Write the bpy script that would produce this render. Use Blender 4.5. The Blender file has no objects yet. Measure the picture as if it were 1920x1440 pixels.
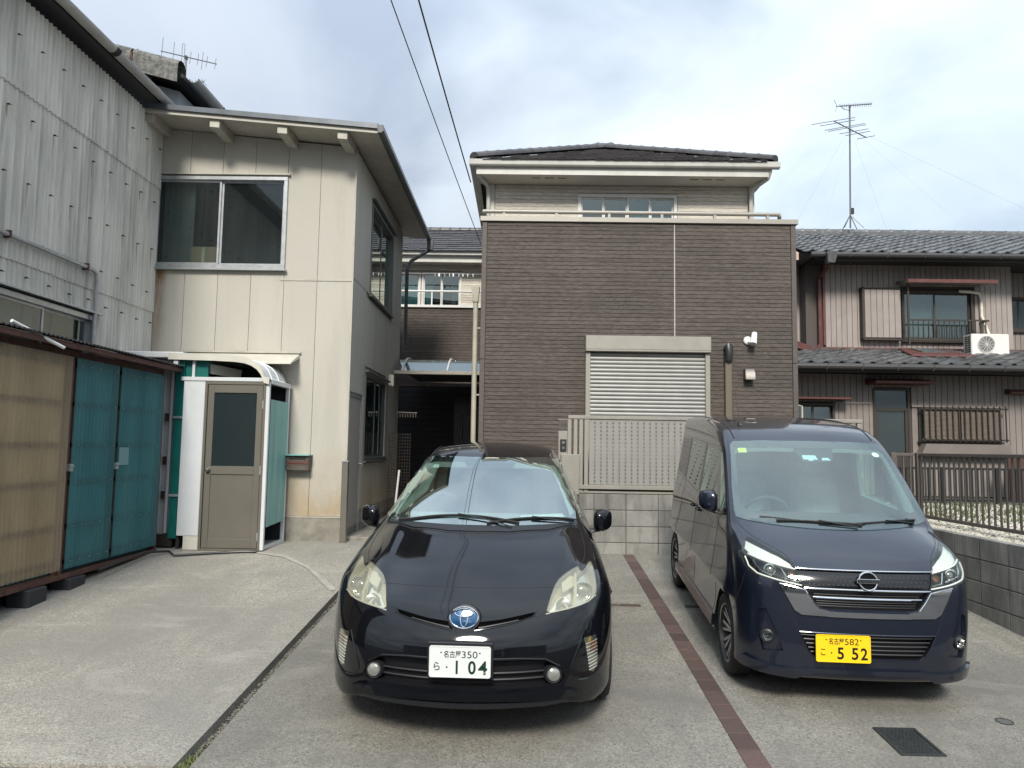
import bpy, bmesh, math, random
import numpy as np
from mathutils import Vector, Matrix, geometry
random.seed(7); np.random.seed(7)
SC = bpy.context.scene
COL = SC.collection
# ------------------------------------------------------------------ camera
PITCH = math.atan(120/1400.); YAW = .0143; ROLL = .016
_f = np.array([-math.sin(YAW)*math.cos(PITCH), math.cos(YAW)*math.cos(PITCH), math.sin(PITCH)])
_r0 = np.array([math.cos(YAW), math.sin(YAW), 0.]); _u0 = np.cross(_r0, _f)
_r = _r0*math.cos(ROLL)+_u0*math.sin(ROLL); _u = _u0*math.cos(ROLL)-_r0*math.sin(ROLL)
cam_d = bpy.data.cameras.new('camera'); cam = bpy.data.objects.new('camera', cam_d); COL.objects.link(cam)
cam_d.sensor_width = 36; cam_d.lens = 36*1400/1920.; cam_d.clip_end = 2000; cam_d.clip_start = .05
cam.matrix_world = Matrix(((_r[0], _u[0], -_f[0], 0), (_r[1], _u[1], -_f[1], 0), (_r[2], _u[2], -_f[2], 1.62), (0, 0, 0, 1)))
SC.camera = cam
# ------------------------------------------------------------------ light
SUN_EL = math.radians(37); SUN_AZ = math.radians(183)      # azimuth clockwise from +Y: behind the viewer, a little left
sd = bpy.data.lights.new('sun', 'SUN'); sd.energy = 1.15; sd.angle = math.radians(13); sd.color = (1.0, .94, .85)
so = bpy.data.objects.new('sun', sd); COL.objects.link(so)
sdir = Vector((math.sin(SUN_AZ)*math.cos(SUN_EL), math.cos(SUN_AZ)*math.cos(SUN_EL), math.sin(SUN_EL)))
so.rotation_euler = sdir.to_track_quat('Z', 'Y').to_euler()
so.location = (0, -5, 30)
W = bpy.data.worlds.new('World'); SC.world = W; W.use_nodes = True
nt = W.node_tree; N = nt.nodes; L = nt.links; N.clear()
def nd(t, **k):
    n = N.new(t)
    for a, b in k.items(): setattr(n, a, b)
    return n
def math_(op, a, b=None, clamp=False):
    n = N.new('ShaderNodeMath'); n.operation = op; n.use_clamp = clamp
    for i, v in enumerate((a, b)):
        if v is None: continue
        if isinstance(v, (int, float)): n.inputs[i].default_value = v
        else: L.new(v, n.inputs[i])
    return n.outputs[0]
out = nd('ShaderNodeOutputWorld'); bg = nd('ShaderNodeBackground'); bg.inputs['Strength'].default_value = .05
L.new(bg.outputs[0], out.inputs[0])
sky = nd('ShaderNodeTexSky'); sky.sky_type = 'NISHITA'; sky.sun_disc = False
sky.sun_elevation = SUN_EL; sky.sun_rotation = SUN_AZ; sky.air_density = 1.2; sky.dust_density = 2.0
tc = nd('ShaderNodeTexCoord'); sep = nd('ShaderNodeSeparateXYZ'); L.new(tc.outputs['Generated'], sep.inputs[0])
zz = math_('ADD', math_('MAXIMUM', sep.outputs[2], 0.0), .22)
cu = math_('DIVIDE', sep.outputs[0], zz); cv = math_('DIVIDE', sep.outputs[1], zz)
cmb = nd('ShaderNodeCombineXYZ'); L.new(cu, cmb.inputs[0]); L.new(cv, cmb.inputs[1])
def cloud_noise(sc, det, dist, off, rough=.55):
    mp = nd('ShaderNodeMapping'); mp.inputs['Location'].default_value = off; L.new(cmb.outputs[0], mp.inputs[0])
    mp.inputs['Scale'].default_value = (1, .8, 1)
    n = nd('ShaderNodeTexNoise'); n.inputs['Scale'].default_value = sc; n.inputs['Detail'].default_value = det
    n.inputs['Roughness'].default_value = rough; n.inputs['Distortion'].default_value = dist
    L.new(mp.outputs[0], n.inputs['Vector']); return n.outputs[0]
n1 = cloud_noise(.9, 6, .35, (1.7, .4, 0), .5); n2 = cloud_noise(1.7, 6, .45, (5.2, 3.1, 0), .5)
r1 = nd('ShaderNodeValToRGB'); L.new(n2, r1.inputs[0])
e = r1.color_ramp.elements; e[0].position = .36; e[0].color = (3.3, 3.9, 4.6, 1); e[1].position = .70; e[1].color = (5.0, 5.5, 5.9, 1)
m = e.new(.50); m.color = (4.35, 4.95, 5.5, 1)
r2 = nd('ShaderNodeValToRGB'); L.new(n1, r2.inputs[0])
e = r2.color_ramp.elements; e[0].position = .40; e[0].color = (.68, .68, .72, 1); e[1].position = .56; e[1].color = (1.04, 1.04, 1.03, 1)
mx = nd('ShaderNodeMix', data_type='RGBA', blend_type='MULTIPLY'); mx.inputs[0].default_value = 1
L.new(r1.outputs[0], mx.inputs[6]); L.new(r2.outputs[0], mx.inputs[7])
# thin places let a little blue sky through
fac = nd('ShaderNodeMapRange'); L.new(cloud_noise(.8, 5, .3, (9., 2., 0)), fac.inputs[0])
fac.inputs[1].default_value = .30; fac.inputs[2].default_value = .52; fac.inputs[3].default_value = .72; fac.inputs[4].default_value = 1.
mx2 = nd('ShaderNodeMix', data_type='RGBA'); L.new(fac.outputs[0], mx2.inputs[0])
L.new(sky.outputs[0], mx2.inputs[6]); L.new(mx.outputs[2], mx2.inputs[7])
# an overcast dome is about three times as bright overhead as at the horizon
grad = math_('ADD', .72, math_('MULTIPLY', math_('MAXIMUM', sep.outputs[2], 0.), 1.3)); gcol = nd('ShaderNodeCombineXYZ')
for i in range(3): L.new(grad, gcol.inputs[i])
mx3 = nd('ShaderNodeMix', data_type='RGBA', blend_type='MULTIPLY'); mx3.inputs[0].default_value = 1
L.new(mx2.outputs[2], mx3.inputs[6]); L.new(gcol.outputs[0], mx3.inputs[7])
L.new(mx3.outputs[2], bg.inputs['Color'])
SC.view_settings.view_transform = 'Standard'; SC.view_settings.look = 'None'; SC.view_settings.exposure = 1.84
SC.view_settings.gamma = 1; SC.view_settings.use_curve_mapping = False
SC.render.engine = 'CYCLES'
SC.cycles.max_bounces = 8; SC.cycles.transparent_max_bounces = 16

# ------------------------------------------------------------------ materials
class MT:
    def __init__(s, name):
        s.m = bpy.data.materials.new(name); s.m.use_nodes = True
        s.t = s.m.node_tree; s.n = s.t.nodes; s.l = s.t.links
        s.p = s.n['Principled BSDF']; s.geo = s.n.new('ShaderNodeNewGeometry'); s.pos = s.geo.outputs['Position']
    def mapped(s, scale=(1, 1, 1), loc=(0, 0, 0)):
        mp = s.n.new('ShaderNodeMapping'); mp.inputs['Scale'].default_value = scale; mp.inputs['Location'].default_value = loc
        s.l.new(s.pos, mp.inputs[0]); return mp.outputs[0]
    def noise(s, scale, detail=4, rough=.55, dist=0, stretch=(1, 1, 1), loc=(0, 0, 0)):
        n = s.n.new('ShaderNodeTexNoise'); n.inputs['Scale'].default_value = scale; n.inputs['Detail'].default_value = detail
        n.inputs['Roughness'].default_value = rough; n.inputs['Distortion'].default_value = dist
        s.l.new(s.mapped(stretch, loc), n.inputs['Vector']); return n.outputs[0]
    def voro(s, scale, feature='F1', outp='Distance', stretch=(1, 1, 1)):
        n = s.n.new('ShaderNodeTexVoronoi'); n.feature = feature; n.inputs['Scale'].default_value = scale
        s.l.new(s.mapped(stretch), n.inputs['Vector']); return n.outputs[outp]
    def mr(s, v, a, b, c=0, d=1):
        n = s.n.new('ShaderNodeMapRange'); s.l.new(v, n.inputs[0])
        for i, x in enumerate((a, b, c, d)): n.inputs[i+1].default_value = x
        return n.outputs[0]
    def ma(s, op, a, b):
        n = s.n.new('ShaderNodeMath'); n.operation = op
        for i, v in enumerate((a, b)):
            if isinstance(v, (int, float)): n.inputs[i].default_value = v
            else: s.l.new(v, n.inputs[i])
        return n.outputs[0]
    def mix(s, fac, a, b, mode='MIX'):
        n = s.n.new('ShaderNodeMix'); n.data_type = 'RGBA'; n.blend_type = mode
        for i, v in ((0, fac), (6, a), (7, b)):
            if isinstance(v, (int, float)): n.inputs[i].default_value = v
            elif isinstance(v, tuple): n.inputs[i].default_value = tuple(v)+((1,) if len(v) == 3 else ())
            else: s.l.new(v, n.inputs[i])
        return n.outputs[2]
    def grey(s, v):
        n = s.n.new('ShaderNodeCombineColor'); 
        for i in range(3): s.l.new(v, n.inputs[i])
        return n.outputs[0]
    def rand(s):
        n = s.n.new('ShaderNodeObjectInfo'); return n.outputs['Random']
    def color(s, c):
        if isinstance(c, tuple): s.p.inputs['Base Color'].default_value = tuple(c)+(1,)
        else: s.l.new(c, s.p.inputs['Base Color'])
    def bump(s, h, dist=.002, strength=1):
        b = s.n.new('ShaderNodeBump'); b.inputs['Distance'].default_value = dist; b.inputs['Strength'].default_value = strength
        s.l.new(h, b.inputs['Height']); s.l.new(b.outputs[0], s.p.inputs['Normal'])
    def set(s, **k):
        for a, v in k.items():
            i = s.p.inputs[a.replace('_', ' ')]
            if isinstance(v, (int, float, tuple)): i.default_value = v
            else: s.l.new(v, i)
def simple(name, col, rough=.5, metal=0, var=0., nz=None, bump=None, dirt=None, coat=0, spec=.5):
    """nz=(scale, amount[, stretch]); bump=(scale, dist[,stretch]); dirt=(colour, scale, lo, hi, strength, stretch)"""
    t = MT(name); c = tuple(col)
    if nz:
        st = nz[2] if len(nz) > 2 else (1, 1, 1)
        f = t.mr(t.noise(nz[0], 6, .6, 0, st), .25, .75, 1-nz[1], 1+nz[1]); c = t.mix(1., c, t.grey(f), 'MULTIPLY')
    if var:
        f = t.mr(t.rand(), 0, 1, 1-var, 1+var); c = t.mix(1., c, t.grey(f), 'MULTIPLY')
    for d in (dirt or []):
        st = d[5] if len(d) > 5 else (1, 1, 1)
        f = t.mr(t.noise(d[1], 6, .62, .3, st, (d[1], 3.3, 1.7)), d[2], d[3], 0, d[4]); c = t.mix(f, c, tuple(d[0]))
    t.color(c); t.set(Roughness=rough, Metallic=metal)
    t.p.inputs['Specular IOR Level'].default_value = spec
    if coat: t.p.inputs['Coat Weight'].default_value = coat; t.p.inputs['Coat Roughness'].default_value = .055
    if bump:
        st = bump[2] if len(bump) > 2 else (1, 1, 1)
        t.bump(t.noise(bump[0], 5, .6, 0, st), bump[1])
    return t.m

def aggregate(name, base, light, dark, stain, scale=150.):
    t = MT(name)
    v = t.voro(scale, 'F1', 'Color')
    sv = t.n.new('ShaderNodeSeparateColor'); t.l.new(v, sv.inputs[0])
    c = t.mix(t.mr(sv.outputs[0], .55, 1., 0, .75), base, light)
    c = t.mix(t.mr(sv.outputs[1], .62, .95, 0, .8), c, dark)
    c = t.mix(t.mr(t.noise(48, 4, .75), .46, .66, 0, .5), c, light); c = t.mix(t.mr(t.noise(55, 4, .75, 0, (1, 1, 1), (7, 7, 0)), .50, .68, 0, .55), c, dark)
    big = t.mr(t.noise(.55, 6, .6, .5), .36, .62, 0, .75); c = t.mix(big, c, stain)
    st = t.mr(t.noise(1.7, 7, .68, .8, (1.2, .5, 1), (4, 8, 0)), .48, .70, 0, .5); c = t.mix(st, c, stain)
    ty = t.mr(t.noise(2.0, 5, .6, .3, (2.6, .22, 1), (2, 6, 0)), .50, .70, 0, .38); c = t.mix(ty, c, stain)
    pl = t.mr(t.noise(1.1, 6, .6, 1.2, (.7, 1.6, 1), (14, 3, 0)), .55, .74, 0, .32); c = t.mix(pl, c, light)
    f = t.mr(t.noise(420, 2, .6), .3, .7, .8, 1.2); c = t.mix(1., c, t.grey(f), 'MULTIPLY')
    t.color(c); t.set(Roughness=.88); t.p.inputs['Specular IOR Level'].default_value = .3
    t.bump(t.ma('ADD', t.ma('MULTIPLY', t.voro(scale), 1.), t.ma('MULTIPLY', t.noise(60, 4), .6)), .004, .8)
    return t.m
def glassy(name, tint, refl, rough=.02, haze=0., hazecol=(.6, .65, .62), tr=1.0):
    """window glass: clear coloured transmission under a reflecting face"""
    m = bpy.data.materials.new(name); m.use_nodes = True; t = m.node_tree; n = t.nodes; l = t.links; n.clear()
    o = n.new('ShaderNodeOutputMaterial'); trn = n.new('ShaderNodeBsdfTransparent'); trn.inputs[0].default_value = tuple(tint)+(1,)
    gl = n.new('ShaderNodeBsdfGlossy'); gl.inputs['Roughness'].default_value = rough; gl.inputs[0].default_value = (.90, .98, .95, 1)
    lw = n.new('ShaderNodeFresnel'); lw.inputs[0].default_value = 1.5
    mr = n.new('ShaderNodeMapRange'); l.new(lw.outputs[0], mr.inputs[0]); mr.inputs[1].default_value = .04; mr.inputs[2].default_value = .7
    mr.inputs[3].default_value = refl; mr.inputs[4].default_value = 1.
    gm = n.new('ShaderNodeNewGeometry'); iv = n.new('ShaderNodeMath'); iv.operation = 'SUBTRACT'; iv.inputs[0].default_value = 1; l.new(gm.outputs['Backfacing'], iv.inputs[1])
    fx = n.new('ShaderNodeMath'); fx.operation = 'MULTIPLY'; l.new(mr.outputs[0], fx.inputs[0]); l.new(iv.outputs[0], fx.inputs[1])
    base = trn.outputs[0]
    if haze:
        df = n.new('ShaderNodeBsdfDiffuse'); df.inputs[0].default_value = tuple(hazecol)+(1,)
        ms = n.new('ShaderNodeMixShader'); ms.inputs[0].default_value = haze; l.new(base, ms.inputs[1]); l.new(df.outputs[0], ms.inputs[2]); base = ms.outputs[0]
    ms = n.new('ShaderNodeMixShader'); l.new(fx.outputs[0], ms.inputs[0]); l.new(base, ms.inputs[1]); l.new(gl.outputs[0], ms.inputs[2])
    l.new(ms.outputs[0], o.inputs[0]); return m
_mc = {}
def MAT(key):
    if key not in _mc: _mc[key] = MATS[key]()
    return _mc[key]

# ------------------------------------------------------------------ objects
ORG = {}
def origin_of(p): return ORG.get(p.name, Vector((0, 0, 0))) if p else Vector((0, 0, 0))
def tag(o, label=None, cat=None, group=None, kind=None):
    if label: o['label'] = label
    if cat: o['category'] = cat
    if group: o['group'] = group
    if kind: o['kind'] = kind
    return o
def thing(name, label, cat, loc=(0, 0, 0), group=None):
    o = bpy.data.objects.new(name, None); COL.objects.link(o); o.location = loc; o.empty_display_size = .1
    ORG[o.name] = Vector(loc); return tag(o, label, cat, group)
def finish(me, smooth, ang=35):
    if smooth:
        me.shade_smooth(); me.set_sharp_from_angle(angle=math.radians(ang))
def add_obj(name, me, parent=None, loc=None):
    o = bpy.data.objects.new(name, me); COL.objects.link(o)
    if parent is not None:
        o.parent = parent; ORG[o.name] = origin_of(parent)
    if loc is not None: o.location = Vector(loc)-origin_of(parent)
    return o
def piece(name, me, parent, loc, rot=None, scale=None):
    o = bpy.data.objects.new(name, me); COL.objects.link(o); o.parent = parent
    org = origin_of(parent); o.location = Vector(loc)-org
    if rot is not None: o.rotation_euler = rot
    if scale is not None: o.scale = scale
    ORG[o.name] = org
    return o
class MB:
    def __init__(s): s.v = []; s.f = []
    def add(s, vs, fs):
        b = len(s.v); s.v += [tuple(v) for v in vs]; s.f += [tuple(i+b for i in f) for f in fs]; return s
    def box(s, x0, x1, y0, y1, z0, z1):
        x0, x1 = min(x0, x1), max(x0, x1); y0, y1 = min(y0, y1), max(y0, y1); z0, z1 = min(z0, z1), max(z0, z1)
        return s.add([(x0, y0, z0), (x1, y0, z0), (x1, y1, z0), (x0, y1, z0), (x0, y0, z1), (x1, y0, z1), (x1, y1, z1), (x0, y1, z1)],
              [(3, 2, 1, 0), (4, 5, 6, 7), (0, 1, 5, 4), (1, 2, 6, 5), (2, 3, 7, 6), (3, 0, 4, 7)])
    def hexa(s, p):  # 8 points: bottom 4 ccw, top 4 ccw
        return s.add(p, [(3, 2, 1, 0), (4, 5, 6, 7), (0, 1, 5, 4), (1, 2, 6, 5), (2, 3, 7, 6), (3, 0, 4, 7)])
    def bar(s, a, b, w, h, up=(0, 0, 1)):
        a, b = Vector(a), Vector(b); d = (b-a).normalized(); u = Vector(up)
        sd_ = d.cross(u)
        if sd_.length < 1e-4: sd_ = d.cross(Vector((1, 0, 0)))
        sd_.normalize(); u = sd_.cross(d)
        q = []
        for P in (a, b):
            q.append([P-sd_*w/2-u*h/2, P+sd_*w/2-u*h/2, P+sd_*w/2+u*h/2, P-sd_*w/2+u*h/2])
        return s.hexa(q[0]+q[1]) if False else s.add(q[0]+q[1], [(0, 1, 2, 3), (7, 6, 5, 4), (0, 4, 5, 1), (1, 5, 6, 2), (2, 6, 7, 3), (3, 7, 4, 0)])
    def prism(s, pts, axis, a, b):
        n = len(pts)
        def P(p, t): return {'x': (t, p[0], p[1]), 'y': (p[0], t, p[1]), 'z': (p[0], p[1], t)}[axis]
        vs = [P(p, a) for p in pts]+[P(p, b) for p in pts]
        return s.add(vs, [tuple(range(n)), tuple(range(2*n-1, n-1, -1))]+[(i, i+n, (i+1) % n+n, (i+1) % n) for i in range(n)])
    def tube(s, path, r, n=8, cap=True, flat=1.):
        path = [Vector(p) for p in path]; m = len(path); rings = []; up = None
        for i in range(m):
            d = (path[min(i+1, m-1)]-path[max(i-1, 0)]).normalized()
            if up is None:
                up = Vector((0, 0, 1)) if abs(d.z) < .9 else Vector((1, 0, 0))
            sx = d.cross(up).normalized(); up = sx.cross(d).normalized()
            rr = r[i] if isinstance(r, (list, tuple)) else r
            rings.append([path[i]+(sx*math.cos(2*math.pi*k/n)+up*flat*math.sin(2*math.pi*k/n))*rr for k in range(n)])
        vs = [p for q in rings for p in q]; fs = []
        for i in range(m-1):
            for k in range(n): fs.append((i*n+k, i*n+(k+1) % n, (i+1)*n+(k+1) % n, (i+1)*n+k))
        if cap: fs += [tuple(range(n-1, -1, -1)), tuple(range((m-1)*n, m*n))]
        return s.add(vs, fs)
    def lathe(s, prof, n=24, mat=None, cap=False):
        """prof: (radius, axial) about local Z"""
        vs = []; fs = []; m = len(prof)
        for i in range(n):
            a = 2*math.pi*i/n
            for r_, z_ in prof: vs.append(Vector((r_*math.cos(a), r_*math.sin(a), z_)))
        for i in range(n):
            j = (i+1) % n
            for k in range(m-1): fs.append((i*m+k, j*m+k, j*m+k+1, i*m+k+1))
        if mat is not None: vs = [mat @ v for v in vs]
        return s.add(vs, fs)
    def sheet(s, fn, us, vs_):
        b = [fn(u_, v_) for u_ in us for v_ in vs_]; nv = len(vs_)
        return s.add(b, [(i*nv+j, (i+1)*nv+j, (i+1)*nv+j+1, i*nv+j+1) for i in range(len(us)-1) for j in range(nv-1)])
    def mesh(s, name, mat=None, org=None, smooth=False, bevel=0, ang=35, recalc=True, seg=1):
        me = bpy.data.meshes.new(name)
        o = org or Vector((0, 0, 0))
        me.from_pydata([(v[0]-o[0], v[1]-o[1], v[2]-o[2]) for v in s.v], [], s.f)
        if recalc or bevel:
            bm = bmesh.new(); bm.from_mesh(me)
            if recalc: bmesh.ops.recalc_face_normals(bm, faces=bm.faces)
            if bevel:
                es = [e_ for e_ in bm.edges if len(e_.link_faces) == 2 and e_.calc_face_angle(0) > .6]
                bmesh.ops.bevel(bm, geom=es, offset=bevel, segments=seg, affect='EDGES', clamp_overlap=True)
            bm.to_mesh(me); bm.free()
        if mat: me.materials.append(MAT(mat) if isinstance(mat, str) else mat)
        if bevel and seg == 1 and not smooth: pass
        finish(me, smooth, ang); return me
    def build(s, name, mat, parent=None, **k):
        me = s.mesh(name, mat, origin_of(parent), **k); return add_obj(name, me, parent)
def box(name, mat, parent, x0, x1, y0, y1, z0, z1, bevel=0, **k): return MB().box(x0, x1, y0, y1, z0, z1).build(name, mat, parent, bevel=bevel, **k)
def tube(name, mat, parent, path, r, n=8, **k): return MB().tube(path, r, n).build(name, mat, parent, smooth=True, **k)
def gz(y): return .072*y-.345
def text_mesh(body, box_, mat, matrix, parent, name='lettering', bold=0., depth=.0012):
    """body set in the built-in font, fitted into box_=(x0,x1,z0,z1) of the local XZ plane, then placed by matrix"""
    cu_ = bpy.data.curves.new(name, 'FONT'); cu_.body = body; cu_.size = 1; cu_.offset = bold; cu_.resolution_u = 4
    o = bpy.data.objects.new('tmp', cu_); COL.objects.link(o)
    dg = bpy.context.evaluated_depsgraph_get(); me = bpy.data.meshes.new_from_object(o.evaluated_get(dg)); 
    bpy.data.objects.remove(o); bpy.data.curves.remove(cu_)
    n = len(me.vertices); co = np.empty(n*3); me.vertices.foreach_get('co', co); co = co.reshape(-1, 3)
    a, b = co.min(0), co.max(0); s = np.maximum(b-a, 1e-6)
    X = box_[0]+(co[:, 0]-a[0])/s[0]*(box_[1]-box_[0]); Z = box_[2]+(co[:, 1]-a[1])/s[1]*(box_[3]-box_[2])
    me.vertices.foreach_set('co', np.stack([X, np.full(n, -depth), Z], 1).ravel()); me.update()
    me.transform(matrix); me.name = name
    me.materials.clear(); me.materials.append(MAT(mat))
    bm = bmesh.new(); bm.from_mesh(me); bmesh.ops.triangulate(bm, faces=bm.faces); bm.to_mesh(me); bm.free()
    return add_obj(name, me, parent)

def merge_meshes(ms):
    V = []; Fc = []; MI = []; mats = []
    for m in ms:
        b = len(V); V += [tuple(v.co) for v in m.vertices]; mt = m.materials[0]
        if mt not in mats: mats.append(mt)
        k = mats.index(mt)
        for p in m.polygons: Fc.append(tuple(i+b for i in p.vertices)); MI.append(k)
    me = bpy.data.meshes.new('cut'); me.from_pydata(V, [], Fc)
    for m in mats: me.materials.append(m)
    me.polygons.foreach_set('material_index', MI); me.update(); return me
def boolean_cut(o, cutters, solver='EXACT'):
    for c in cutters:
        me = c if isinstance(c, bpy.types.Mesh) else None
        co = bpy.data.objects.new('cutter', me); COL.objects.link(co); co.parent = o.parent; 
        md = o.modifiers.new('b', 'BOOLEAN'); md.operation = 'DIFFERENCE'; md.object = co; md.solver = solver
        if solver == 'EXACT': md.material_mode = 'TRANSFER'
        bpy.context.view_layer.update(); dg = bpy.context.evaluated_depsgraph_get()
        nm = bpy.data.meshes.new_from_object(o.evaluated_get(dg)); 
        if len(nm.polygons) > 6: 
            o.modifiers.clear(); o.data = nm
        else: o.modifiers.clear(); print('BOOLEAN FAILED')
        bpy.data.objects.remove(co)

def xf(mb, M_):
    mb.v = [tuple(M_ @ Vector(v)) for v in mb.v]; return mb

MATS = {
 'asphalt': lambda: aggregate('asphalt', (.075, .075, .078), (.17, .165, .155), (.03, .03, .03), (.05, .05, .052), 110),
 'lot_left': lambda: aggregate('lot_left', (.325, .30, .25), (.55, .52, .45), (.12, .115, .105), (.215, .205, .185), 105),
 'lot_right': lambda: aggregate('lot_right', (.245, .23, .192), (.41, .39, .335), (.085, .082, .074), (.14, .134, .12), 105),
 'cement_pale': lambda: simple('cement_pale', (.36, .345, .31), .85, nz=(9, .25), bump=(60, .002)),
 'soil': lambda: simple('soil', (.10, .09, .07), .95, nz=(30, .5), bump=(50, .006)),
 'stone': lambda: simple('stone', (.42, .39, .33), .8, nz=(25, .45), bump=(80, .001)),
 'stone_dark': lambda: simple('stone_dark', (.15, .14, .115), .85, nz=(60, .5)),
 'weed': lambda: simple('weed', (.095, .115, .04), .7, nz=(40, .4)),
 'brick': lambda: simple('brick', (.088, .056, .048), .85, var=.25, nz=(120, .3), dirt=[((.05, .04, .035), 9, .5, .7, .5)], bump=(150, .0015)),
 'brick_grey': lambda: simple('brick_grey', (.085, .06, .05), .85, var=.22, nz=(120, .3), bump=(150, .0015)),
 'block': lambda: block_mat(),
 'mortar': lambda: simple('mortar', (.10, .098, .09), .95, nz=(30, .3), bump=(90, .002)),
 'iron': lambda: simple('iron', (.05, .055, .055), .45, .35, nz=(40, .3), bump=(200, .0006)),
 'siding': lambda: siding_mat('siding', (.113, .095, .083), (.064, .053, .046), (.21, .185, .165)),
 'siding_cream': lambda: siding_mat('siding_cream', (.66, .61, .53), (.50, .46, .39), (.75, .71, .64)),
 'trim_brown': lambda: simple('trim_brown', (.085, .07, .06), .6, nz=(30, .25)),
 'groove': lambda: simple('groove', (.05, .042, .037), .95),
 'groove_cream': lambda: simple('groove_cream', (.3, .27, .235), .95),
 'caulk': lambda: simple('caulk', (.42, .4, .37), .8, nz=(50, .3)),
 'alu_champagne': lambda: simple('alu_champagne', (.30, .28, .245), .42, .25, nz=(6, .08)),
 'alu_white': lambda: simple('alu_white', (.62, .61, .58), .4, .0, nz=(6, .08)),
 'gutter_white': lambda: simple('gutter_white', (.50, .49, .45), .45, nz=(4, .12), dirt=[((.25, .24, .2), 3, .5, .75, .4, (1, 1, .3))]),
 'soffit': lambda: simple('soffit', (.55, .53, .48), .7),
 'shutter': lambda: simple('shutter', (.31, .31, .29), .42, .15, nz=(5, .1)),
 'gatepanel': lambda: simple('gatepanel', (.27, .26, .24), .45, .2, nz=(5, .08)),
 'dark': lambda: simple('dark', (.012, .012, .014), .8),
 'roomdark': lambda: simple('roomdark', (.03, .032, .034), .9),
 'black_plastic': lambda: simple('black_plastic', (.018, .02, .022), .4),
 'rooftile': lambda: simple('rooftile', (.060, .056, .057), .42, var=.3, nz=(12, .3), bump=(60, .001)),
 'kawara': lambda: simple('kawara', (.09, .093, .095), .4, var=.35, nz=(14, .35), bump=(60, .001), dirt=[((.3, .3, .29), 10, .55, .7, .4)]),
 'pipe_beige': lambda: simple('pipe_beige', (.40, .38, .31), .5, nz=(5, .15)),
 'steel': lambda: simple('steel', (.24, .22, .20), .42, .85),
 'white_paint': lambda: simple('white_paint', (.72, .73, .71), .45, nz=(3, .08)),
 'glass': lambda: glassy('glass', (.55, .62, .62), .16, .02),
 'glass_dark': lambda: glassy('glass_dark', (.70, .76, .76), .09, .03, .07, (.10, .12, .125)),
 'glass_frost': lambda: glassy('glass_frost', (.3, .36, .36), .06, .22, .30, (.05, .075, .085)),
 'curtain_white': lambda: simple('curtain_white', (.32, .34, .32), .9, nz=(8, .1)),
 'curtain_grey': lambda: simple('curtain_grey', (.19, .21, .20), .9, nz=(8, .15)),
 'curtain_teal': lambda: simple('curtain_teal', (.20, .46, .48), .9),
 'frame_dark': lambda: simple('frame_dark', (.045, .038, .032), .5, .2),
 'polycarb': lambda: glassy('polycarb', (.20, .25, .30), .18, .1, .45, (.10, .125, .15)),
 'door_dark': lambda: simple('door_dark', (.012, .013, .02), .4),
 'wall_dark': lambda: simple('wall_dark', (.02, .02, .024), .8),  # passage walls: their deep shade is put into this near black
}
MATS['fence_brown'] = lambda: simple('fence_brown', (.115, .10, .088), .5, .3, nz=(8, .2))
MATS['fence_black'] = lambda: simple('fence_black', (.02, .02, .02), .5, .3)
MATS['trim_olive'] = lambda: simple('trim_olive', (.125, .105, .075), .55)
MATS['redwood'] = lambda: simple('redwood', (.06, .03, .022), .7, var=.2, nz=(10, .3))
MATS['frame_grey'] = lambda: simple('frame_grey', (.16, .17, .16), .45, .4)
MATS['gutter_grey'] = lambda: simple('gutter_grey', (.075, .085, .085), .45, nz=(5, .2))
MATS['rust_stain'] = lambda: simple('rust_stain', (.40, .35, .26), .9, nz=(40, .4))
MATS['footing'] = lambda: simple('footing', (.025, .027, .03), .7, nz=(20, .3))
MATS['batten'] = lambda: simple('batten', (.07, .055, .04), .85, nz=(12, .3))
MATS['lining_tan'] = lambda: simple('lining_tan', (.50, .41, .30), .9, nz=(2, .35))
MATS['lining_teal'] = lambda: simple('lining_teal', (.20, .34, .34), .9, nz=(2, .35))
MATS['pvc_patch'] = lambda: simple('pvc_patch', (.13, .25, .28), .4)
MATS['bolt_dark'] = lambda: simple('bolt_dark', (.03, .024, .02), .7, .3)
MATS['projector'] = lambda: simple('projector', (.30, .32, .31), .08, .6, coat=1)
MATS['fog_glass'] = lambda: simple('fog_glass', (.36, .36, .33), .18, .5, coat=1)
MATS['blade_white'] = lambda: simple('blade_white', (.72, .76, .76), .2, .2)
def block_mat():
    t = MT('block'); c = (.235, .23, .21)
    c = t.mix(1., c, t.grey(t.mr(t.rand(), 0, 1, .78, 1.15)), 'MULTIPLY')
    c = t.mix(1., c, t.grey(t.mr(t.noise(3, 6, .65), .3, .7, .75, 1.2)), 'MULTIPLY')
    c = t.mix(t.mr(t.noise(5, 6, .7, .2, (1, 1, .16)), .46, .66, 0, .75), c, (.075, .074, .07))
    c = t.mix(t.mr(t.noise(9, 6, .7, .3, (1, 1, .12), (5, 0, 0)), .56, .72, 0, .5), c, (.42, .41, .38))
    c = t.mix(1., c, t.grey(t.mr(t.noise(260, 3, .6), .3, .7, .82, 1.15)), 'MULTIPLY')
    t.color(c); t.set(Roughness=.92); t.bump(t.noise(170, 4, .7), .0025); return t.m
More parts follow.
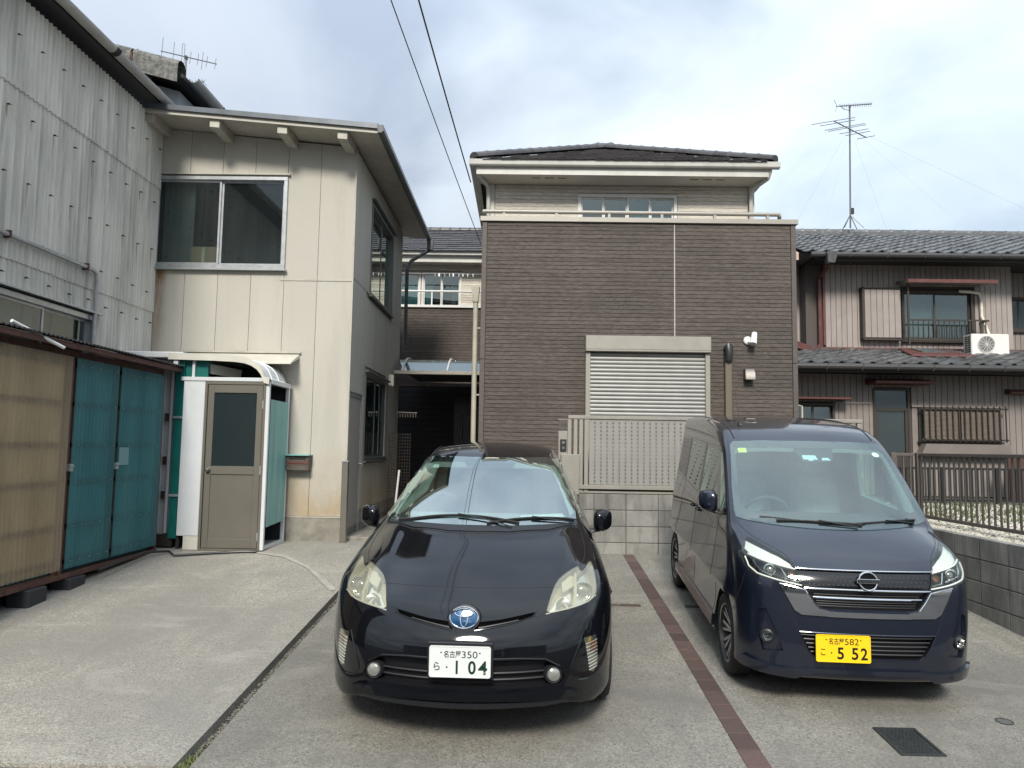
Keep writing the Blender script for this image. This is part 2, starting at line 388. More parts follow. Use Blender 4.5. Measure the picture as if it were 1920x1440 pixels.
def siding_mat(name, base, dark, light):
    t = MT(name)
    c = t.mix(t.mr(t.noise(30, 6, .68, 0, (.35, 1, 2.2)), .38, .62), dark, base)
    c = t.mix(t.mr(t.noise(70, 6, .7, 0, (.3, 1, 1.8), (3, 0, 9)), .54, .74, 0, .7), c, light)
    c = t.mix(1., c, t.grey(t.mr(t.rand(), 0, 1, .90, 1.10)), 'MULTIPLY')
    c = t.mix(1., c, t.grey(t.mr(t.noise(1.0, 4, .6), .3, .7, .88, 1.12)), 'MULTIPLY')
    t.color(c); t.set(Roughness=.8); t.p.inputs['Specular IOR Level'].default_value = .3
    t.bump(t.noise(95, 5, .7, 0, (.35, 1, 1.4)), .003, .8); return t.m

# ================================================================== GROUND
base = MB()
base.sheet(lambda u, v: (u, v, -.30 if v < 5 else .20), [-400, -60, 0, 60, 400], [-400, -60, 3.9, 30, 60, 600])
tag(base.build('ground', 'soil'), kind='structure')
st = MB().sheet(lambda u, v: (u, v, -.075), np.linspace(-60, 60, 25), [-14, -8, -2, 2, 4.0]); tag(st.build('street', 'asphalt'), kind='structure')
def left_z(x, y):
    e = max(0, min(1, (y-3.96)/1.2)); w = max(0., min(1, (-1.8-x)/.5))
    ramp = gz(y) if y < 9.3 else gz(9.3)+.018*(y-9.3)
    return ramp+.004+.022*w*e+.012*math.sin((x+1.8)*1.1)*w*e
lot = MB()
lot.sheet(lambda u, v: (u, v, left_z(u, v)), np.linspace(-9, -1.782, 26), np.concatenate([np.linspace(4.005, 9.4, 34), np.linspace(9.6, 18, 20)]))
xs = [-1.782, -1.782]; ys = np.linspace(3.96, 9.4, 34)
lot.sheet(lambda u, v: (-1.782+.001*u, v, left_z(-1.782, v)-.07*u), [0, 1], ys)
lot.sheet(lambda u, v: (u, 4.005+v*.001, left_z(u, 4.005)-v*.06), np.linspace(-9, -1.782, 20), [0, 1])
tag(lot.build('pavement_concrete', 'lot_left', smooth=False, recalc=False), kind='structure')
lot2 = MB()
gx = [-1.698, -1.3, -.6, .2, .9]
lot2.sheet(lambda u, v: (u, v, gz(v)), gx+[1.19, 1.37, 2, 2.8, 3.6, 4.21], np.linspace(3.96, 9.42, 12))
lot2.sheet(lambda u, v: (-1.698-.001*u, v, gz(v)-.07*u), [0, 1], ys)
tag(lot2.build('parking_concrete', 'lot_right', recalc=False), kind='structure')
pas = MB().sheet(lambda u, v: (u, v, .333+.012*(v-9.4)), [-1.782, -1.2, -.62, .2, .6], [9.4, 12, 18]); tag(pas.build('passage_path', 'lot_right', recalc=False), kind='structure')
yard = MB().sheet(lambda u, v: (u, v, .98), [-.6, 2, 4.3], [9.55, 14, 24]); tag(yard.build('house_yard', 'soil', recalc=False), kind='structure')
plot = MB().sheet(lambda u, v: (u, v, .83+.012*math.sin(u*3)*math.cos(v*2.3)), np.linspace(4.31, 20, 40), np.linspace(3.9, 30, 60)); tag(plot.build('gravel_plot', 'soil', recalc=False), kind='structure')
# drain groove with grit
dr = MB().sheet(lambda u, v: (u, v, gz(v)-.055), [-1.783, -1.697], [3.9, 9.45]); tag(dr.build('drain_bed', 'groove', recalc=False), kind='structure')
OCT = [(1, 0, 0), (-1, 0, 0), (0, 1, 0), (0, -1, 0), (0, 0, 1), (0, 0, -1)]
OF = [(0, 2, 4), (2, 1, 4), (1, 3, 4), (3, 0, 4), (2, 0, 5), (1, 2, 5), (3, 1, 5), (0, 3, 5)]
def stones(name, n, fn, rmin, rmax, mat):
    rs = np.random.RandomState(n); V = []; Fc = []
    for i in range(n):
        x, y, z = fn(rs); r_ = rs.uniform(rmin, rmax); a = rs.uniform(0, 6.3); ca, sa = math.cos(a), math.sin(a)
        sx, sy, sz = rs.uniform(.7, 1.3), rs.uniform(.5, 1.), rs.uniform(.4, .8); b = len(V)
        for p in OCT:
            j = rs.uniform(.8, 1.15); px, py, pz = p[0]*sx*r_*j, p[1]*sy*r_*j, p[2]*sz*r_
            tl = rs.uniform(-.3, .3)
            V.append((x+px*ca-py*sa, y+px*sa+py*ca, z+pz+px*tl))
        Fc += [tuple(b+q for q in f_) for f_ in OF]
    m = MB(); m.v = V; m.f = Fc
    return m.build(name, mat, recalc=False)
tag(stones('drain_grit', 2600, lambda r: (r.uniform(-1.775, -1.705), 3.96+5.3*r.uniform(0, 1)**1.5, 0) if False else (lambda y: (r.uniform(-1.776, -1.703), y, gz(y)-.048))(3.96+5.3*r.uniform(0, 1)**1.4), .004, .011, 'stone_dark'), kind='stuff')
def plotpt(r):
    x = 4.33+(r.uniform(0, 1)**1.25)*3.6; y = r.uniform(4.6, 12.2); return (x, y, .838)
tag(stones('gravel', 15000, plotpt, .012, .032, 'stone'), kind='stuff')
# low weeds in the gravel and in the drain groove
def weeds(name, n, fn, h):
    rs = np.random.RandomState(n+5); m = MB()
    for i in range(n):
        x, y, z = fn(rs); hh = h*rs.uniform(.4, 1); a = rs.uniform(0, 6.3); w = .006+hh*.08; dx, dy = math.cos(a), math.sin(a); ln = rs.uniform(-.6, .6)*hh; l2 = rs.uniform(-.6, .6)*hh
        m.add([(x-dx*w, y-dy*w, z), (x+dx*w, y+dy*w, z), (x+ln*.5+dx*w*.6, y+l2*.5, z+hh*.65), (x+ln, y+l2, z+hh)], [(0, 1, 2), (0, 2, 3)])
    return m.build(name, 'weed', recalc=False)
def wpt(r):
    c = r.randint(0, 26); q = np.random.RandomState(c*7+1); cx, cy = q.uniform(4.9, 7.8), q.uniform(8.2, 12.0)
    return (cx+r.normal(0, .22), cy+r.normal(0, .3), .835)
tag(weeds('weeds', 2600, wpt, .07), kind='stuff')
tag(weeds('groove_weeds', 260, lambda r: (-1.74+r.uniform(-.035, .035), 4.0+r.normal(0, 1)**2*.06, gz(4.0)-.03), .035), kind='stuff')
# pale curved strip added along the hump edge where the left lot changes slope
def arc_pt(t):
    P = [(-3.15, 9.05), (-2.75, 8.85), (-2.35, 8.35), (-2.05, 7.85), (-1.83, 7.45)]
    k = t*(len(P)-1); i = min(int(k), len(P)-2); f_ = k-i
    return P[i][0]*(1-f_)+P[i+1][0]*f_, P[i][1]*(1-f_)+P[i+1][1]*f_
m = MB()
def strk(u, v):
    x, y = arc_pt(u); w = .026+.006*math.sin(u*9)+.003*math.sin(u*41)
    return (x+v*w*.7, y+v*w, left_z(x+v*w*.7, y+v*w)+.006)
m.sheet(strk, np.linspace(0, 1, 40), [-1, 0, 1]); tag(m.build('cement_repair_strip', 'cement_pale', recalc=False), kind='structure')

# brick parking divider and cross joint
paving = tag(bpy.data.objects.new('parking_divider', None), kind='structure'); COL.objects.link(paving)
bm_ = MB().box(-.066, .066, -.098, .098, -.03, .006).mesh('brick', 'brick', bevel=.004)
sl = math.atan(.072)
y = 4.02; 
while y < 9.36:
    o = piece('brick', bm_, paving, (1.285+.009*(y-4.1), y, gz(y)), rot=(sl, 0, random.uniform(-.008, .008))); y += .202
bm2 = MB().box(-.098, .098, -.036, .036, -.03, .005).mesh('brick', 'brick_grey', bevel=.003)
for k in range(29):
    x = -1.59+k*.202
    if abs(x-1.31) < .16 or x > 4.15: continue
    piece('brick', bm2, paving, (x, 7.15, gz(7.15)), rot=(sl, 0, random.uniform(-.01, .01)))
# manhole
mh = thing('inspection_cover', 'rectangular dark cast iron inspection cover with a raised scale pattern set in the concrete', 'manhole cover', (2.24, 4.47, gz(4.47)))
mh.rotation_euler = (sl, 0, .0)
def rel(o, name, mb, mat, **k):
    me = mb.mesh(name, mat, None, **k); ob = bpy.data.objects.new(name, me); COL.objects.link(ob); ob.parent = o; return ob
fr = MB()
for (a, b, c, d) in ((-.125, .125, -.17, -.15), (-.125, .125, .15, .17), (-.125, -.108, -.15, .15), (.108, .125, -.15, .15)): fr.box(a, b, c, d, -.02, .008)
rel(mh, 'frame', fr, 'iron')
pl = rel(mh, 'cover_plate', MB().box(-.106, .106, -.148, .148, -.02, .003), 'iron')
sc_ = MB()
for j in range(13):
    for i in range(9):
        x = -.088+i*.022+(.011 if j % 2 else 0); yy = -.132+j*.022
        if x > .095: continue
        pts = [(x+.0095*math.cos(a), yy+.0085*math.sin(a)) for a in np.linspace(math.pi, 2*math.pi, 6)]
        pts2 = [(x+.006*math.cos(a), yy+.0045*math.sin(a)) for a in np.linspace(2*math.pi, math.pi, 6)]
        P = pts+pts2; n = len(P)
        sc_.add([(p[0], p[1], .0035) for p in P]+[(p[0], p[1], .0075) for p in P], [(k, k+1, 10-k, 11-k) for k in range(0, 5)]+[(12+k, 12+k+1, 12+10-k, 12+11-k) for k in range(0, 5)]+[(k, (k+1) % n, (k+1) % n+n, k+n) for k in range(n)])
o = rel(mh, 'raised_pattern', sc_, 'iron', recalc=True); o.parent = pl; tag(o, kind='stuff')
cap = thing('drain_cap', 'small round grey drain cap flush in the concrete at the right', 'drain cap', (2.98, 4.77, gz(4.77))); cap.rotation_euler = (sl, 0, 0)
rel(cap, 'rim', MB().lathe([(.05, 0), (.05, .004), (.04, .005)], 24), 'iron'); rel(cap, 'lid', MB().lathe([(.0001, .003), (.04, .003)], 24), 'mortar')

# ================================================================== BLOCK WALLS
blk = MB().box(-.1955, .1955, -.05, .05, -.0955, .0955).mesh('concrete_block', 'block', bevel=.004)
hblk = MB().box(-.0955, .0955, -.05, .05, -.0955, .0955).mesh('concrete_block_half', 'block', bevel=.004)
bw = thing('back_block_wall', 'low grey concrete block wall under the perforated gate behind the cars', 'block wall', (2.4, 9.45, .33))
box('mortar_core', 'mortar', bw, .56, 4.3, 9.412, 9.50, .1, 1.062)
for r_ in range(5):
    z = 1.07-.1-.2*r_
    for k in range(10):
        x = .56+.2+.4*k-.05
        if x > 4.05: continue
        piece('concrete_block', blk, bw, (x, 9.455+random.uniform(-.001, .001), z))
rw = thing('retaining_wall', 'long grey concrete block retaining wall holding up the gravel plot on the right', 'retaining wall', (4.25, 7, .2))
box('mortar_core', 'mortar', rw, 4.212, 4.30, 4.6, 9.40, -.3, .862)
for r_ in range(6):
    z = .87-.1-.2*r_
    for k in range(12):
        yy = 4.8+.4*k
        if yy > 9.3 or z+.1 < gz(yy)-.02: continue
        piece('concrete_block', blk, rw, (4.255+random.uniform(-.001, .001), yy, z), rot=(0, 0, math.pi/2))

# ================================================================== GATE / PERFORATED FENCE
gt = thing('perforated_gate', 'beige metal sliding gate of perforated vertical boards on the back block wall', 'gate', (2.4, 9.45, 1.07))
box('top_rail', 'alu_champagne', gt, .58, 4.27, 9.415, 9.485, 2.0, 2.045, bevel=.004)
box('bottom_rail', 'alu_champagne', gt, .70, 4.22, 9.40, 9.46, 1.125, 1.175, bevel=.004)
box('guide_rail', 'alu_champagne', gt, .74, 4.22, 9.43, 9.50, 1.073, 1.10, bevel=.003)
for x in (.60, .675, .745, .81): box('post', 'alu_champagne', gt, x-.024, x+.024, 9.425, 9.475, (1.075 if x > .7 else 1.55 if x < .62 else 1.2), 1.999, bevel=.003)
for x in (4.23,): box('post', 'alu_champagne', gt, x-.028, x+.028, 9.425, 9.475, 1.075, 1.999, bevel=.003)
pb = MB().box(-.0315, .0315, -.008, .008, -.41, .41).mesh('gate_board', 'gatepanel', bevel=.003)
dk = MB()
k = 0; x = .88
brg = MB()
while x < 4.19:
    piece('gate_board', pb, gt, (x, 9.44, 1.588))
    if k % 1 == 0:
        for q in range(17):
            z = 1.185+q*.0485; brg.box(x+.0316, x+.0454, 9.434, 9.444, z, z+.026)
    x += .077; k += 1
tag(brg.build('slot_bridges', 'gatepanel', gt), kind='stuff')
# intercom, mailbox
ic = thing('intercom_panel', 'grey metal post plate with a black intercom beside the perforated gate', 'intercom', (.53, 9.44, 1.5))
box('back_plate', 'alu_champagne', ic, .46, .575, 9.43, 9.47, 1.35, 1.845, bevel=.004)
box('call_unit', 'black_plastic', ic, .482, .562, 9.405, 9.429, 1.59, 1.74, bevel=.006)
box('lens', 'steel', ic, .505, .54, 9.40, 9.404, 1.685, 1.715); box('button', 'steel', ic, .51, .535, 9.40, 9.404, 1.62, 1.645)
npl = thing('name_plate', 'brown name plate with two small characters above the intercom', 'name plate', (.53, 9.45, 1.86))
box('plate', 'trim_brown', npl, .46, .58, 9.435, 9.455, 1.86, 1.985, bevel=.003); box('top_bar', 'alu_champagne', npl, .455, .6, 9.43, 9.46, 1.985, 1.995)
text_mesh('小山', (.487, .562, 1.905, 1.945), 'dark', Matrix.Translation((0, 9.4335, 0))@Matrix.Translation(-ORG[npl.name]), npl, 'lettering')
mbx = thing('mailbox', 'beige metal mailbox with a round steel lock beside the gate', 'mailbox', (.6, 9.38, 1.1))
box('box_body', 'alu_champagne', mbx, .49, .715, 9.28, 9.42, 1.06, 1.555, bevel=.006)
MB().lathe([(.0001, -.012), (.014, -.012), (.017, 0)], 14, Matrix.Translation((.665, 9.278, 1.315))@Matrix.Rotation(-math.pi/2, 4, 'X')@Matrix.Scale(-1, 4, (0, 0, 1))).build('lock', 'steel', mbx, smooth=True)

# ================================================================== RIGHT METAL FENCE
def picket_fence(name, label, p0, p1, z0, z1, n, posts, w=.016, mat='fence_brown', group=None, rail=.035):
    t = thing(name, label, 'fence', (p0[0], p0[1], z0), group); a, b = Vector((*p0, 0)), Vector((*p1, 0)); d = (b-a); L_ = d.length; d.normalize(); ang = math.atan2(d.y, d.x)
    def rail_(z): return MB().bar((*p0, z), (*p1, z), rail, rail)
    rail_(z1-rail/2).build('top_rail', mat, t, bevel=.003); rail_(z0+.02+rail/2).build('bottom_rail', mat, t, bevel=.003)
    pm = MB().box(-w/2, w/2, -w/2, w/2, z0+.02+rail, z1-rail).mesh('picket', mat)
    for k in range(n):
        q = a+d*(L_*(k+.5)/n); piece('picket', pm, t, (q.x, q.y, 0), rot=(0, 0, ang))
    for f_ in posts:
        q = a+d*L_*f_; me = MB().box(-.03, .03, -.03, .03, z0-.06, z1+.005).mesh('post', mat, bevel=.003); piece('post', me, t, (q.x, q.y, 0), rot=(0, 0, ang))
    return t
picket_fence('metal_fence', 'brown metal picket fence along the top of the right retaining wall', (4.62, 4.6), (4.62, 8.8), .88, 1.635, 44, (0, .5, 1))
picket_fence('metal_fence', 'short brown picket fence running left from the corner post behind the dark minivan', (4.34, 8.83), (4.58, 8.83), .88, 1.635, 3, (0,))
picket_fence('garden_fence', 'black lattice fence along the foot of the mauve neighbour house', (5.9, 12.2), (9.4, 12.2), .86, 1.42, 40, (0, .25, .5, .75, 1), w=.022, mat='fence_black')

FACE_Y = lambda x, y, z: Matrix.Translation((x, y, z))                                   # faces the viewer (-Y)
FACE_X = lambda x, y, z: Matrix.Translation((x, y, z)) @ Matrix.Rotation(math.pi/2, 4, 'Z')  # local x -> +Y, faces +X
def window(parent, M_, w, h, frame='alu_white', glass='glass', sashes=2, fw=.04, depth=.09, inner=None, curtains=(), split=None, sill=True, grid=None, back=.5, label=None):
    """sliding window: frame with sashes, panes set back, a shallow dark room behind and curtains in it"""
    m = MB(); m.box(0, w, -.015, depth, h-fw, h); m.box(0, w, -.02, depth, 0, fw); m.box(0, fw, -.015, depth, fw, h-fw); m.box(w-fw, w, -.015, depth, fw, h-fw)
    win = xf(m, M_).build('window', frame, parent, bevel=.003); WREG.append((parent.name, xf(MB().box(-.004, w+.004, -.2, back+.012, -.004, h+.004), M_)))
    if label: win['label'] = label
    if sill: xf(MB().box(-.03, w+.03, -.05, .0, -.03, -.003), M_).build('sill', frame, win, bevel=.002)
    xs_ = split or [i/sashes for i in range(sashes+1)]
    for i in range(len(xs_)-1):
        a = fw+(w-2*fw)*xs_[i]; b = fw+(w-2*fw)*xs_[i+1]; yy = .02+.028*(i % 2); s = .026
        sm = MB(); sm.box(a, b, yy, yy+.022, fw, fw+s*1.3); sm.box(a, b, yy, yy+.022, h-fw-s, h-fw); sm.box(a, a+s, yy, yy+.022, fw+s*1.3, h-fw-s); sm.box(b-s, b, yy, yy+.022, fw+s*1.3, h-fw-s)
        xf(sm, M_).build('sash', frame, win)
        xf(MB().box(a+s, b-s, yy+.008, yy+.012, fw+s*1.3, h-fw-s), M_).build('pane', glass, win)
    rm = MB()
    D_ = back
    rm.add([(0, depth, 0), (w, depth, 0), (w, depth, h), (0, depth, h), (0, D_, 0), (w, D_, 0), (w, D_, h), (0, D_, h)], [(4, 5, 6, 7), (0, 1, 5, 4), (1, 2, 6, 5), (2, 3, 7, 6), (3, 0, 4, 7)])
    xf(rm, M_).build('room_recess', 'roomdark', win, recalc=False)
    for (a, b, mat, waves) in curtains:
        cm = MB(); n = max(8, int(abs(b-a)*40)); 
        cm.sheet(lambda u, v: (u, depth+.06+.018*math.sin(u*waves), v), np.linspace(a, b, n), [.02, h-.02])
        xf(cm, M_).build('curtain', mat, win, smooth=True, recalc=False)
    return win
WREG = []
def carve(parent, *objs):
    for o in objs:
        for nm, mb in WREG:
            if nm == parent.name: boolean_cut(o, [mb.mesh('cut', o.data.materials[0], origin_of(parent))])
def slab_holes(parent, name, mat, x0, x1, y0, y1, z0, z1, holes):
    xs_ = sorted({x0, x1}|{min(max(v, x0), x1) for h in holes for v in h[:2]}); zs_ = sorted({z0, z1}|{min(max(v, z0), z1) for h in holes for v in h[2:]}); m = MB()
    for i in range(len(xs_)-1):
        for j in range(len(zs_)-1):
            cx, cz = (xs_[i]+xs_[i+1])/2, (zs_[j]+zs_[j+1])/2
            if not any(h[0] < cx < h[1] and h[2] < cz < h[3] for h in holes): m.box(xs_[i], xs_[i+1], y0, y1, zs_[j], zs_[j+1])
    return m.build(name, mat, parent, recalc=False)
def siding(parent, name, mat, x0, x1, z0, z1, pitch, y, holes=(), seg=(.12, .5), relief=.0035, gap=.0042, flip=None):
    rs = random.Random(int(x0*100)+int(z0*77)); n = int(round((z1-z0)/pitch)); pitch = (z1-z0)/n; off = rs.uniform(0, 1)
    for k in range(n):
        a, b = z0+k*pitch, z0+(k+1)*pitch; m_ = (a+b)/2
        cuts = [(x0, x1)]
        for (hx0, hx1, hz0, hz1) in holes:
            if hz0 < m_ < hz1:
                cuts = [q for (c, d) in cuts for q in ((c, min(d, hx0)), (max(c, hx1), d)) if q[1]-q[0] > .02]
        for (c, d) in cuts:
            m = MB(); x = c; g = gap/2
            base = rs.uniform(-.001, .001)
            while x < d-1e-4:
                e_ = min(d, x+rs.uniform(*seg)); e_ = d if d-e_ < .05 else e_; o_ = y-.010+base+rs.uniform(-relief, relief)
                m.add([(x, y+.004, a+g*.6), (e_, y+.004, a+g*.6), (x, o_, a+g*1.4), (e_, o_, a+g*1.4), (x, o_, b-g*1.4), (e_, o_, b-g*1.4), (x, y+.004, b-g*.6), (e_, y+.004, b-g*.6)],
                      [(0, 1, 3, 2), (2, 3, 5, 4), (4, 5, 7, 6), (0, 2, 4, 6), (1, 7, 5, 3)])
                x = e_
            if flip: m = flip(m)
            m.build(name, mat, parent, recalc=False)
def tilemesh(w, l, mat, name='roof_tile', kind='flat', th=.022):
    """one tile, local x across, y down-slope towards -y, origin at its top centre; wave section"""
    m = MB(); n = 7 if kind == 'flat' else 9
    xs_ = np.linspace(-w/2, w/2+.012, n)
    def hgt(u):
        t = (u+w/2)/w
        if kind == 'flat': return .016*max(0, 1-abs(t-.93)/.14)+.005*math.sin(t*math.pi)
        return -.024*math.sin(min(t, .7)/.7*math.pi)+(.022*math.sin((t-.7)/.3*math.pi) if t > .7 else 0)
    top = [(u, v, hgt(u)+(.028 if v < 0 else 0)) for u in xs_ for v in (0, -l)]
    bot = [(u, -l, hgt(u)+.028-th) for u in xs_]
    fs = [(2*i+1, 2*i+3, 2*i+2, 2*i) for i in range(n-1)]+[(2*i+1, 2*n+i, 2*n+i+1, 2*i+3) for i in range(n-1)]
    m.add(top+bot, fs); return m.mesh(name, mat, recalc=False, smooth=True, ang=25)
def plane_rot(pitch, az=0): return Matrix.Rotation(az, 4, 'Z') @ Matrix.Rotation(pitch, 4, 'X')

# ================================================================== BROWN HOUSE
bh = thing('house', 'dark brown brick clad house with a closed roller shutter and a cream upper storey', 'house', (1.6, 10.3, .98))
HX0, HX1, HY = -.60, 3.79, 10.3; CY0 = 12.1
box('wall', 'groove', bh, HX0+.02, HX1-.02, HY+.004, 12.10, .9, 4.79); box('wall', 'groove', bh, HX0+.03, HX1-.03, 13.0, 16.2, .9, 6.12)
slab_holes(bh, 'wall', 'groove_cream', HX0+.001, HX1-.001, CY0+.003, CY0+.88, 4.80, 6.12, [(.862, 2.518, 4.85, 5.848)])
siding(bh, 'siding_board', 'siding', HX0+.075, 2.092, 1.0, 4.795, .0555, HY, holes=[(.86, 2.56, .9, 3.17)])
siding(bh, 'siding_board', 'siding', 2.108, HX1-.075, 1.0, 4.795, .0555, HY, holes=[(.86, 2.56, .9, 3.17)])
box('seam_caulk', 'caulk', bh, 2.093, 2.107, HY-.010, HY+.003, 3.20, 4.79)
for a, b in ((HX0, HX0+.068), (HX1-.068, HX1)):
    box('corner_trim', 'trim_brown', bh, a, b, HY-.018, HY+.10, 1.0, 2.84, bevel=.003); box('corner_trim', 'trim_brown', bh, a, b, HY-.018, HY+.10, 2.847, 4.795, bevel=.003)
# side walls with siding (seen from a step aside)
rotL = lambda x: (lambda m: xf(m, Matrix(((0, 1, 0, x), (1, 0, 0, 0), (0, 0, 1, 0), (0, 0, 0, 1))) ))
siding(bh, 'siding_board', 'siding', HY+.1, 16.1, 1.0, 4.795, .111, -.0, seg=(.5, 1.2), flip=rotL(HX0+.012))
cap_ = MB().box(HX0-.03, HX1+.03, HY-.045, HY+.12, 4.798, 4.868); cap_.box(HX0-.03, HX0+.09, HY+.12, 12.0, 4.798, 4.868).box(HX1-.09, HX1+.03, HY+.12, 12.0, 4.798, 4.868)
cap_.build('parapet_cap', 'alu_champagne', bh, bevel=.004)
# terrace rail
hr = MB().tube([(HX0+.0, 10.36, 4.965), (HX1-.20, 10.36, 4.965)], .028, 10).tube([(HX1-.20, 10.36, 4.965), (HX1-.06, 10.75, 4.965), (HX1-.06, 11.9, 4.965)], .028, 10).tube([(HX0+.02, 10.36, 4.965), (HX0+.02, 11.9, 4.965)], .028, 10)
rl = hr.build('terrace_rail', 'alu_champagne', bh, smooth=True)
for k in range(6): box('rail_post', 'alu_champagne', rl, -.30+k*.745-.018, -.30+k*.745+.018, 10.34, 10.38, 4.868, 4.945)
MB().tube([(-.3, 10.5, 4.90), (1.2, 10.5, 4.90)], .01, 6).tube([(2.7, 10.5, 4.90), (3.35, 10.5, 4.89)], .01, 6).build('drying_pole', 'white_paint', rl)
for x in (.42, .62): box('pole_bracket', 'white_paint', rl, x-.01, x+.01, 10.48, 10.52, 4.86, 4.93)
# roller shutter
sh = box('roller_shutter', 'alu_champagne', bh, .855, 2.565, HY-.17, HY+.0, 2.955, 3.175, bevel=.008)
for a, b in ((.86, .925), (2.495, 2.56)): box('guide_rail', 'alu_champagne', sh, a, b, HY-.12, HY+.0, 1.1, 2.953, bevel=.004)
slm = MB()
pr = [(0, -.0262), (-.012, -.022), (-.019, -.008), (-.019, .008), (-.012, .022), (0, .0262), (.006, .0262), (.006, -.0262)]
slm.prism(pr, 'x', -.784, .784); slm = slm.mesh('shutter_slat', 'shutter', smooth=True, ang=50)
k = 0
while 2.93-k*.0545 > 1.1:
    o = piece('slat', slm, sh, (1.71, HY-.065, 2.925-k*.0545)); k += 1
box('shutter_backing', 'dark', sh, .926, 2.494, HY-.05, HY-.03, 1.1, 2.95)
box('box_seam', 'trim_brown', sh, .857, 2.563, HY-.172, HY-.168, 2.985, 2.989)
# bits fixed to the wall
dpipe = thing('vent_pipe', 'brown square downpipe with a dark hood on the brown siding right of the shutter', 'pipe', (2.82, 10.2, 1.2))
box('pipe_body', 'trim_olive', dpipe, 2.775, 2.865, 10.215, 10.285, 1.1, 2.92, bevel=.006)
MB().tube([(2.82, 10.28, 3.03), (2.82, 10.2, 3.05), (2.82, 10.19, 2.98), (2.82, 10.215, 2.86)], .055, 12).build('hood', 'black_plastic', dpipe, smooth=True)
vc = thing('vent_cover', 'square stainless vent cover on the brown siding at the right', 'vent', (3.11, 10.25, 2.7))
MB().prism([(10.29, 2.60), (10.16, 2.60), (10.17, 2.70), (10.21, 2.75), (10.29, 2.76)], 'x', 3.04, 3.17).build('cover', 'steel', vc, bevel=.006, seg=2, smooth=True)
sc = thing('security_lamp', 'small white sensor lamp on the upper right of the brown siding', 'lamp', (3.14, 10.2, 3.15))
MB().lathe([(.0001, 0), (.055, 0), (.058, .02), (.045, .035), (.0001, .035)], 18, Matrix.Translation((3.10, 10.285, 3.15))@Matrix.Rotation(math.pi/2, 4, 'X')).build('base', 'white_paint', sc, smooth=True)
MB().lathe([(.0001, .09), (.036, .085), (.042, .0), (.05, -.09), (.0001, -.095)], 16, Matrix.Translation((3.16, 10.19, 3.17))@Matrix.Rotation(.25, 4, 'Y')@Matrix.Rotation(-.35, 4, 'X')).build('head', 'white_paint', sc, smooth=True)
tube('arm', 'white_paint', sc, [(3.10, 10.26, 3.13), (3.13, 10.2, 3.12), (3.16, 10.19, 3.14)], .02)
# upper cream wall
CY = 12.1
siding(bh, 'siding_board', 'siding_cream', -.50, 3.68, 4.9, 6.10, .06, CY, holes=[(.87, 2.52, 4.5, 5.84)])
for a, b in ((-.60, -.51), (3.69, 3.78)): box('corner_trim', 'soffit', bh, a, b, CY-.03, CY+.002, 4.9, 6.10, bevel=.003)
window(bh, FACE_Y(.87, CY-.012, 4.86), 1.64, .98, frame='alu_white', glass='glass', split=[0, .245, .5, .75, 1], fw=.055, sill=False, back=.8,
       curtains=((.06, .42, 'roomdark', 30), (.84, 1.26, 'curtain_teal', 50), (1.28, 1.58, 'curtain_teal', 60)))
# roof: eave, gutters, hips, tiles
EX0, EX1, EY, EZ = -.88, 4.0, 11.55, 6.10
AP = (1.5, 14.0, 7.39)
slp = math.atan2(AP[2]-6.20, AP[1]-EY)
rf = MB(); q = [(EX0, EY, 6.19), (EX1, EY, 6.19), (EX1, 17.0, 6.19), (EX0, 17.0, 6.19)]
rf.add(q+[AP, (1.5, 14.6, 7.39)], [(0, 1, 4), (1, 2, 5, 4), (2, 3, 5), (3, 0, 4, 5), (3, 2, 1, 0)])
roof = rf.build('roof', 'rooftile', bh, recalc=False)
box('fascia', 'gutter_white', roof, EX0+.09, EX1-.13, EY+.06, EY+.10, 5.98, 6.16, bevel=.003)
box('fascia', 'gutter_white', roof, EX0+.09, EX0+.13, EY+.102, 16.6, 5.98, 6.16); box('fascia', 'gutter_white', roof, EX1-.17, EX1-.13, EY+.102, 16.6, 5.98, 6.16)
box('soffit', 'soffit', roof, EX0+.132, EX1-.172, EY+.102, CY-.03, 5.985, 6.0)
for a in (.1, 2.65): 
    for q_ in range(3): box('soffit_vent', 'trim_brown', roof, a+q_*.21, a+q_*.21+.14, EY+.2, EY+.23, 5.981, 5.984)
MB().prism([(EY-.03, 6.20), (EY-.02, 6.12), (EY+.0, 6.10), (EY+.058, 6.10), (EY+.058, 6.20)], 'x', EX0-.02, EX1+.03).build('gutter', 'gutter_white', roof, bevel=.003)
MB().prism([(EX0-.03, 6.20), (EX0-.02, 6.12), (EX0+.0, 6.10), (EX0+.088, 6.10), (EX0+.088, 6.20)], 'y', EY+.06, 16.6).build('gutter', 'gutter_white', roof, bevel=.003)
tube('downpipe', 'gutter_white', roof, [(EX0+.10, 11.62, 6.10), (EX0+.12, 11.68, 5.98), (EX0+.26, 11.95, 5.90), (EX0+.27, 12.0, 5.80), (EX0+.27, 12.0, 4.87)], .032, 10)
tube('downpipe', 'gutter_white', roof, [(EX1-.10, 11.62, 6.10), (EX1-.12, 11.68, 5.98), (EX1-.28, 11.95, 5.90), (EX1-.30, 12.0, 5.80), (EX1-.30, 12.0, 4.87)], .032, 10)
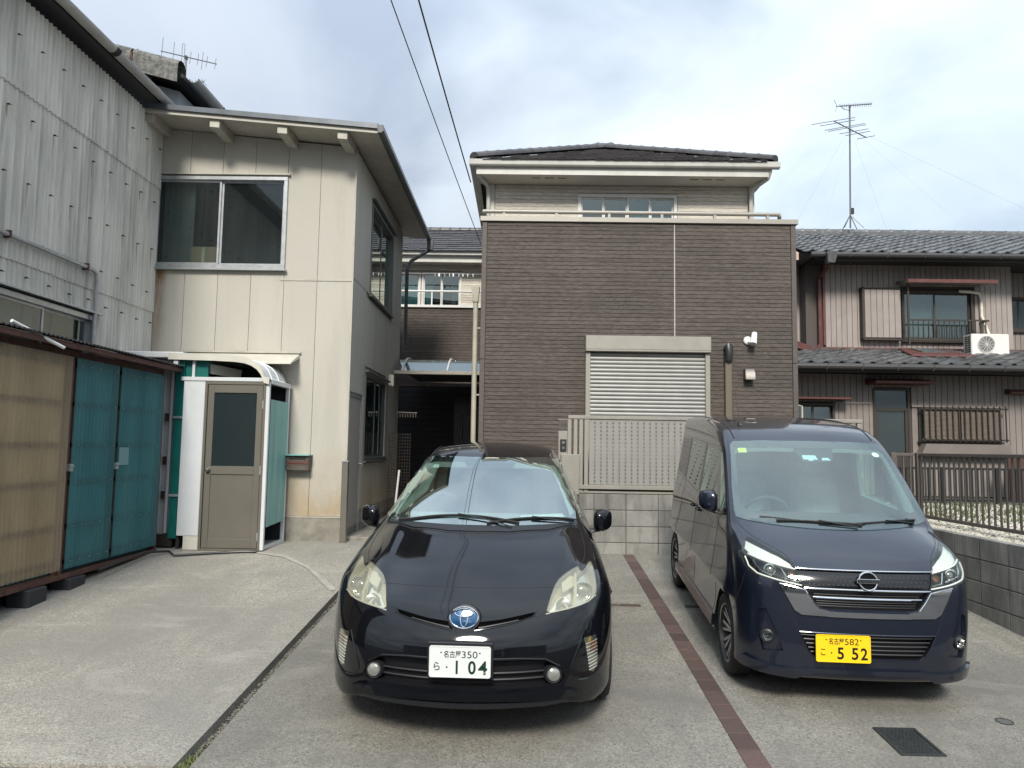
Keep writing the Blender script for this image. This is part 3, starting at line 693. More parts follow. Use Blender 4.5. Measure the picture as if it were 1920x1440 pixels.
def roof_front(parent, name, ex0, ex1, ey, ez, pitch, rows, tw, exp, tri=None, mesh=None, offz=.01):
    """tiles on a slope that rises away from the viewer; tri=(apex x) narrows to a hip"""
    c, s_ = math.cos(pitch), math.sin(pitch); L_ = rows*exp
    cnt = 0
    for k in range(rows):
        d = (k+1)*exp; f_ = (k+.5)/rows
        a, b = (ex0, ex1) if tri is None else (ex0+(tri-ex0)*f_, ex1+(tri-ex1)*f_)
        n = int((b-a)/tw)
        st_ = a+((b-a)-n*tw)/2+(tw/2)
        for i in range(n):
            x = st_+i*tw+(tw/2 if (k % 2 and tri is not None) else 0)
            if x > b: continue
            piece(name, mesh, parent, (x, ey+d*c, ez+d*s_+offz+random.uniform(-.003, .003)), rot=(pitch, 0, random.uniform(-.008, .008))); cnt += 1
    return cnt
tm = tilemesh(.30, .31, 'rooftile')
roof_front(roof, 'roof_tile', EX0, EX1, EY-.02, 6.19, slp, 10, .30, .275, tri=1.5, mesh=tm)
def ridge_caps(parent, a, b, mesh, step, name='ridge_cap'):
    a, b = Vector(a), Vector(b); d = b-a; n = int(d.length/step); d.normalize()
    rot = d.to_track_quat('Y', 'Z').to_euler()
    for k in range(n+1): p = a+d*(k*step); piece(name, mesh, parent, tuple(p), rot=rot)
def capmesh(r, l, mat):
    m = MB(); A = np.linspace(-.15, math.pi+.15, 9)
    m.sheet(lambda u, v: ((r+.012*(v > l*.8) )*math.cos(u), v, (r+.012*(v > l*.8))*math.sin(u)*.8), A, [0, l*.79, l*.8, l])
    m.add([(r*math.cos(u), 0, r*math.sin(u)*.8) for u in A]+[(0, 0, 0)], [tuple(range(9))])
    return m.mesh('ridge_cap', mat, recalc=False, smooth=True, ang=40)
cm_ = capmesh(.10, .30, 'rooftile')
ridge_caps(roof, (EX0+.05, EY+.0, 6.235), (AP[0], AP[1], AP[2]+.04), cm_, .27); ridge_caps(roof, (EX1-.05, EY+.0, 6.235), (AP[0], AP[1], AP[2]+.04), cm_, .27)
# downpipe at the left corner of the brown block
dp = thing('downpipe', 'beige downpipe with a square rain head at the left edge of the brown house', 'downpipe', (-.69, 10.5, 1.0))
tube('pipe', 'pipe_beige', dp, [(-.685, 10.5, 3.70), (-.685, 10.5, 1.72), (-.64, 10.5, 1.55), (-.58, 10.45, 1.40), (-.57, 10.4, 1.0)], .036, 14)
MB().hexa([(-.725, 10.455, 3.68), (-.65, 10.455, 3.68), (-.65, 10.54, 3.68), (-.725, 10.54, 3.68), (-.75, 10.43, 3.90), (-.63, 10.43, 3.90), (-.63, 10.56, 3.90), (-.75, 10.56, 3.90)]).build('rain_head', 'pipe_beige', dp, bevel=.004)
for z in (3.3, 2.35): box('bracket', 'pipe_beige', dp, -.70, -.60, 10.49, 10.53, z, z+.02)

# ================================================================== HOUSE BEHIND (left of the brown one)
b2 = thing('house', 'second brown and cream tiled house half hidden between the beige building and the brown house', 'house', (-1.8, 17, .4))
X0, X1 = -4.4, 1.2
box('wall', 'groove', b2, X0, X1, 16.508, 17.78, .3, 4.74); uwl = box('upper_wall', 'groove_cream', b2, X0, X1, 17.808, 22, .3, 6.1)
siding(b2, 'siding_board', 'siding', -3.4, -.2, 2.95, 4.72, .0625, 16.5, seg=(.3, .9), relief=.003)
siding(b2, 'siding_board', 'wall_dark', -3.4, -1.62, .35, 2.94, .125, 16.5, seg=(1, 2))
siding(b2, 'siding_board', 'siding_cream', -3.6, -.2, 4.8, 6.06, .06, 17.8, seg=(.15, .5), holes=[(-3.5, -1.52, 4.4, 5.86)])
box('parapet_cap', 'alu_white', b2, -3.6, -.1, 16.44, 16.6, 4.722, 4.78, bevel=.004)
r_ = MB().tube([(-3.6, 16.5, 5.10), (-.3, 16.5, 5.10)], .022, 8).build('terrace_rail', 'alu_white', b2, smooth=True)
for k in range(4): box('rail_post', 'alu_white', r_, -3.06+k*.98, -3.03+k*.98, 16.49, 16.52, 4.78, 5.08)
window(b2, FACE_Y(-3.5, 17.785, 4.62), 1.0, 1.22, sashes=2, glass='glass', fw=.05, sill=False, curtains=((.5, .97, 'curtain_teal', 60),))
window(b2, FACE_Y(-2.48, 17.785, 4.62), .97, 1.22, sashes=2, glass='glass', fw=.05, sill=False, curtains=((.02, .25, 'curtain_teal', 60), (.72, .95, 'curtain_grey', 60)))
carve(b2, uwl)
tube('drying_pole', 'steel', b2, [(-3.5, 17.2, 5.66), (-.9, 17.2, 5.66)], .012, 6)
for k in range(9): box('peg', 'white_paint', b2, -2.1+k*.11+random.uniform(-.03, .03), -2.085+k*.11, 17.18, 17.20, 5.60, 5.67)
rf = MB(); rs2 = math.atan2(1.30, 2.75)
rf.add([(-4.6, 17.25, 6.19), (1.4, 17.25, 6.19), (1.4, 20, 7.50), (-4.6, 20, 7.50), (-4.6, 22.7, 6.19), (1.4, 22.7, 6.19)], [(0, 1, 2, 3), (3, 2, 5, 4), (0, 4, 5, 1)])
rf2 = rf.build('roof', 'rooftile', b2, recalc=False)
box('fascia', 'gutter_white', rf2, -4.6, 1.3, 17.34, 17.38, 5.98, 6.16); box('soffit', 'soffit', rf2, -4.6, 1.3, 17.382, 17.79, 6.02, 6.03)
MB().prism([(17.22, 6.22), (17.23, 6.13), (17.338, 6.13), (17.338, 6.22)], 'x', -4.6, 1.35).build('gutter', 'gutter_white', rf2, bevel=.003)
roof_front(rf2, 'roof_tile', -3.4, .2, 17.2, 6.20, rs2, 11, .30, .277, mesh=tm)
ridge_caps(rf2, (-3.4, 20, 7.53), (.2, 20, 7.53), cm_, .27)
# entrance under a curved canopy; its deep shade is put into the dark colours
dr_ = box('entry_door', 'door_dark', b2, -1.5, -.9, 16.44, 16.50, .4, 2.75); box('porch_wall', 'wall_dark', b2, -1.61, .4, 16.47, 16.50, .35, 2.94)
for x in (-1.32, -1.16): tube('pull_bar', 'steel', dr_, [(x, 16.40, 1.5), (x, 16.40, 2.3)], .012, 6)
cp = thing('porch_canopy', 'curved smoky polycarbonate canopy with pale metal ribs over the dark passage', 'canopy', (-1.5, 13.3, 3))
arc = lambda t: (13.25+1.3*t, 2.96+.27*math.sin(min(1, t*1.7)*math.pi/2)+.05*t)
m = MB(); m.sheet(lambda u, v: (u, arc(v)[0], arc(v)[1]), [-2.28, -.63], np.linspace(0, 1, 12)); m.sheet(lambda u, v: (u, arc(v)[0], arc(v)[1]-.006), [-2.28, -.63], np.linspace(0, 1, 12))
m.build('canopy_sheet', 'polycarb', cp, smooth=True, recalc=False)
for x in (-2.16, -1.35, -.64): MB().tube([(x, arc(t)[0], arc(t)[1]+.012) for t in np.linspace(0, 1, 10)], .022, 6).build('rib', 'alu_white', cp, smooth=True)
box('front_gutter', 'alu_champagne', cp, -2.3, -.61, 13.18, 13.25, 2.90, 2.965, bevel=.006)
dk_ = MB().box(-2.3, -.62, 14.6, 16.4, 3.05, 3.10).build('rear_deck', 'wall_dark', cp)  # deck added behind the canopy to close the passage off from light
hg = thing('hanging_rail', 'thin rail of small hooks in the dark passage under the canopy', 'rail', (-2.1, 13.6, 2.2))
tube('rail', 'alu_champagne', hg, [(-2.3, 13.6, 2.24), (-1.92, 13.6, 2.23)], .009, 6)
for k in range(8): tube('hook', 'alu_champagne', hg, [(-2.28+k*.048, 13.6, 2.22), (-2.275+k*.048, 13.59, 2.15)], .006, 5)
gp = thing('wire_mesh_panel', 'dark wire mesh panel leaning in the passage left of the black car roof', 'mesh panel', (-2.1, 13.0, .4))
m = MB()
for k in range(9): m.tube([(-2.3+k*.045, 13.0, .42), (-2.3+k*.045, 13.0, 1.85)], .004, 5)
for k in range(26): m.tube([(-2.3, 13.0, .45+k*.055), (-1.94, 13.0, .45+k*.055)], .004, 5)
m.build('wire_grid', 'frame_dark', gp)
ws_ = thing('loose_plank', 'short white plank standing in the passage beside the mesh panel', 'plank', (-2.1, 12.6, .4)); MB().bar((-2.12, 12.6, .4), (-2.05, 12.6, 1.22), .05, .03).build('plank', 'white_paint', ws_)

# ================================================================== MAUVE NEIGHBOUR HOUSE
MATS.update({
 'mauve': lambda: simple('mauve', (.30, .262, .24), .55, .1, var=.04, nz=(2.2, .14), dirt=[((.14, .12, .11), 2, .5, .75, .45, (1, 1, .25))]),
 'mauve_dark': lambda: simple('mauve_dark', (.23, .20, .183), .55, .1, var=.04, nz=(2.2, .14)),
 'mauve_gap': lambda: simple('mauve_gap', (.085, .072, .066), .9),
 'maroon': lambda: simple('maroon', (.115, .042, .036), .45, .1, nz=(6, .2), dirt=[((.2, .1, .08), 5, .5, .7, .4)]),
 'wood_pink': lambda: simple('wood_pink', (.48, .34, .27), .7, nz=(6, .15)),
 'gutter_dark': lambda: simple('gutter_dark', (.035, .034, .033), .5, nz=(8, .2)),
 'ac_white': lambda: simple('ac_white', (.66, .65, .61), .5, nz=(3, .08), dirt=[((.4, .38, .33), 5, .5, .75, .35)]),
 'blind': lambda: simple('blind', (.17, .14, .115), .9, var=0, nz=(50, .45, (.15, 1, 3))),
 'sheer': lambda: simple('sheer', (.40, .45, .44), .9, nz=(5, .12)),
 'rust_cloth': lambda: simple('rust_cloth', (.25, .10, .06), .8),
 'wrap': lambda: simple('wrap', (.62, .58, .48), .6, nz=(30, .3)),
})
nh = thing('house', 'mauve metal clad neighbour house with grey tiled roofs, a window blind and an air conditioner', 'house', (7.6, 14, .83))
UY, LY = 15.5, 14.0
slab_holes(nh, 'wall', 'mauve_gap', 5.9, 10.18, UY+.013, UY+.6, 3.3, 5.62, [(7.852, 9.348, 3.952, 5.028)]); box('wall', 'mauve_gap', nh, 5.2, 10.18, UY+.61, 20, 3.3, 5.62)
slab_holes(nh, 'wall', 'mauve_gap', 10.185, 13, UY+.502, UY+1.0, 3.3, 5.6, [(10.312, 10.948, 4.272, 5.008)]); box('wall', 'mauve_gap', nh, 10.185, 13, UY+1.01, 20, 3.3, 5.6)
slab_holes(nh, 'wall', 'mauve_gap', 4.9, 12, LY+.013, LY+.6, .7, 3.12, [(5.012, 5.828, 1.392, 2.558), (7.352, 8.868, 1.862, 2.498)]); box('wall', 'mauve_gap', nh, 4.9, 12, LY+.61, 20, .7, 3.12)
def boards(parent, x0, x1, z0, z1, y, pitch, mat, holes=()):
    n = int(round((x1-x0)/pitch)); pitch = (x1-x0)/n; cache = {}
    for k in range(n):
        xm = x0+(k+.5)*pitch; sp = [(z0, z1)]
        for (a, b, c, d) in holes:
            if a < xm < b: sp = [q for (e_, f_) in sp for q in ((e_, min(f_, c)), (max(e_, d), f_)) if q[1]-q[0] > .03]
        for (a, b) in sp:
            key = (round(a, 3), round(b, 3))
            if key not in cache: cache[key] = MB().box(-pitch/2+.0035, pitch/2-.0035, -.012, .012, a, b).mesh('wall_board', mat, bevel=.003)
            piece('wall_board', cache[key], parent, (xm, y, 0))
boards(nh, 6.30, 10.17, 3.72, 5.60, UY, .112, 'mauve', holes=[(7.82, 9.36, 3.93, 5.12)])
# recessed left part of the upper storey
box('side_wall', 'mauve_gap', nh, 5.2, 6.26, UY+.36, UY+.5, 3.3, 5.75); boards(nh, 5.2, 6.24, 3.4, 5.7, UY+.35, .112, 'mauve')
boards(nh, 10.2, 12.4, 3.4, 5.55, UY+.49, .112, 'mauve_dark', holes=[(10.30, 10.95, 4.28, 5.02)])
window(nh, FACE_Y(10.32, UY+.46, 4.28), .62, .72, frame='frame_dark', glass='glass_frost', sill=True)
box('corner_post', 'maroon', nh, 6.245, 6.298, UY-.03, UY+.05, 3.85, 5.62, bevel=.003)
boards(nh, 5.0, 9.72, .86, 3.10, LY, .1115, 'mauve_dark', holes=[(5.0, 5.82, 1.4, 2.57), (6.52, 7.22, .8, 2.86), (7.36, 8.86, 1.86, 2.5)])
boards(nh, 9.76, 11.5, .86, 3.10, LY+.25, .1115, 'mauve_dark')
# roofs
er, ez_ = 14.75, 5.60; pu = math.atan2(1.16, 2.75)
rm = MB(); rm.add([(5.5, er, ez_), (12.5, er, ez_), (12.5, 17.5, 6.76), (5.5, 17.5, 6.76), (5.5, 20.3, ez_), (12.5, 20.3, ez_)], [(0, 1, 2, 3), (3, 2, 5, 4), (0, 4, 5, 1)])
ur = rm.build('roof', 'kawara', nh, recalc=False)
km = tilemesh(.275, .30, 'kawara', kind='wave')
roof_front(ur, 'roof_tile', 5.5, 12.4, er-.03, ez_+.01, pu, 11, .275, .265, mesh=km, offz=.03)
rc = MB()
rc.box(5.4, 12.5, 17.4, 17.6, 6.76, 6.86); rc.build('ridge_base', 'kawara', ur, bevel=.01)
cm2 = capmesh(.09, .30, 'kawara'); ridge_caps(ur, (5.4, 17.5, 6.86), (12.4, 17.5, 6.86), cm2, .30)
MB().tube([(5.7, er-.07, 5.56), (12.5, er-.07, 5.56)], .06, 10).build('gutter', 'gutter_dark', ur, smooth=True)
box('eave_board', 'gutter_dark', ur, 5.9, 12.4, er+.0, er+.04, 5.47, 5.585); box('eave_soffit', 'gutter_dark', ur, 5.9, 12.4, er+.042, UY+.3, 5.56, 5.58)
for k in range(6): tube('gutter_hook', 'gutter_dark', ur, [(6.45+k*.74, er-.13, 5.50), (6.47+k*.74, er-.135, 5.56), (6.50+k*.74, er-.12, 5.63)], .008, 5)
MB().add([(5.42, er-.05, 5.60), (5.47, er-.05, 5.60), (5.47, er-.05, 5.45), (5.42, er-.05, 5.45), (5.42, 17.5, 6.80), (5.47, 17.5, 6.80), (5.47, 17.5, 6.62), (5.42, 17.5, 6.62)], [(0, 1, 2, 3), (4, 7, 6, 5), (0, 3, 7, 4), (1, 5, 6, 2), (0, 4, 5, 1), (3, 2, 6, 7)]).build('barge_board', 'wood_pink', ur)
MB().hexa([(6.0, er-.17, 5.38), (6.14, er-.17, 5.38), (6.14, er-.03, 5.38), (6.0, er-.03, 5.38), (5.98, er-.2, 5.60), (6.2, er-.2, 5.60), (6.2, er-.0, 5.60), (5.98, er-.0, 5.60)]).build('rain_head', 'kawara', ur)
dpn = tube('downpipe', 'maroon', nh, [(6.10, er-.08, 5.38), (6.16, UY-.06, 5.25), (6.16, UY-.06, 3.86), (6.02, UY-.2, 3.72), (5.86, UY-.5, 3.66)], .04, 8)
le, lz = 13.30, 3.20; pl_ = math.atan2(.56, 2.2)
rm = MB(); rm.add([(4.7, le, lz), (12, le, lz), (12, UY, lz+.56), (4.7, UY, lz+.56), (4.7, le, lz-.05), (12, le, lz-.05)], [(0, 1, 2, 3), (0, 4, 5, 1)])
lr = rm.build('lower_roof', 'kawara', nh, recalc=False)
km2 = tilemesh(.275, .31, 'kawara', name='porch_roof_tile', kind='wave')
roof_front(lr, 'eave_tile', 4.75, 11.6, le-.03, lz, pl_, 8, .275, .275, mesh=km2, offz=.03)
MB().tube([(4.8, le-.09, 3.15), (12, le-.09, 3.15)], .062, 10).build('gutter', 'gutter_dark', lr, smooth=True)
box('eave_board', 'gutter_dark', lr, 4.9, 12, le+.0, le+.04, 3.06, 3.14); box('eave_soffit', 'gutter_dark', lr, 4.9, 12, le+.042, LY, 3.12, 3.14)
for k in range(8): tube('gutter_hook', 'gutter_dark', lr, [(5.35+k*.62, le-.155, 3.08), (5.37+k*.62, le-.16, 3.15), (5.40+k*.62, le-.14, 3.21)], .008, 5)
box('flashing', 'maroon', lr, 5.9, 12, UY-.14, UY-.02, 3.70, 3.80, bevel=.008); box('flashing', 'maroon', lr, 6.0, 12, UY-.22, UY-.142, 3.64, 3.73, bevel=.008)
MB().bar((4.85, UY-.5, 4.02), (5.95, UY-.2, 3.72), .16, .10).bar((4.8, UY-.75, 3.92), (5.85, UY-.42, 3.64), .10, .06).build('hip_flashing', 'maroon', lr, bevel=.01)
sk = MB().hexa([(7.35, 14.1, 3.46), (8.55, 14.1, 3.46), (8.35, 15.1, 3.70), (7.6, 15.1, 3.70), (7.35, 14.1, 3.50), (8.55, 14.1, 3.50), (8.35, 15.1, 3.76), (7.6, 15.1, 3.76)]).build('roof_patch', 'maroon', lr, bevel=.01)
MB().hexa([(7.72, 14.45, 3.58), (8.22, 14.45, 3.58), (8.2, 14.95, 3.70), (7.76, 14.95, 3.70), (7.72, 14.45, 3.61), (8.22, 14.45, 3.61), (8.2, 14.95, 3.74), (7.76, 14.95, 3.74)]).build('patch_cover', 'kawara', sk)
# storm shutter case, upper window with balcony rail
sb = box('shutter_case', 'mauve_gap', nh, 7.03, 7.80, UY-.14, UY-.013, 3.99, 5.03)
boards(sb, 7.05, 7.79, 4.01, 5.01, UY-.15, .123, 'mauve')
box('case_edge', 'frame_dark', sb, 7.0, 7.028, UY-.17, UY-.02, 3.97, 5.06); box('case_edge', 'frame_dark', sb, 7.0, 7.81, UY-.17, UY-.02, 5.032, 5.06); box('case_edge', 'frame_dark', sb, 7.0, 7.81, UY-.17, UY-.02, 3.955, 3.985)
wu = window(nh, FACE_Y(7.86, UY-.05, 3.96), 1.48, 1.06, frame='frame_dark', glass='glass', fw=.05, depth=.08, split=[0, .47, 1], curtains=((.18, .70, 'sheer', 45), (.72, 1.44, 'curtain_grey', 25)), label='sliding window with lace curtains behind a low iron railing')
sw_ = MB()
for k in range(26): sw_.box(7.90, 7.99, UY+.0, UY+.012, 4.03+k*.037, 4.03+k*.037+.022)
tag(sw_.build('wooden_louvre', 'wood_pink', wu), kind='stuff')
aw = MB().prism([(UY-.013, 5.22), (UY-.50, 5.13), (UY-.50, 5.09), (UY-.013, 5.16)], 'x', 7.78, 9.55).build('awning', 'mauve_dark', nh, bevel=.004); box('awning_edge', 'maroon', aw, 7.76, 9.57, UY-.53, UY-.503, 5.09, 5.16)
br = MB().bar((7.86, UY-.32, 4.36), (9.48, UY-.32, 4.36), .03, .03).bar((7.86, UY-.32, 3.95), (9.48, UY-.32, 3.95), .03, .03).bar((7.86, UY-.32, 3.85), (7.86, UY-.32, 5.1), .035, .035).bar((9.48, UY-.32, 4.36), (9.48, UY-.02, 4.36), .03, .03).build('balcony_rail', 'frame_dark', nh)
for k in range(15): box('baluster', 'frame_dark', br, 7.94+k*.105, 7.956+k*.105, UY-.33, UY-.314, 3.965, 4.345)
# lower windows, door, blind and grille
window(nh, FACE_Y(5.02, LY-.03, 1.4), .80, 1.15, frame='frame_dark', glass='glass', curtains=((.05, .75, 'curtain_grey', 40),), fw=.05)
box('eyebrow', 'maroon', nh, 4.95, 6.02, LY-.32, LY-.013, 2.60, 2.64, bevel=.006)
box('belt_trim', 'mauve', nh, 5.84, 6.50, LY-.035, LY-.013, 2.545, 2.575); box('belt_trim', 'mauve', nh, 7.24, 8.9, LY-.05, LY-.013, 2.50, 2.53)
dn = MB().box(6.53, 6.57, LY-.03, LY+.06, .84, 2.84).box(7.17, 7.21, LY-.03, LY+.06, .84, 2.84).box(6.57, 7.17, LY-.03, LY+.06, 2.8, 2.84).box(6.57, 7.17, LY-.03, LY+.06, 2.42, 2.47).box(6.57, 7.17, LY-.02, LY+.04, .84, 1.6).box(6.57, 6.62, LY-.02, LY+.04, 1.6, 2.42).box(7.12, 7.17, LY-.02, LY+.04, 1.6, 2.42).build('door', 'frame_dark', nh)
box('transom_pane', 'glass_dark', dn, 6.57, 7.17, LY+.0, LY+.006, 2.47, 2.8); box('door_pane', 'glass_dark', dn, 6.62, 7.12, LY+.0, LY+.006, 1.6, 2.42)
box('curtain', 'curtain_grey', dn, 6.63, 7.11, LY+.03, LY+.035, 2.0, 2.40); box('cloth', 'rust_cloth', dn, 6.92, 7.11, LY+.02, LY+.028, 1.62, 2.08)
MB().prism([(LY-.013, 3.02), (LY-.42, 2.95), (LY-.42, 2.90), (LY-.013, 2.90)], 'x', 6.40, 7.48).build('door_eyebrow', 'maroon', nh, bevel=.006)
window(nh, FACE_Y(7.36, LY-.03, 1.87), 1.5, .62, frame='frame_dark', glass='glass_dark')
bl = thing('bamboo_blind', 'brown bamboo blind tied behind the window grille of the mauve house', 'blind', (8.1, 13.85, 1.87))
for a, b in ((7.42, 8.06), (8.09, 8.80)):
    bb = MB()
    for k in range(27): bb.box(a, b, LY-.135, LY-.128, 1.87+k*.0225, 1.87+k*.0225+.0175)
    bb.build('blind_half', 'blind', bl)
gr = MB().bar((7.34, LY-.17, 2.47), (8.92, LY-.17, 2.47), .03, .03).bar((7.34, LY-.17, 1.90), (8.92, LY-.17, 1.90), .03, .03).build('window_grille', 'frame_dark', nh)
for k in range(15): box('grille_bar', 'frame_dark', gr, 7.38+k*.1065, 7.398+k*.1065, LY-.185, LY-.165, 1.86, 2.52)
MB().hexa([(7.30, LY-.20, 1.60), (8.95, LY-.20, 1.60), (8.95, LY-.02, 1.60), (7.30, LY-.02, 1.60), (7.38, LY-.24, 1.82), (8.90, LY-.24, 1.82), (8.90, LY-.02, 1.82), (7.38, LY-.02, 1.82)]).build('window_apron', 'mauve_dark', nh)
MB().prism([(LY-.013, 2.86), (LY-.2, 2.80), (LY-.2, 2.76), (LY-.013, 2.76)], 'x', 8.98, 9.38).build('vent_hood', 'maroon', nh, bevel=.005)
# things along the foot of the house
br_ = thing('storage_board', 'reddish brown plank panel leaning behind the fence at the far right', 'panel', (9.0, 13.3, .83))
for k in range(6): box('plank', 'redwood', br_, 8.55+k*.16, 8.70+k*.16, 13.3, 13.33, .85, 1.62)
# air conditioner
ac = thing('air_conditioner', 'white outdoor air conditioner unit on brackets above the lower roof of the mauve house', 'air conditioner', (9.2, 14.8, 3.45))
box('casing', 'ac_white', ac, 8.86, 9.60, 14.75, 15.03, 3.60, 4.02, bevel=.012, seg=2)
MB().lathe([(.155, 0), (.165, -.012), (.172, -.012), (.175, 0)], 32, Matrix.Translation((9.15, 14.745, 3.81))@Matrix.Rotation(-math.pi/2, 4, 'X')).build('fan_ring', 'ac_white', ac, smooth=True)
fr_ = MB().lathe([(.0001, .0), (.158, .0)], 28, Matrix.Translation((9.15, 14.742, 3.81))@Matrix.Rotation(math.pi/2, 4, 'X')).build('fan_opening', 'frame_dark', ac)
m = MB()
for rr in (.03, .055, .08, .105, .13, .15): m.tube([(9.15+rr*math.cos(a), 14.737, 3.81+rr*math.sin(a)) for a in np.linspace(0, 2*math.pi, 25)], .0035, 4)
for a in np.linspace(0, math.pi, 7)[:-1]: m.bar((9.15-.155*math.cos(a), 14.735, 3.81-.155*math.sin(a)), (9.15+.155*math.cos(a), 14.735, 3.81+.155*math.sin(a)), .005, .005)
m.build('fan_grille', 'ac_white', fr_)
for k in range(8):
    for j in range(2): box('side_louvre', 'frame_dark', ac, 8.855, 8.859, 14.79+j*.1, 14.87+j*.1, 3.66+k*.042, 3.66+k*.042+.026)
for x in (9.0, 9.45): MB().bar((x-.03, 14.9, 3.59), (x+.05, 14.55, 3.44), .035, .025).bar((x-.03, 14.9, 3.575), (x-.03, 15.45, 3.70), .03, .03).build('bracket', 'ac_white', ac)
tube('pipe_wrap', 'wrap', ac, [(9.05, UY-.05, 5.02), (9.30, UY-.08, 5.00), (9.47, UY-.06, 4.97), (9.50, UY-.06, 4.85), (9.50, UY-.06, 4.5), (9.53, UY-.12, 4.3), (9.5, UY-.3, 4.02)], .032, 8)
# white pipe frame at the right edge of the brown house
wp = thing('white_pipe', 'cream bent pipe at the right edge of the brown house', 'pipe', (3.86, 10.4, 1.9)); tube('pipe', 'pipe_beige', wp, [(3.80, 10.4, 2.35), (3.80, 10.4, 2.28), (3.88, 10.4, 2.26), (3.88, 10.4, 2.0), (3.80, 10.4, 1.98)], .014, 8)

MATS.update({
 'beige': lambda: beige_mat(),
 'beige_trim': lambda: simple('beige_trim', (.42, .40, .345), .6, nz=(8, .12), dirt=[((.24, .22, .18), 4, .5, .75, .5)]),
 'foundation': lambda: simple('foundation', (.24, .225, .19), .9, nz=(7, .3), dirt=[((.12, .11, .09), 3, .45, .7, .6)], bump=(60, .002)),
 'metal_dark': lambda: simple('metal_dark', (.10, .11, .12), .35, .5, nz=(6, .2)),
 'corrugated': lambda: corr_mat(),
 'pvc_gutter': lambda: simple('pvc_gutter', (.40, .395, .37), .4, nz=(5, .15), dirt=[((.18, .17, .15), 4, .5, .75, .5)]),
 'galv': lambda: simple('galv', (.40, .42, .43), .35, .5, nz=(12, .2)),
 'rust': lambda: simple('rust', (.085, .04, .032), .75, .1, nz=(14, .4), dirt=[((.16, .07, .035), 9, .5, .7, .6)], bump=(60, .0015)),
 'tarry': lambda: simple('tarry', (.03, .028, .028), .8, nz=(20, .4)),
 'cement_old': lambda: simple('cement_old', (.17, .168, .155), .95, nz=(24, .35), dirt=[((.05, .05, .045), 11, .42, .62, .8), ((.36, .36, .34), 16, .58, .7, .5)], bump=(50, .006)),
 'gable_blue': lambda: simple('gable_blue', (.34, .37, .40), .6, nz=(3, .12)),
 'pvc_teal': lambda: plastic_mat('pvc_teal', (.12, .30, .31), (.07, .19, .22)),
 'pvc_clear': lambda: plastic_mat('pvc_clear', (.56, .45, .32), (.34, .26, .18)),
 'teal_paint': lambda: simple('teal_paint', (.005, .12, .105), .4, nz=(5, .15)),
 'booth_white': lambda: simple('booth_white', (.58, .60, .61), .35, nz=(4, .06)),
 'booth_cream': lambda: simple('booth_cream', (.55, .53, .46), .5, nz=(6, .1)),
 'door_taupe': lambda: simple('door_taupe', (.20, .185, .155), .35, .45, nz=(3, .08)),
 'sheet_aqua': lambda: simple('sheet_aqua', (.16, .36, .345), .55, nz=(8, .16, (1, 1, .15)), dirt=[((.33, .44, .42), 9, .5, .7, .5, (1, 1, .12))]),
 'container_grey': lambda: simple('container_grey', (.40, .41, .42), .4, nz=(4, .1), dirt=[((.2, .2, .2), 4, .55, .75, .5, (1, 1, .3))]),
 'box_rusty': lambda: simple('box_rusty', (.09, .085, .07), .7, .2, nz=(30, .4), dirt=[((.12, .04, .03), 12, .5, .65, .7)]),
 'cardboard': lambda: simple('cardboard', (.42, .30, .20), .9),
 'wire': lambda: simple('wire', (.02, .02, .02), .6),
 'aerial': lambda: simple('aerial', (.16, .165, .17), .4, .6),
 'house_plain': lambda: simple('house_plain', (.30, .28, .26), .8, nz=(.8, .2)),
})
def beige_mat():
    t = MT('beige'); c = t.mix(t.mr(t.noise(160, 5, .7), .35, .65), (.40, .38, .33), (.49, .47, .415))
    c = t.mix(1., c, t.grey(t.mr(t.rand(), 0, 1, .95, 1.04)), 'MULTIPLY')
    z = t.n.new('ShaderNodeSeparateXYZ'); t.l.new(t.pos, z.inputs[0])
    low = t.mr(z.outputs[2], .66, 1.7, .75, 0)      # splash dirt and ochre staining that rises from the footing
    f = t.ma('MULTIPLY', low, t.mr(t.noise(1.6, 6, .65), .35, .62)); c = t.mix(f, c, (.34, .24, .13))
    f = t.ma('MULTIPLY', t.mr(t.noise(2.2, 6, .6, .3, (1, 1, .12)), .5, .72), .4); c = t.mix(f, c, (.30, .275, .22))
    # rust run below the left window corner
    rx = t.ma('ABSOLUTE', t.ma('ADD', z.outputs[0], 5.0), 0); f1 = t.mr(rx, .02, .14, 1, 0); f2 = t.mr(z.outputs[2], 2.6, 3.95, 0, 1)
    f3 = t.mr(z.outputs[2], 3.95, 4.02, 1, 0)
    f = t.ma('MULTIPLY', t.ma('MULTIPLY', f1, f2), t.ma('MULTIPLY', f3, t.mr(t.noise(6, 5, .7, 0, (2, 2, .3)), .3, .55))); c = t.mix(f, c, (.24, .12, .04))
    t.color(c); t.set(Roughness=.85); t.p.inputs['Specular IOR Level'].default_value = .25; t.bump(t.noise(220, 4, .7), .0018); return t.m
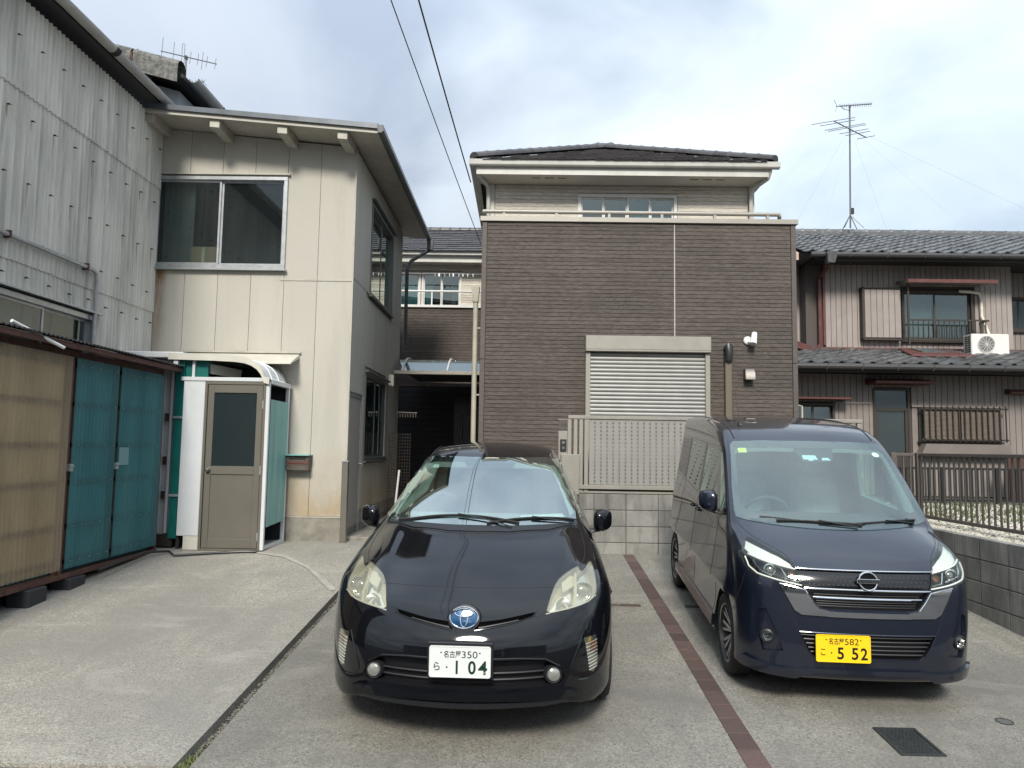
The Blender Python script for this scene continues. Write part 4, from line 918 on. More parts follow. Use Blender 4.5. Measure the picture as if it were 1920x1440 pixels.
def corr_mat():
    t = MT('corrugated'); c = (.64, .61, .55)
    c = t.mix(1., c, t.grey(t.mr(t.rand(), 0, 1, .93, 1.07)), 'MULTIPLY')
    c = t.mix(1., c, t.grey(t.mr(t.noise(2, 5, .6, 0, (1, 1, .4)), .3, .7, .82, 1.12)), 'MULTIPLY')
    z = t.n.new('ShaderNodeSeparateXYZ'); t.l.new(t.pos, z.inputs[0])
    c = t.mix(t.mr(t.noise(2.6, 7, .7, .2, (1, 2.5, .10)), .44, .66, 0, .42), c, (.30, .30, .27))
    c = t.mix(t.mr(t.noise(4.5, 7, .72, .2, (1, 3, .09), (3, 0, 0)), .50, .66, 0, .5), c, (.20, .20, .175))
    c = t.mix(t.mr(t.noise(3.3, 7, .7, .1, (1, 2, .16), (8, 1, 3)), .58, .72, 0, .6), c, (.33, .29, .19))
    t.color(c); t.set(Roughness=.75); t.p.inputs['Specular IOR Level'].default_value = .3; t.bump(t.noise(160, 4, .7), .0015); return t.m
def plastic_mat(name, col, dark):
    m = bpy.data.materials.new(name); m.use_nodes = True; t = m.node_tree; n = t.nodes; l = t.links; p = n['Principled BSDF']; o = n['Material Output']
    geo = n.new('ShaderNodeNewGeometry'); mp = n.new('ShaderNodeMapping'); mp.inputs['Scale'].default_value = (1, 1.2, .22); l.new(geo.outputs['Position'], mp.inputs[0])
    nz = n.new('ShaderNodeTexNoise'); nz.inputs['Scale'].default_value = 2.6; nz.inputs['Detail'].default_value = 6; l.new(mp.outputs[0], nz.inputs['Vector'])
    mx_ = n.new('ShaderNodeMix'); mx_.data_type = 'RGBA'; l.new(nz.outputs[0], mx_.inputs[0]); mx_.inputs[6].default_value = tuple(c*.75 for c in dark)+(1,); mx_.inputs[7].default_value = tuple(c*1.2 for c in col)+(1,)
    l.new(mx_.outputs[2], p.inputs['Base Color']); p.inputs['Roughness'].default_value = .38
    tr = n.new('ShaderNodeBsdfTranslucent'); l.new(mx_.outputs[2], tr.inputs[0]); tp = n.new('ShaderNodeBsdfTransparent'); tp.inputs[0].default_value = tuple(min(1, c*2.2+.1) for c in col)+(1,)
    a = n.new('ShaderNodeMixShader'); a.inputs[0].default_value = .25; l.new(p.outputs[0], a.inputs[1]); l.new(tr.outputs[0], a.inputs[2])
    b = n.new('ShaderNodeMixShader'); b.inputs[0].default_value = .42; l.new(a.outputs[0], b.inputs[1]); l.new(tp.outputs[0], b.inputs[2]); l.new(b.outputs[0], o.inputs[0]); return m

# ================================================================== BEIGE BUILDING
bg_ = thing('building', 'beige panelled two storey building with a shallow single pitch roof and aluminium sliding windows', 'building', (-3.7, 10, .35))
BY, BX = 10.0, -2.34
ztop = lambda x: 5.98-(x+5.07)*.092
c_ = MB(); c_.hexa([(-5.04, BY+.013, .5), (BX-.013, BY+.013, .5), (BX-.013, 14.0, .5), (-5.04, 14.0, .5), (-5.04, BY+.013, ztop(-5.04)), (BX-.013, BY+.013, ztop(BX)), (BX-.013, 14.0, ztop(BX)), (-5.04, 14, ztop(-5.04))])
bwl = c_.build('wall', 'groove_cream', bg_)
def wpanel(a, b, z0, z1=None, nm='wall_panel'):
    zt0, zt1 = (z1, z1) if z1 else (ztop(a), ztop(b))
    MB().hexa([(a+.0025, BY-.004, z0), (b-.0025, BY-.004, z0), (b-.0025, BY+.012, z0), (a+.0025, BY+.012, z0), (a+.0025, BY-.004, zt0), (b-.0025, BY-.004, zt1), (b-.0025, BY+.012, zt1), (a+.0025, BY+.012, zt0)]).build(nm, 'beige', bg_, bevel=.0015)
js = [BX-.03-.455*k for k in range(6)]+[-5.055]
js[0] = BX-.0
for k in range(6):
    b, a = js[k], js[k+1]
    if a > -3.3: wpanel(a, b, .675, 3.855); wpanel(a, b, 3.862)
    elif b > -3.27: wpanel(a, b, .675, 3.975); wpanel(max(a, -3.265), b, 3.98, 5.31) if b > -3.26 else None; wpanel(a, b, 5.315)
    else: wpanel(a, b, .675, 3.975); wpanel(a, b, 5.315)
box('wall_panel', 'beige', bg_, -3.262, -3.2555, BY-.003, BY+.012, 3.98, 5.31)
window(bg_, FACE_Y(-5.12, BY-.03, 4.0), 1.85, 1.29, frame='galv', glass='glass_dark', fw=.05, split=[0, .5, 1], sill=True, curtains=((.08, .5, 'curtain_grey', 3),), back=.9)
box('drip_rail', 'beige_trim', bg_, -5.16, -3.24, BY-.05, BY-.004, 5.315, 5.335)
bx_ = thing('cardboard_box', 'brown cardboard box on the sill behind the left pane of the upper beige building window', 'box', (-4.42, 10.15, 4.06)); box('carton', 'cardboard', bx_, -4.62, -4.27, 10.09, 10.3, 4.06, 4.33, bevel=.003); box('tape', 'wrap', bx_, -4.47, -4.43, 10.088, 10.0899, 4.07, 4.32)
box('lap_flashing', 'beige_trim', bg_, -3.33, BX+.0, BY-.012, BY-.005, 3.848, 3.868)
# foundation
box('foundation', 'foundation', bg_, -5.0, BX-.02, BY-.02, 14.0, .1, .655, bevel=.006); box('base_flashing', 'beige_trim', bg_, -5.0, BX+.005, BY-.025, BY+.01, .657, .672)
# side wall
sp_ = [(10.0, 10.9, 2.352, 3.90), (10.9, 11.8, 2.80, 3.82), (11.8, 12.7, 2.80, 3.82), (12.7, 13.35, .70, 3.82), (13.35, 14.0, .70, 3.82), (10.0, 11.10, 3.905, 5.70), (11.1, 13.0, 5.36, 5.70), (13.02, 14.0, 3.825, 5.70), (10.87, 11.78, .70, 1.36), (11.785, 12.69, .70, 1.36), (10.87, 11.0, 1.365, 2.795)]
for (a, b, c, d) in sp_: box('side_panel', 'beige', bg_, BX-.012, BX+.004, a+.002, b-.002, c+.002, d-.002, bevel=.0015)
box('corner_trim', 'beige_trim', bg_, BX-.005, BX+.012, BY-.016, BY+.035, .67, 5.70)
window(bg_, FACE_X(BX+.0, 11.12, 3.90), 1.9, 1.44, frame='frame_grey', glass='glass', fw=.045, curtains=((.1, .9, 'curtain_grey', 20),), back=.6)
window(bg_, FACE_X(BX+.0, 11.02, 1.40), 1.8, 1.30, frame='frame_grey', glass='glass_dark', fw=.045, curtains=((1.0, 1.7, 'teal_paint', 20),), back=.6)
carve(bg_, bwl)
box('window_hood', 'frame_grey', bg_, BX+.004, BX+.07, 11.08, 13.06, 5.36, 5.385); box('window_hood', 'frame_grey', bg_, BX+.004, BX+.06, 10.98, 12.86, 2.715, 2.735)
sd_ = xf(MB().box(0, .04, -.02, .08, 0, 1.95).box(.80, .84, -.02, .08, 0, 1.95).box(.04, .8, -.02, .08, 1.91, 1.95), FACE_X(BX-.02, 10.02, .38)).build('side_door', 'galv', bg_)
xf(MB().box(.04, .8, .03, .06, 0, 1.91), FACE_X(BX-.02, 10.02, .38)).build('door_leaf', 'door_taupe', sd_); xf(MB().box(.12, .7, .022, .028, .95, 1.8), FACE_X(BX-.02, 10.02, .38)).build('door_pane', 'glass_dark', sd_)
tube('handle', 'steel', sd_, [(BX+.0, 10.73, 1.36), (BX+.07, 10.73, 1.36), (BX+.08, 10.62, 1.36)], .014, 8)
box('door_step', 'foundation', bg_, BX+.0, BX+.5, 10.03, 10.95, .2, .41, bevel=.01)
ml = thing('gate_post', 'grey metal post standing by the side door of the beige building', 'post', (-2.32, 9.86, .36)); box('post_body', 'door_taupe', ml, -2.355, -2.275, 9.82, 9.90, .33, 1.40, bevel=.006); box('cap', 'galv', ml, -2.36, -2.27, 9.815, 9.905, 1.40, 1.42, bevel=.003)
box('wall_light', 'booth_cream', bg_, BX+.005, BX+.09, 12.93, 13.0, 2.66, 2.86, bevel=.008)
# roof
rm = MB(); z0 = lambda x: 6.03-(x+5.07)*.083
def slab(x0, x1, y0, y1, dz0, dz1): return MB().hexa([(x0, y0, z0(x0)+dz0), (x1, y0, z0(x1)+dz0), (x1, y1, z0(x1)+dz0), (x0, y1, z0(x0)+dz0), (x0, y0, z0(x0)+dz1), (x1, y0, z0(x1)+dz1), (x1, y1, z0(x1)+dz1), (x0, y1, z0(x0)+dz1)])
rb = slab(-5.07, -1.95, 9.47, 14.5, -.045, .0).build('roof', 'beige_trim', bg_)
slab(-5.10, -1.93, 9.42, 14.5, .002, .035).build('roof_sheet', 'metal_dark', rb, bevel=.004); slab(-5.10, -1.93, 9.405, 9.418, -.02, .05).build('drip_edge', 'metal_dark', rb, bevel=.002)
slab(-5.09, -1.95, 9.44, 9.468, -.07, -.002).build('fascia', 'beige_trim', rb)
for x in (-5.0, -4.12, -3.22, -2.42): slab(x-.065, x+.065, 9.48, 10.0, -.175, -.048).build('purlin_end', 'beige_trim', rb, bevel=.004)
MB().prism([(-1.95, 5.80), (-1.87, 5.80), (-1.86, 5.72), (-1.89, 5.69), (-1.94, 5.69)], 'y', 9.40, 14.6).build('gutter', 'gutter_grey', rb, bevel=.004)
MB().box(-1.93, -1.82, 14.45, 14.58, 5.50, 5.69).tube([(-1.9, 14.52, 5.5), (-2.2, 14.2, 5.2), (-2.25, 14.06, 5.0), (-2.25, 14.06, 3.5)], .035, 8).build('rain_head', 'gutter_grey', rb)
# awning and letter box on the front
cn = thing('awning', 'thin cream metal awning fixed to the beige wall above the booth', 'awning', (-3.8, 9.8, 2.8))
MB().hexa([(-4.6, 9.62, 2.66), (-3.02, 9.62, 2.66), (-3.02, 9.995, 2.78), (-4.6, 9.995, 2.78), (-4.6, 9.62, 2.685), (-3.02, 9.62, 2.685), (-3.02, 9.995, 2.84), (-4.6, 9.995, 2.84)]).build('awning_sheet', 'booth_cream', cn, bevel=.004)
box('wall_batten', 'beige_trim', cn, -4.62, -3.0, 9.96, 9.993, 2.845, 2.87)
lb = thing('letter_box', 'small rusty letter box on the beige wall right of the booth', 'letter box', (-2.94, 9.9, 1.3))
box('box_body', 'box_rusty', lb, -3.10, -2.80, 9.84, 9.994, 1.28, 1.47, bevel=.005); box('lid', 'sheet_aqua', lb, -3.12, -2.79, 9.80, 9.994, 1.473, 1.49, bevel=.003); box('slot', 'dark', lb, -3.06, -2.84, 9.836, 9.839, 1.425, 1.445); box('red_band', 'maroon', lb, -3.09, -2.81, 9.832, 9.839, 1.37, 1.40)

# ================================================================== CORRUGATED BUILDING
cb = thing('building', 'old building clad in stained pale corrugated sheets with a long white eave gutter', 'building', (-7, 8, .1))
CX = -5.06
cwl = box('wall', 'tarry', cb, -9, CX-.03, 3.0, 9.99, .0, 6.0)
PW = .072
def csheet(y0, y1, z0, z1, off):
    n = int((y1-y0)/PW*8); m = MB()
    lean = .012
    m.sheet(lambda u, v: (CX+off+lean*(1-(v-z0)/(z1-z0))+.016*math.cos(2*math.pi*u/PW), u, v), np.linspace(y0, y1, n+1), [z0, (z0+z1)/2, z1])
    b = MB(); 
    m.sheet(lambda u, v: (CX+off+lean*(1-v)-.006*v+.016*math.cos(2*math.pi*u/PW), u, z0), np.linspace(y0, y1, n+1), [0, 1])
    return m
rows = [(.4, 1.8, .0), (1.7, 3.42, .005), (3.38, 5.14, .008), (5.09, 6.02, .012)]
SW = .72
for (za, zb, o_) in rows:
    k = 0; y1 = 9.99
    while y1 > 4.3:
        y0 = y1-SW-.02; jt = random.uniform(-.006, .006)
        if not (za < 3.0 and zb < 2.0):
            if za < 2 and zb > 3:   # row with the window opening
                if y1 > 8.68: m = csheet(max(y0, 8.66), y1, za+jt, zb, o_+.001*(k % 2)); m.build('corrugated_sheet', 'corrugated', cb, smooth=True, recalc=False, ang=60)
                if y0 < 8.66: m = csheet(y0, min(y1, 8.66), 3.12, zb, o_+.001*(k % 2)); m.build('corrugated_sheet', 'corrugated', cb, smooth=True, recalc=False, ang=60)
            else:
                csheet(y0, y1, za+jt, zb, o_+.001*(k % 2)).build('corrugated_sheet', 'corrugated', cb, smooth=True, recalc=False, ang=60)
        y1 -= SW; k += 1
hk = MB().tube([(0, 0, 0), (.022, 0, 0), (.026, 0, 0)], [.009, .009, .005], 7).tube([(.01, 0, 0), (.045, -.0, -.012)], .0035, 5).mesh('hook_bolt', 'bolt_dark')
st_ = MB().add([(.0, -.012, 0), (.0, .012, 0), (.0, .007, -.2), (.0, -.004, -.26)], [(0, 1, 2, 3)]).mesh('rust_run', 'rust_stain')
for z, ph in ((5.62, 0), (4.86, .1), (4.20, .05), (3.62, .12), (3.22, .0)):
    yy = 9.87-ph
    while yy > 4.6:
        yy_ = round(yy/PW)*PW
        zj = z+random.uniform(-.015, .015)
        if random.random() < .45 and z > 3.3: piece('rust_run', st_, cb, (CX+.0315, yy_, zj-.01), scale=(1, random.uniform(.4, .9), random.uniform(.4, 1.2)))
        if not (z < 3.3 and yy_ < 8.6): piece('hook_bolt', hk, cb, (CX+.028, yy_, zj))
        elif z < 3.3: piece('hook_bolt', hk, cb, (CX+.028, yy_, zj+.03))
        yy -= .36
window(cb, FACE_X(CX+.02, 4.9, 1.9), 3.70, 1.18, frame='galv', glass='glass_dark', fw=.06, split=[0, .27, .52, .77, 1], curtains=((.1, 1.6, 'curtain_grey', 4), (2.2, 2.8, 'curtain_grey', 4)), back=.5)
carve(cb, cwl)
box('window_flashing', 'galv', cb, CX+.02, CX+.09, 4.8, 8.68, 3.10, 3.118)
tube('conduit', 'galv', cb, [(CX+.07, 4.5, 3.60), (CX+.07, 8.42, 3.60), (CX+.07, 8.5, 3.57), (CX+.07, 8.52, 3.5), (CX+.07, 8.52, 1.2)], .024, 10)
for yy in (6.0, 7.0, 8.3): box('clamp', 'rust', cb, CX+.02, CX+.10, yy-.012, yy+.012, 3.565, 3.64)
er_ = MB().hexa([(CX-.6, 3, 6.35), (CX+.20, 3, 6.10), (CX+.20, 9.9, 6.10), (CX-.6, 9.9, 6.35), (CX-.6, 3, 6.40), (CX+.20, 3, 6.15), (CX+.20, 9.9, 6.15), (CX-.6, 9.9, 6.40)]).build('roof', 'tarry', cb)
MB().hexa([(CX-4, 3, 7.3), (CX-.6, 3, 6.35), (CX-.6, 9.9, 6.35), (CX-4, 9.9, 7.3), (CX-4, 3, 7.35), (CX-.6, 3, 6.40), (CX-.6, 9.9, 6.40), (CX-4, 9.9, 7.35)]).build('roof_slope', 'cement_old', er_)
def half_gutter(x, y0, y1, z, r_, nm='gutter', mat='pvc_gutter'):
    m = MB(); A = np.linspace(math.pi, 2*math.pi, 9)
    m.sheet(lambda u, v: (x+r_*math.cos(v), u, z+r_*math.sin(v)), [y0, y1], A); m.sheet(lambda u, v: (x+(r_-.006)*math.cos(v), u, z+(r_-.006)*math.sin(v)+.003), [y1, y0], A); return m
g_ = half_gutter(CX+.26, 3.0, 9.62, 6.16, .065).build('gutter', 'pvc_gutter', er_, smooth=True, recalc=False)
for yy in (5.2, 7.05, 8.2, 9.15): half_gutter(CX+.26, yy, yy+.09, 6.163, .071).build('gutter_joint', 'tarry' if yy == 8.2 else 'pvc_gutter', g_, smooth=True, recalc=False)
# taller rear part
tb = thing('building', 'taller rear part of the corrugated building with a mossy cement ridge and pale blue gable', 'building', (-7, 12, .1))
box('wall', 'gable_blue', tb, -9, -5.32, 10.95, 15.8, .1, 6.9)
MB().prism([(-9, 6.9), (-5.32, 6.9), (-5.32, 6.98), (-9, 8.0)], 'y', 10.95, 15.8).build('gable', 'gable_blue', tb)
rr_ = MB().hexa([(-9, 10.62, 8.02), (-5.12, 10.62, 7.03), (-5.12, 15.8, 7.03), (-9, 15.8, 8.02), (-9, 10.62, 8.08), (-5.12, 10.62, 7.09), (-5.12, 15.8, 7.09), (-9, 15.8, 8.08)]).build('roof', 'tarry', tb)
for k in range(5):
    xa, xb = -5.16-k*.72, -5.16-(k+1)*.72+.03; za, zb = 7.10-(xa+5.12)*.255, 7.10-(xb+5.12)*.255
    m = MB(); A = np.linspace(-.2, math.pi+.9, 9)
    m.sheet(lambda u, v: (xa+(xb-xa)*u, 10.68-.13*math.cos(math.pi-v) if False else 10.66-.14*math.cos(v)*(-1), za+(zb-za)*u+.06+.13*math.sin(v)), [0, 1], A)
    m.sheet(lambda u, v: (xa+(xb-xa)*u, 10.515, za+(zb-za)*u+.03-v*.22), [0, 1], [0, 1])
    m.build('verge_tile', 'cement_old', rr_, recalc=False, smooth=True)
    tube('tile_joint', 'rust', rr_, [(xb, 10.82, zb+.05), (xb, 10.66, zb+.205), (xb, 10.50, zb+.06), (xb, 10.50, zb-.19)], .012, 5)
half_gutter(-5.02, 10.75, 15.8, 7.09, .075).build('gutter', 'pvc_gutter', rr_, smooth=True, recalc=False)
half_gutter(-5.02, 11.7, 11.74, 7.09, .079).build('gutter_joint', 'tarry', rr_, smooth=True, recalc=False)
box('upper_cladding', 'cement_old', tb, -9, -5.75, 10.9, 10.945, 6.6, 7.25)

# ================================================================== SHEDS WITH CORRUGATED PLASTIC DOORS
SX = -4.40
shd = thing('shed', 'low lean-to shed with rusty frame raised on black blocks beside the corrugated building', 'shed', (-4.7, 7.5, .2))
box('rear_wall', 'tarry', shd, CX+.05, CX+.08, 4.2, 8.98, .35, 2.45); box('floor', 'tarry', shd, CX+.1, SX-.05, 4.2, 8.95, .33, .38); box('end_wall', 'frame_dark', shd, CX+.1, SX-.04, 8.955, 8.985, .35, 2.46)
box('base_beam', 'rust', shd, SX-.08, SX+.05, 4.1, 9.0, .305, .355, bevel=.004); box('skirt_board', 'pvc_teal', shd, SX-.06, SX-.04, 4.2, 8.98, .356, .52)
box('door_gap_strip', 'dark', shd, SX+.0, SX+.006, 7.90, 8.03, .4, 2.42); box('top_beam', 'rust', shd, SX-.06, SX+.02, 4.1, 9.0, 2.43, 2.50)
for yy in (5.5, 7.14, 8.99): box('post', 'rust', shd, SX-.03, SX+.04, yy-.028, yy+.028, .356, 2.43)
for yy in (4.6, 5.35, 6.1, 6.75, 7.35): box('footing_block', 'footing', shd, SX-.10, SX+.10, yy-.13, yy+.13, gz(yy)-.05, .303, bevel=.008)
def cdoor(y0, y1, z0_, z1_, mat, x=SX+.055, name='corrugated_panel', pw=.064, am=.011):
    n = int((y1-y0)/pw*6); m = MB(); m.sheet(lambda u, v: (x+am*math.cos(2*math.pi*u/pw), u, v), np.linspace(y0, y1, n+1), [z0_, z1_]); return m
def plastic_door(y0, y1, mat, split=None, label=None):
    f = MB(); 
    for z in (.47, .80, 1.22, 1.58, 1.98, 2.36): f.box(SX+.018, SX+.045, y0, y1, z-.022, z+.022)
    f.box(SX+.018, SX+.045, y0, y0+.04, .40, 2.42).box(SX+.018, SX+.045, y1-.04, y1, .40, 2.42)
    d = f.build('shed_door', 'batten', shd)
    if label: d['label'] = label
    box('lining', 'lining_tan' if mat == 'pvc_clear' else 'lining_teal', d, SX+.008, SX+.014, y0+.01, y1-.01, .42, 2.40)  # pale sheet added so the translucent panel looks backed by a light interior
    ys_ = split or [y0, y1]
    for i in range(len(ys_)-1): cdoor(ys_[i]-.01, ys_[i+1]+.01, .40, 2.43, mat, x=SX+.055+.002*(i % 2)).build('corrugated_panel', mat, d, smooth=True, recalc=False, ang=80)
    nl = MB()
    for z in (.47, .80, 1.22, 1.58, 1.98, 2.36):
        yy = y0+.06
        while yy < y1: nl.box(SX+.06, SX+.067, yy-.004, yy+.004, z-.004, z+.004); yy += .16
    tag(nl.build('nail_heads', 'galv', d), kind='stuff'); return d
plastic_door(4.2, 5.45, 'pvc_clear', [4.2, 4.85, 5.45], 'clear yellowed corrugated door nearest the street')
plastic_door(5.55, 7.09, 'pvc_clear', [5.55, 6.25, 6.72, 7.09], 'clear yellowed corrugated door')
plastic_door(7.20, 7.935, 'pvc_teal', label='left teal corrugated door')
d2 = plastic_door(8.0, 8.94, 'pvc_teal', [8.0, 8.5, 8.94], 'right teal corrugated door')
box('patch', 'pvc_patch', d2, SX+.062, SX+.066, 8.02, 8.22, 1.37, 1.56)
for yy in (7.16, 7.97): MB().tube([(SX+.06, yy, 1.36), (SX+.10, yy, 1.38), (SX+.10, yy-.06, 1.38)], .009, 6).box(SX+.045, SX+.08, yy-.03, yy+.03, 1.33, 1.40).build('latch', 'galv', shd)
m = MB(); m.sheet(lambda u, v: (CX+.05+(SX+.22-CX-.05)*v, u, 2.72-.16*v+.006*math.cos(2*math.pi*u/.064)), np.linspace(4.2, 9.35, 480), [0, 1]); m.sheet(lambda u, v: (SX+.22, u, 2.56+.006*math.cos(2*math.pi*u/.064)-v*.012), np.linspace(4.2, 9.35, 480), [0, 1])
m.build('roof_sheet', 'tarry', shd, recalc=False)
MB().bar((SX+.17, 4.2, 2.51), (SX+.17, 9.55, 2.51), .05, .05).build('eave_batten', 'rust', shd)
tube('eave_pipe', 'white_paint', shd, [(SX+.10, 6.15, 2.62), (SX+.24, 6.66, 2.46)], .016, 8)
hs = tag(tube('garden_hose', 'black_plastic', None, [(SX+.15, 7.6, .33), (SX+.12, 8.6, .37), (SX+.25, 8.9, .34), (-4.0, 8.72, left_z(-4, 8.72)+.02), (-3.6, 8.9, left_z(-3.6, 8.9)+.02), (-3.3, 9.02, left_z(-3.3, 9.0)+.02), (-3.15, 9.02, left_z(-3.1, 9.0)+.02)], .014, 8), 'black hose lying along the foot of the shed and booth', 'hose')

# ================================================================== STORAGE CONTAINER
ct = thing('storage_container', 'grey and green steel storage container between the shed and the booth', 'container', (-4.6, 9.5, .35))
box('body', 'container_grey', ct, -5.0, -4.24, 9.20, 9.93, .50, 2.66, bevel=.006)
for x in (-4.55, -4.44, -4.335): box('rib', 'container_grey', ct, x-.018, x+.018, 9.155, 9.199, .52, 2.56, bevel=.006)
pg_ = box('corner_post', 'teal_paint', ct, -4.285, -4.18, 9.13, 9.199, .46, 2.66, bevel=.004)
box('head_band', 'teal_paint', ct, -4.179, -3.9, 9.16, 9.22, 2.42, 2.66, bevel=.004); box('top_cap', 'booth_white', ct, -5.05, -4.2, 9.1, 9.96, 2.662, 2.74, bevel=.012)
for z in (.98, 1.40, 1.93):
    box('grip_recess', 'frame_dark', ct, -4.40, -4.355, 9.148, 9.154, z-.05, z+.05); box('grip_lip', 'container_grey', ct, -4.405, -4.35, 9.13, 9.147, z+.052, z+.062)
for z in (.98, 1.93): box('latch', 'galv', pg_, -4.29, -4.17, 9.105, 9.129, z-.015, z+.015, bevel=.003)
box('corner_casting', 'booth_white', ct, -4.30, -4.245, 9.08, 9.125, 2.56, 2.70); box('foot_frame', 'frame_dark', ct, -4.75, -4.25, 9.17, 9.9, .36, .499); box('fork_pocket', 'container_grey', ct, -4.72, -4.46, 9.148, 9.169, .50, .60)

# ================================================================== ENTRANCE BOOTH
bo = thing('booth', 'white prefabricated entrance booth with a curved roof, taupe door and aqua side sheet', 'booth', (-3.6, 9.4, .33))
YB = 9.10
box('front_panel', 'booth_white', bo, -4.165, -3.90, YB, YB+.04, .50, 2.38, bevel=.003); box('panel_base', 'booth_cream', bo, -4.08, -3.90, YB+.002, YB+.04, .335, .497); box('head_rail', 'booth_white', bo, -4.20, -3.12, YB-.012, YB+.05, 2.383, 2.43, bevel=.003)
dj = MB().box(-3.895, -3.865, YB-.01, YB+.05, .33, 2.38).box(-3.175, -3.145, YB-.01, YB+.05, .33, 2.38).box(-3.865, -3.175, YB-.01, YB+.05, 2.345, 2.38).box(-3.865, -3.175, YB-.005, YB+.05, .33, .355).build('door_frame', 'door_taupe', bo)
dm = MB(); a, b = -3.858, -3.182
dm.box(a, a+.075, YB-.002, YB+.033, .36, 2.34).box(b-.075, b, YB-.002, YB+.033, .36, 2.34).box(a+.075, b-.075, YB-.002, YB+.033, 2.24, 2.34).box(a+.075, b-.075, YB-.002, YB+.033, 1.245, 1.345).box(a+.075, b-.075, YB-.002, YB+.033, .36, .47)
do = dm.build('door', 'door_taupe', bo, bevel=.003)
box('lower_panel', 'door_taupe', do, a+.076, b-.076, YB+.012, YB+.02, .47, 1.245); box('glass_panel', 'glass_frost', do, a+.076, b-.076, YB+.012, YB+.02, 1.345, 2.24)
MB().lathe([(.0001, .055), (.022, .052), (.028, .035), (.018, .02), (.014, .008), (.03, .006), (.03, 0)], 18, Matrix.Translation((a+.045, YB-.002, 1.30))@Matrix.Rotation(math.pi/2, 4, 'X')).build('knob', 'steel', do, smooth=True)
for z in (.5, 1.3, 2.1): box('hinge', 'galv', do, b+.002, b+.016, YB-.02, YB-.003, z-.05, z+.05)
for (x, y) in ((-3.125, YB+.02), (-3.125, 9.88)): box('corner_post', 'booth_white', bo, x-.022, x+.022, y-.025, y+.025, .34, 2.38, bevel=.004)
box('side_head', 'booth_white', bo, -3.15, -3.095, YB+.05, 9.9, 2.36, 2.42, bevel=.004); box('side_sill', 'booth_white', bo, -3.145, -3.105, YB+.05, 9.85, .345, .385)
m = MB(); m.sheet(lambda u, v: (-3.10+.004*math.sin(u*26)+.006*(v-1.3)*(u-9.1)*.5, u, v+(.03*(u-9.5) if v < 1 else 0)), np.linspace(9.16, 9.86, 16), np.linspace(.62, 2.17, 6)); m.build('side_sheet', 'sheet_aqua', bo, recalc=False, smooth=True)
box('rear_panel', 'roomdark', bo, -4.2, -3.14, 9.90, 9.93, .34, 2.38); box('floor', 'foundation', bo, -4.1, -3.14, YB+.05, 9.9, .33, .37)
box('inner_wall', 'wall_dark', bo, -4.19, -4.15, YB+.05, 9.9, .34, 2.38)
ap = [(-4.36, 2.675), (-4.1, 2.67), (-3.8, 2.665), (-3.55, 2.655), (-3.42, 2.64), (-3.33, 2.61), (-3.26, 2.565), (-3.21, 2.505), (-3.18, 2.44), (-3.165, 2.40), (-3.10, 2.385)]
m = MB(); n = len(ap); th = .03
m.add([(x, y, z+dz) for y in (YB-.03, 9.93) for (x, z) in ap for dz in (0,)]+[(x, y, z+th) for y in (YB-.03, 9.93) for (x, z) in ap], [(i, i+1, n+i+1, n+i) for i in range(n-1)]+[(2*n+i, 3*n+i, 3*n+i+1, 2*n+i+1) for i in range(n-1)]+[(i, 2*n+i, 2*n+i+1, i+1) for i in range(n-1)]+[(n+i, n+i+1, 3*n+i+1, 3*n+i) for i in range(n-1)])
rfb = m.build('roof', 'booth_white', bo, smooth=True, ang=40)
for y in (9.35, 9.62): 
    mm = MB(); mm.tube([(x, y, z+th) for (x, z) in ap], .012, 6); mm.build('roof_rib', 'booth_white', rfb, smooth=True)
m = MB(); m.add([(x, YB-.045, z-.035) for (x, z) in ap]+[(x, YB-.045, z+th+.012) for (x, z) in ap]+[(x, YB-.031, z-.035) for (x, z) in ap]+[(x, YB-.031, z+th+.012) for (x, z) in ap], [(i, i+1, n+i+1, n+i) for i in range(n-1)]+[(n+i, n+i+1, 3*n+i+1, 3*n+i) for i in range(n-1)]+[(i, 2*n+i, 2*n+i+1, i+1) for i in range(n-1)]); m.build('roof_edge', 'booth_cream', rfb)
MB().bar((-3.98, 9.2, 2.56), (-3.62, 9.5, 2.50), .03, .12).build('cross_board', 'booth_cream', bo); box('roof_post', 'booth_white', bo, -4.08, -4.05, 9.12, 9.15, 2.43, 2.66)
box('upper_back', 'wall_dark', bo, -4.2, -3.35, 9.7, 9.72, 2.38, 2.62)

# ================================================================== AERIALS
an = thing('tv_aerial', 'tall roof mast with large and small television aerials above the mauve house', 'aerial', (7.64, 17.4, 6.86))
tube('mast', 'aerial', an, [(7.66, 17.3, 6.9), (7.62, 17.1, 9.80)], .02, 8)
for dx, dy in ((-.22, -.2), (.22, -.2), (-.12, .25), (.28, .2)): tube('stand_leg', 'aerial', an, [(7.66, 17.3, 7.22), (7.66+dx, 17.3+dy, 6.86)], .01, 6)
box('rotor_box', 'black_plastic', an, 7.66, 7.74, 17.26, 17.32, 7.24, 7.38)
ua = tube('small_aerial', 'aerial', an, [(7.28, 17.05, 9.75), (8.12, 17.05, 9.82)], .010, 6)
m = MB()
for k in range(14): x = 7.42+k*.052; m.tube([(x, 16.98, 9.71+k*.004+.05), (x, 17.12, 9.71+k*.004+.07)], .005, 4); m.tube([(x, 17.05, 9.70+k*.004), (x, 17.05, 9.82+k*.004)], .004, 4)
tag(m.build('director_rods', 'aerial', ua), kind='stuff')
m = MB(); m.tube([(7.30, 17.05, 9.76), (7.22, 17.0, 9.88)], .006, 4).tube([(7.30, 17.05, 9.76), (7.24, 17.0, 9.60)], .006, 4).tube([(7.36, 17.05, 9.80), (7.46, 17.05, 9.68), (7.60, 17.05, 9.66), (7.62, 17.05, 9.78)], .008, 5).build('reflector', 'aerial', ua)
vb = tube('boom', 'aerial', an, [(7.24, 17.1, 9.42), (8.00, 17.1, 9.02)], .013, 6)
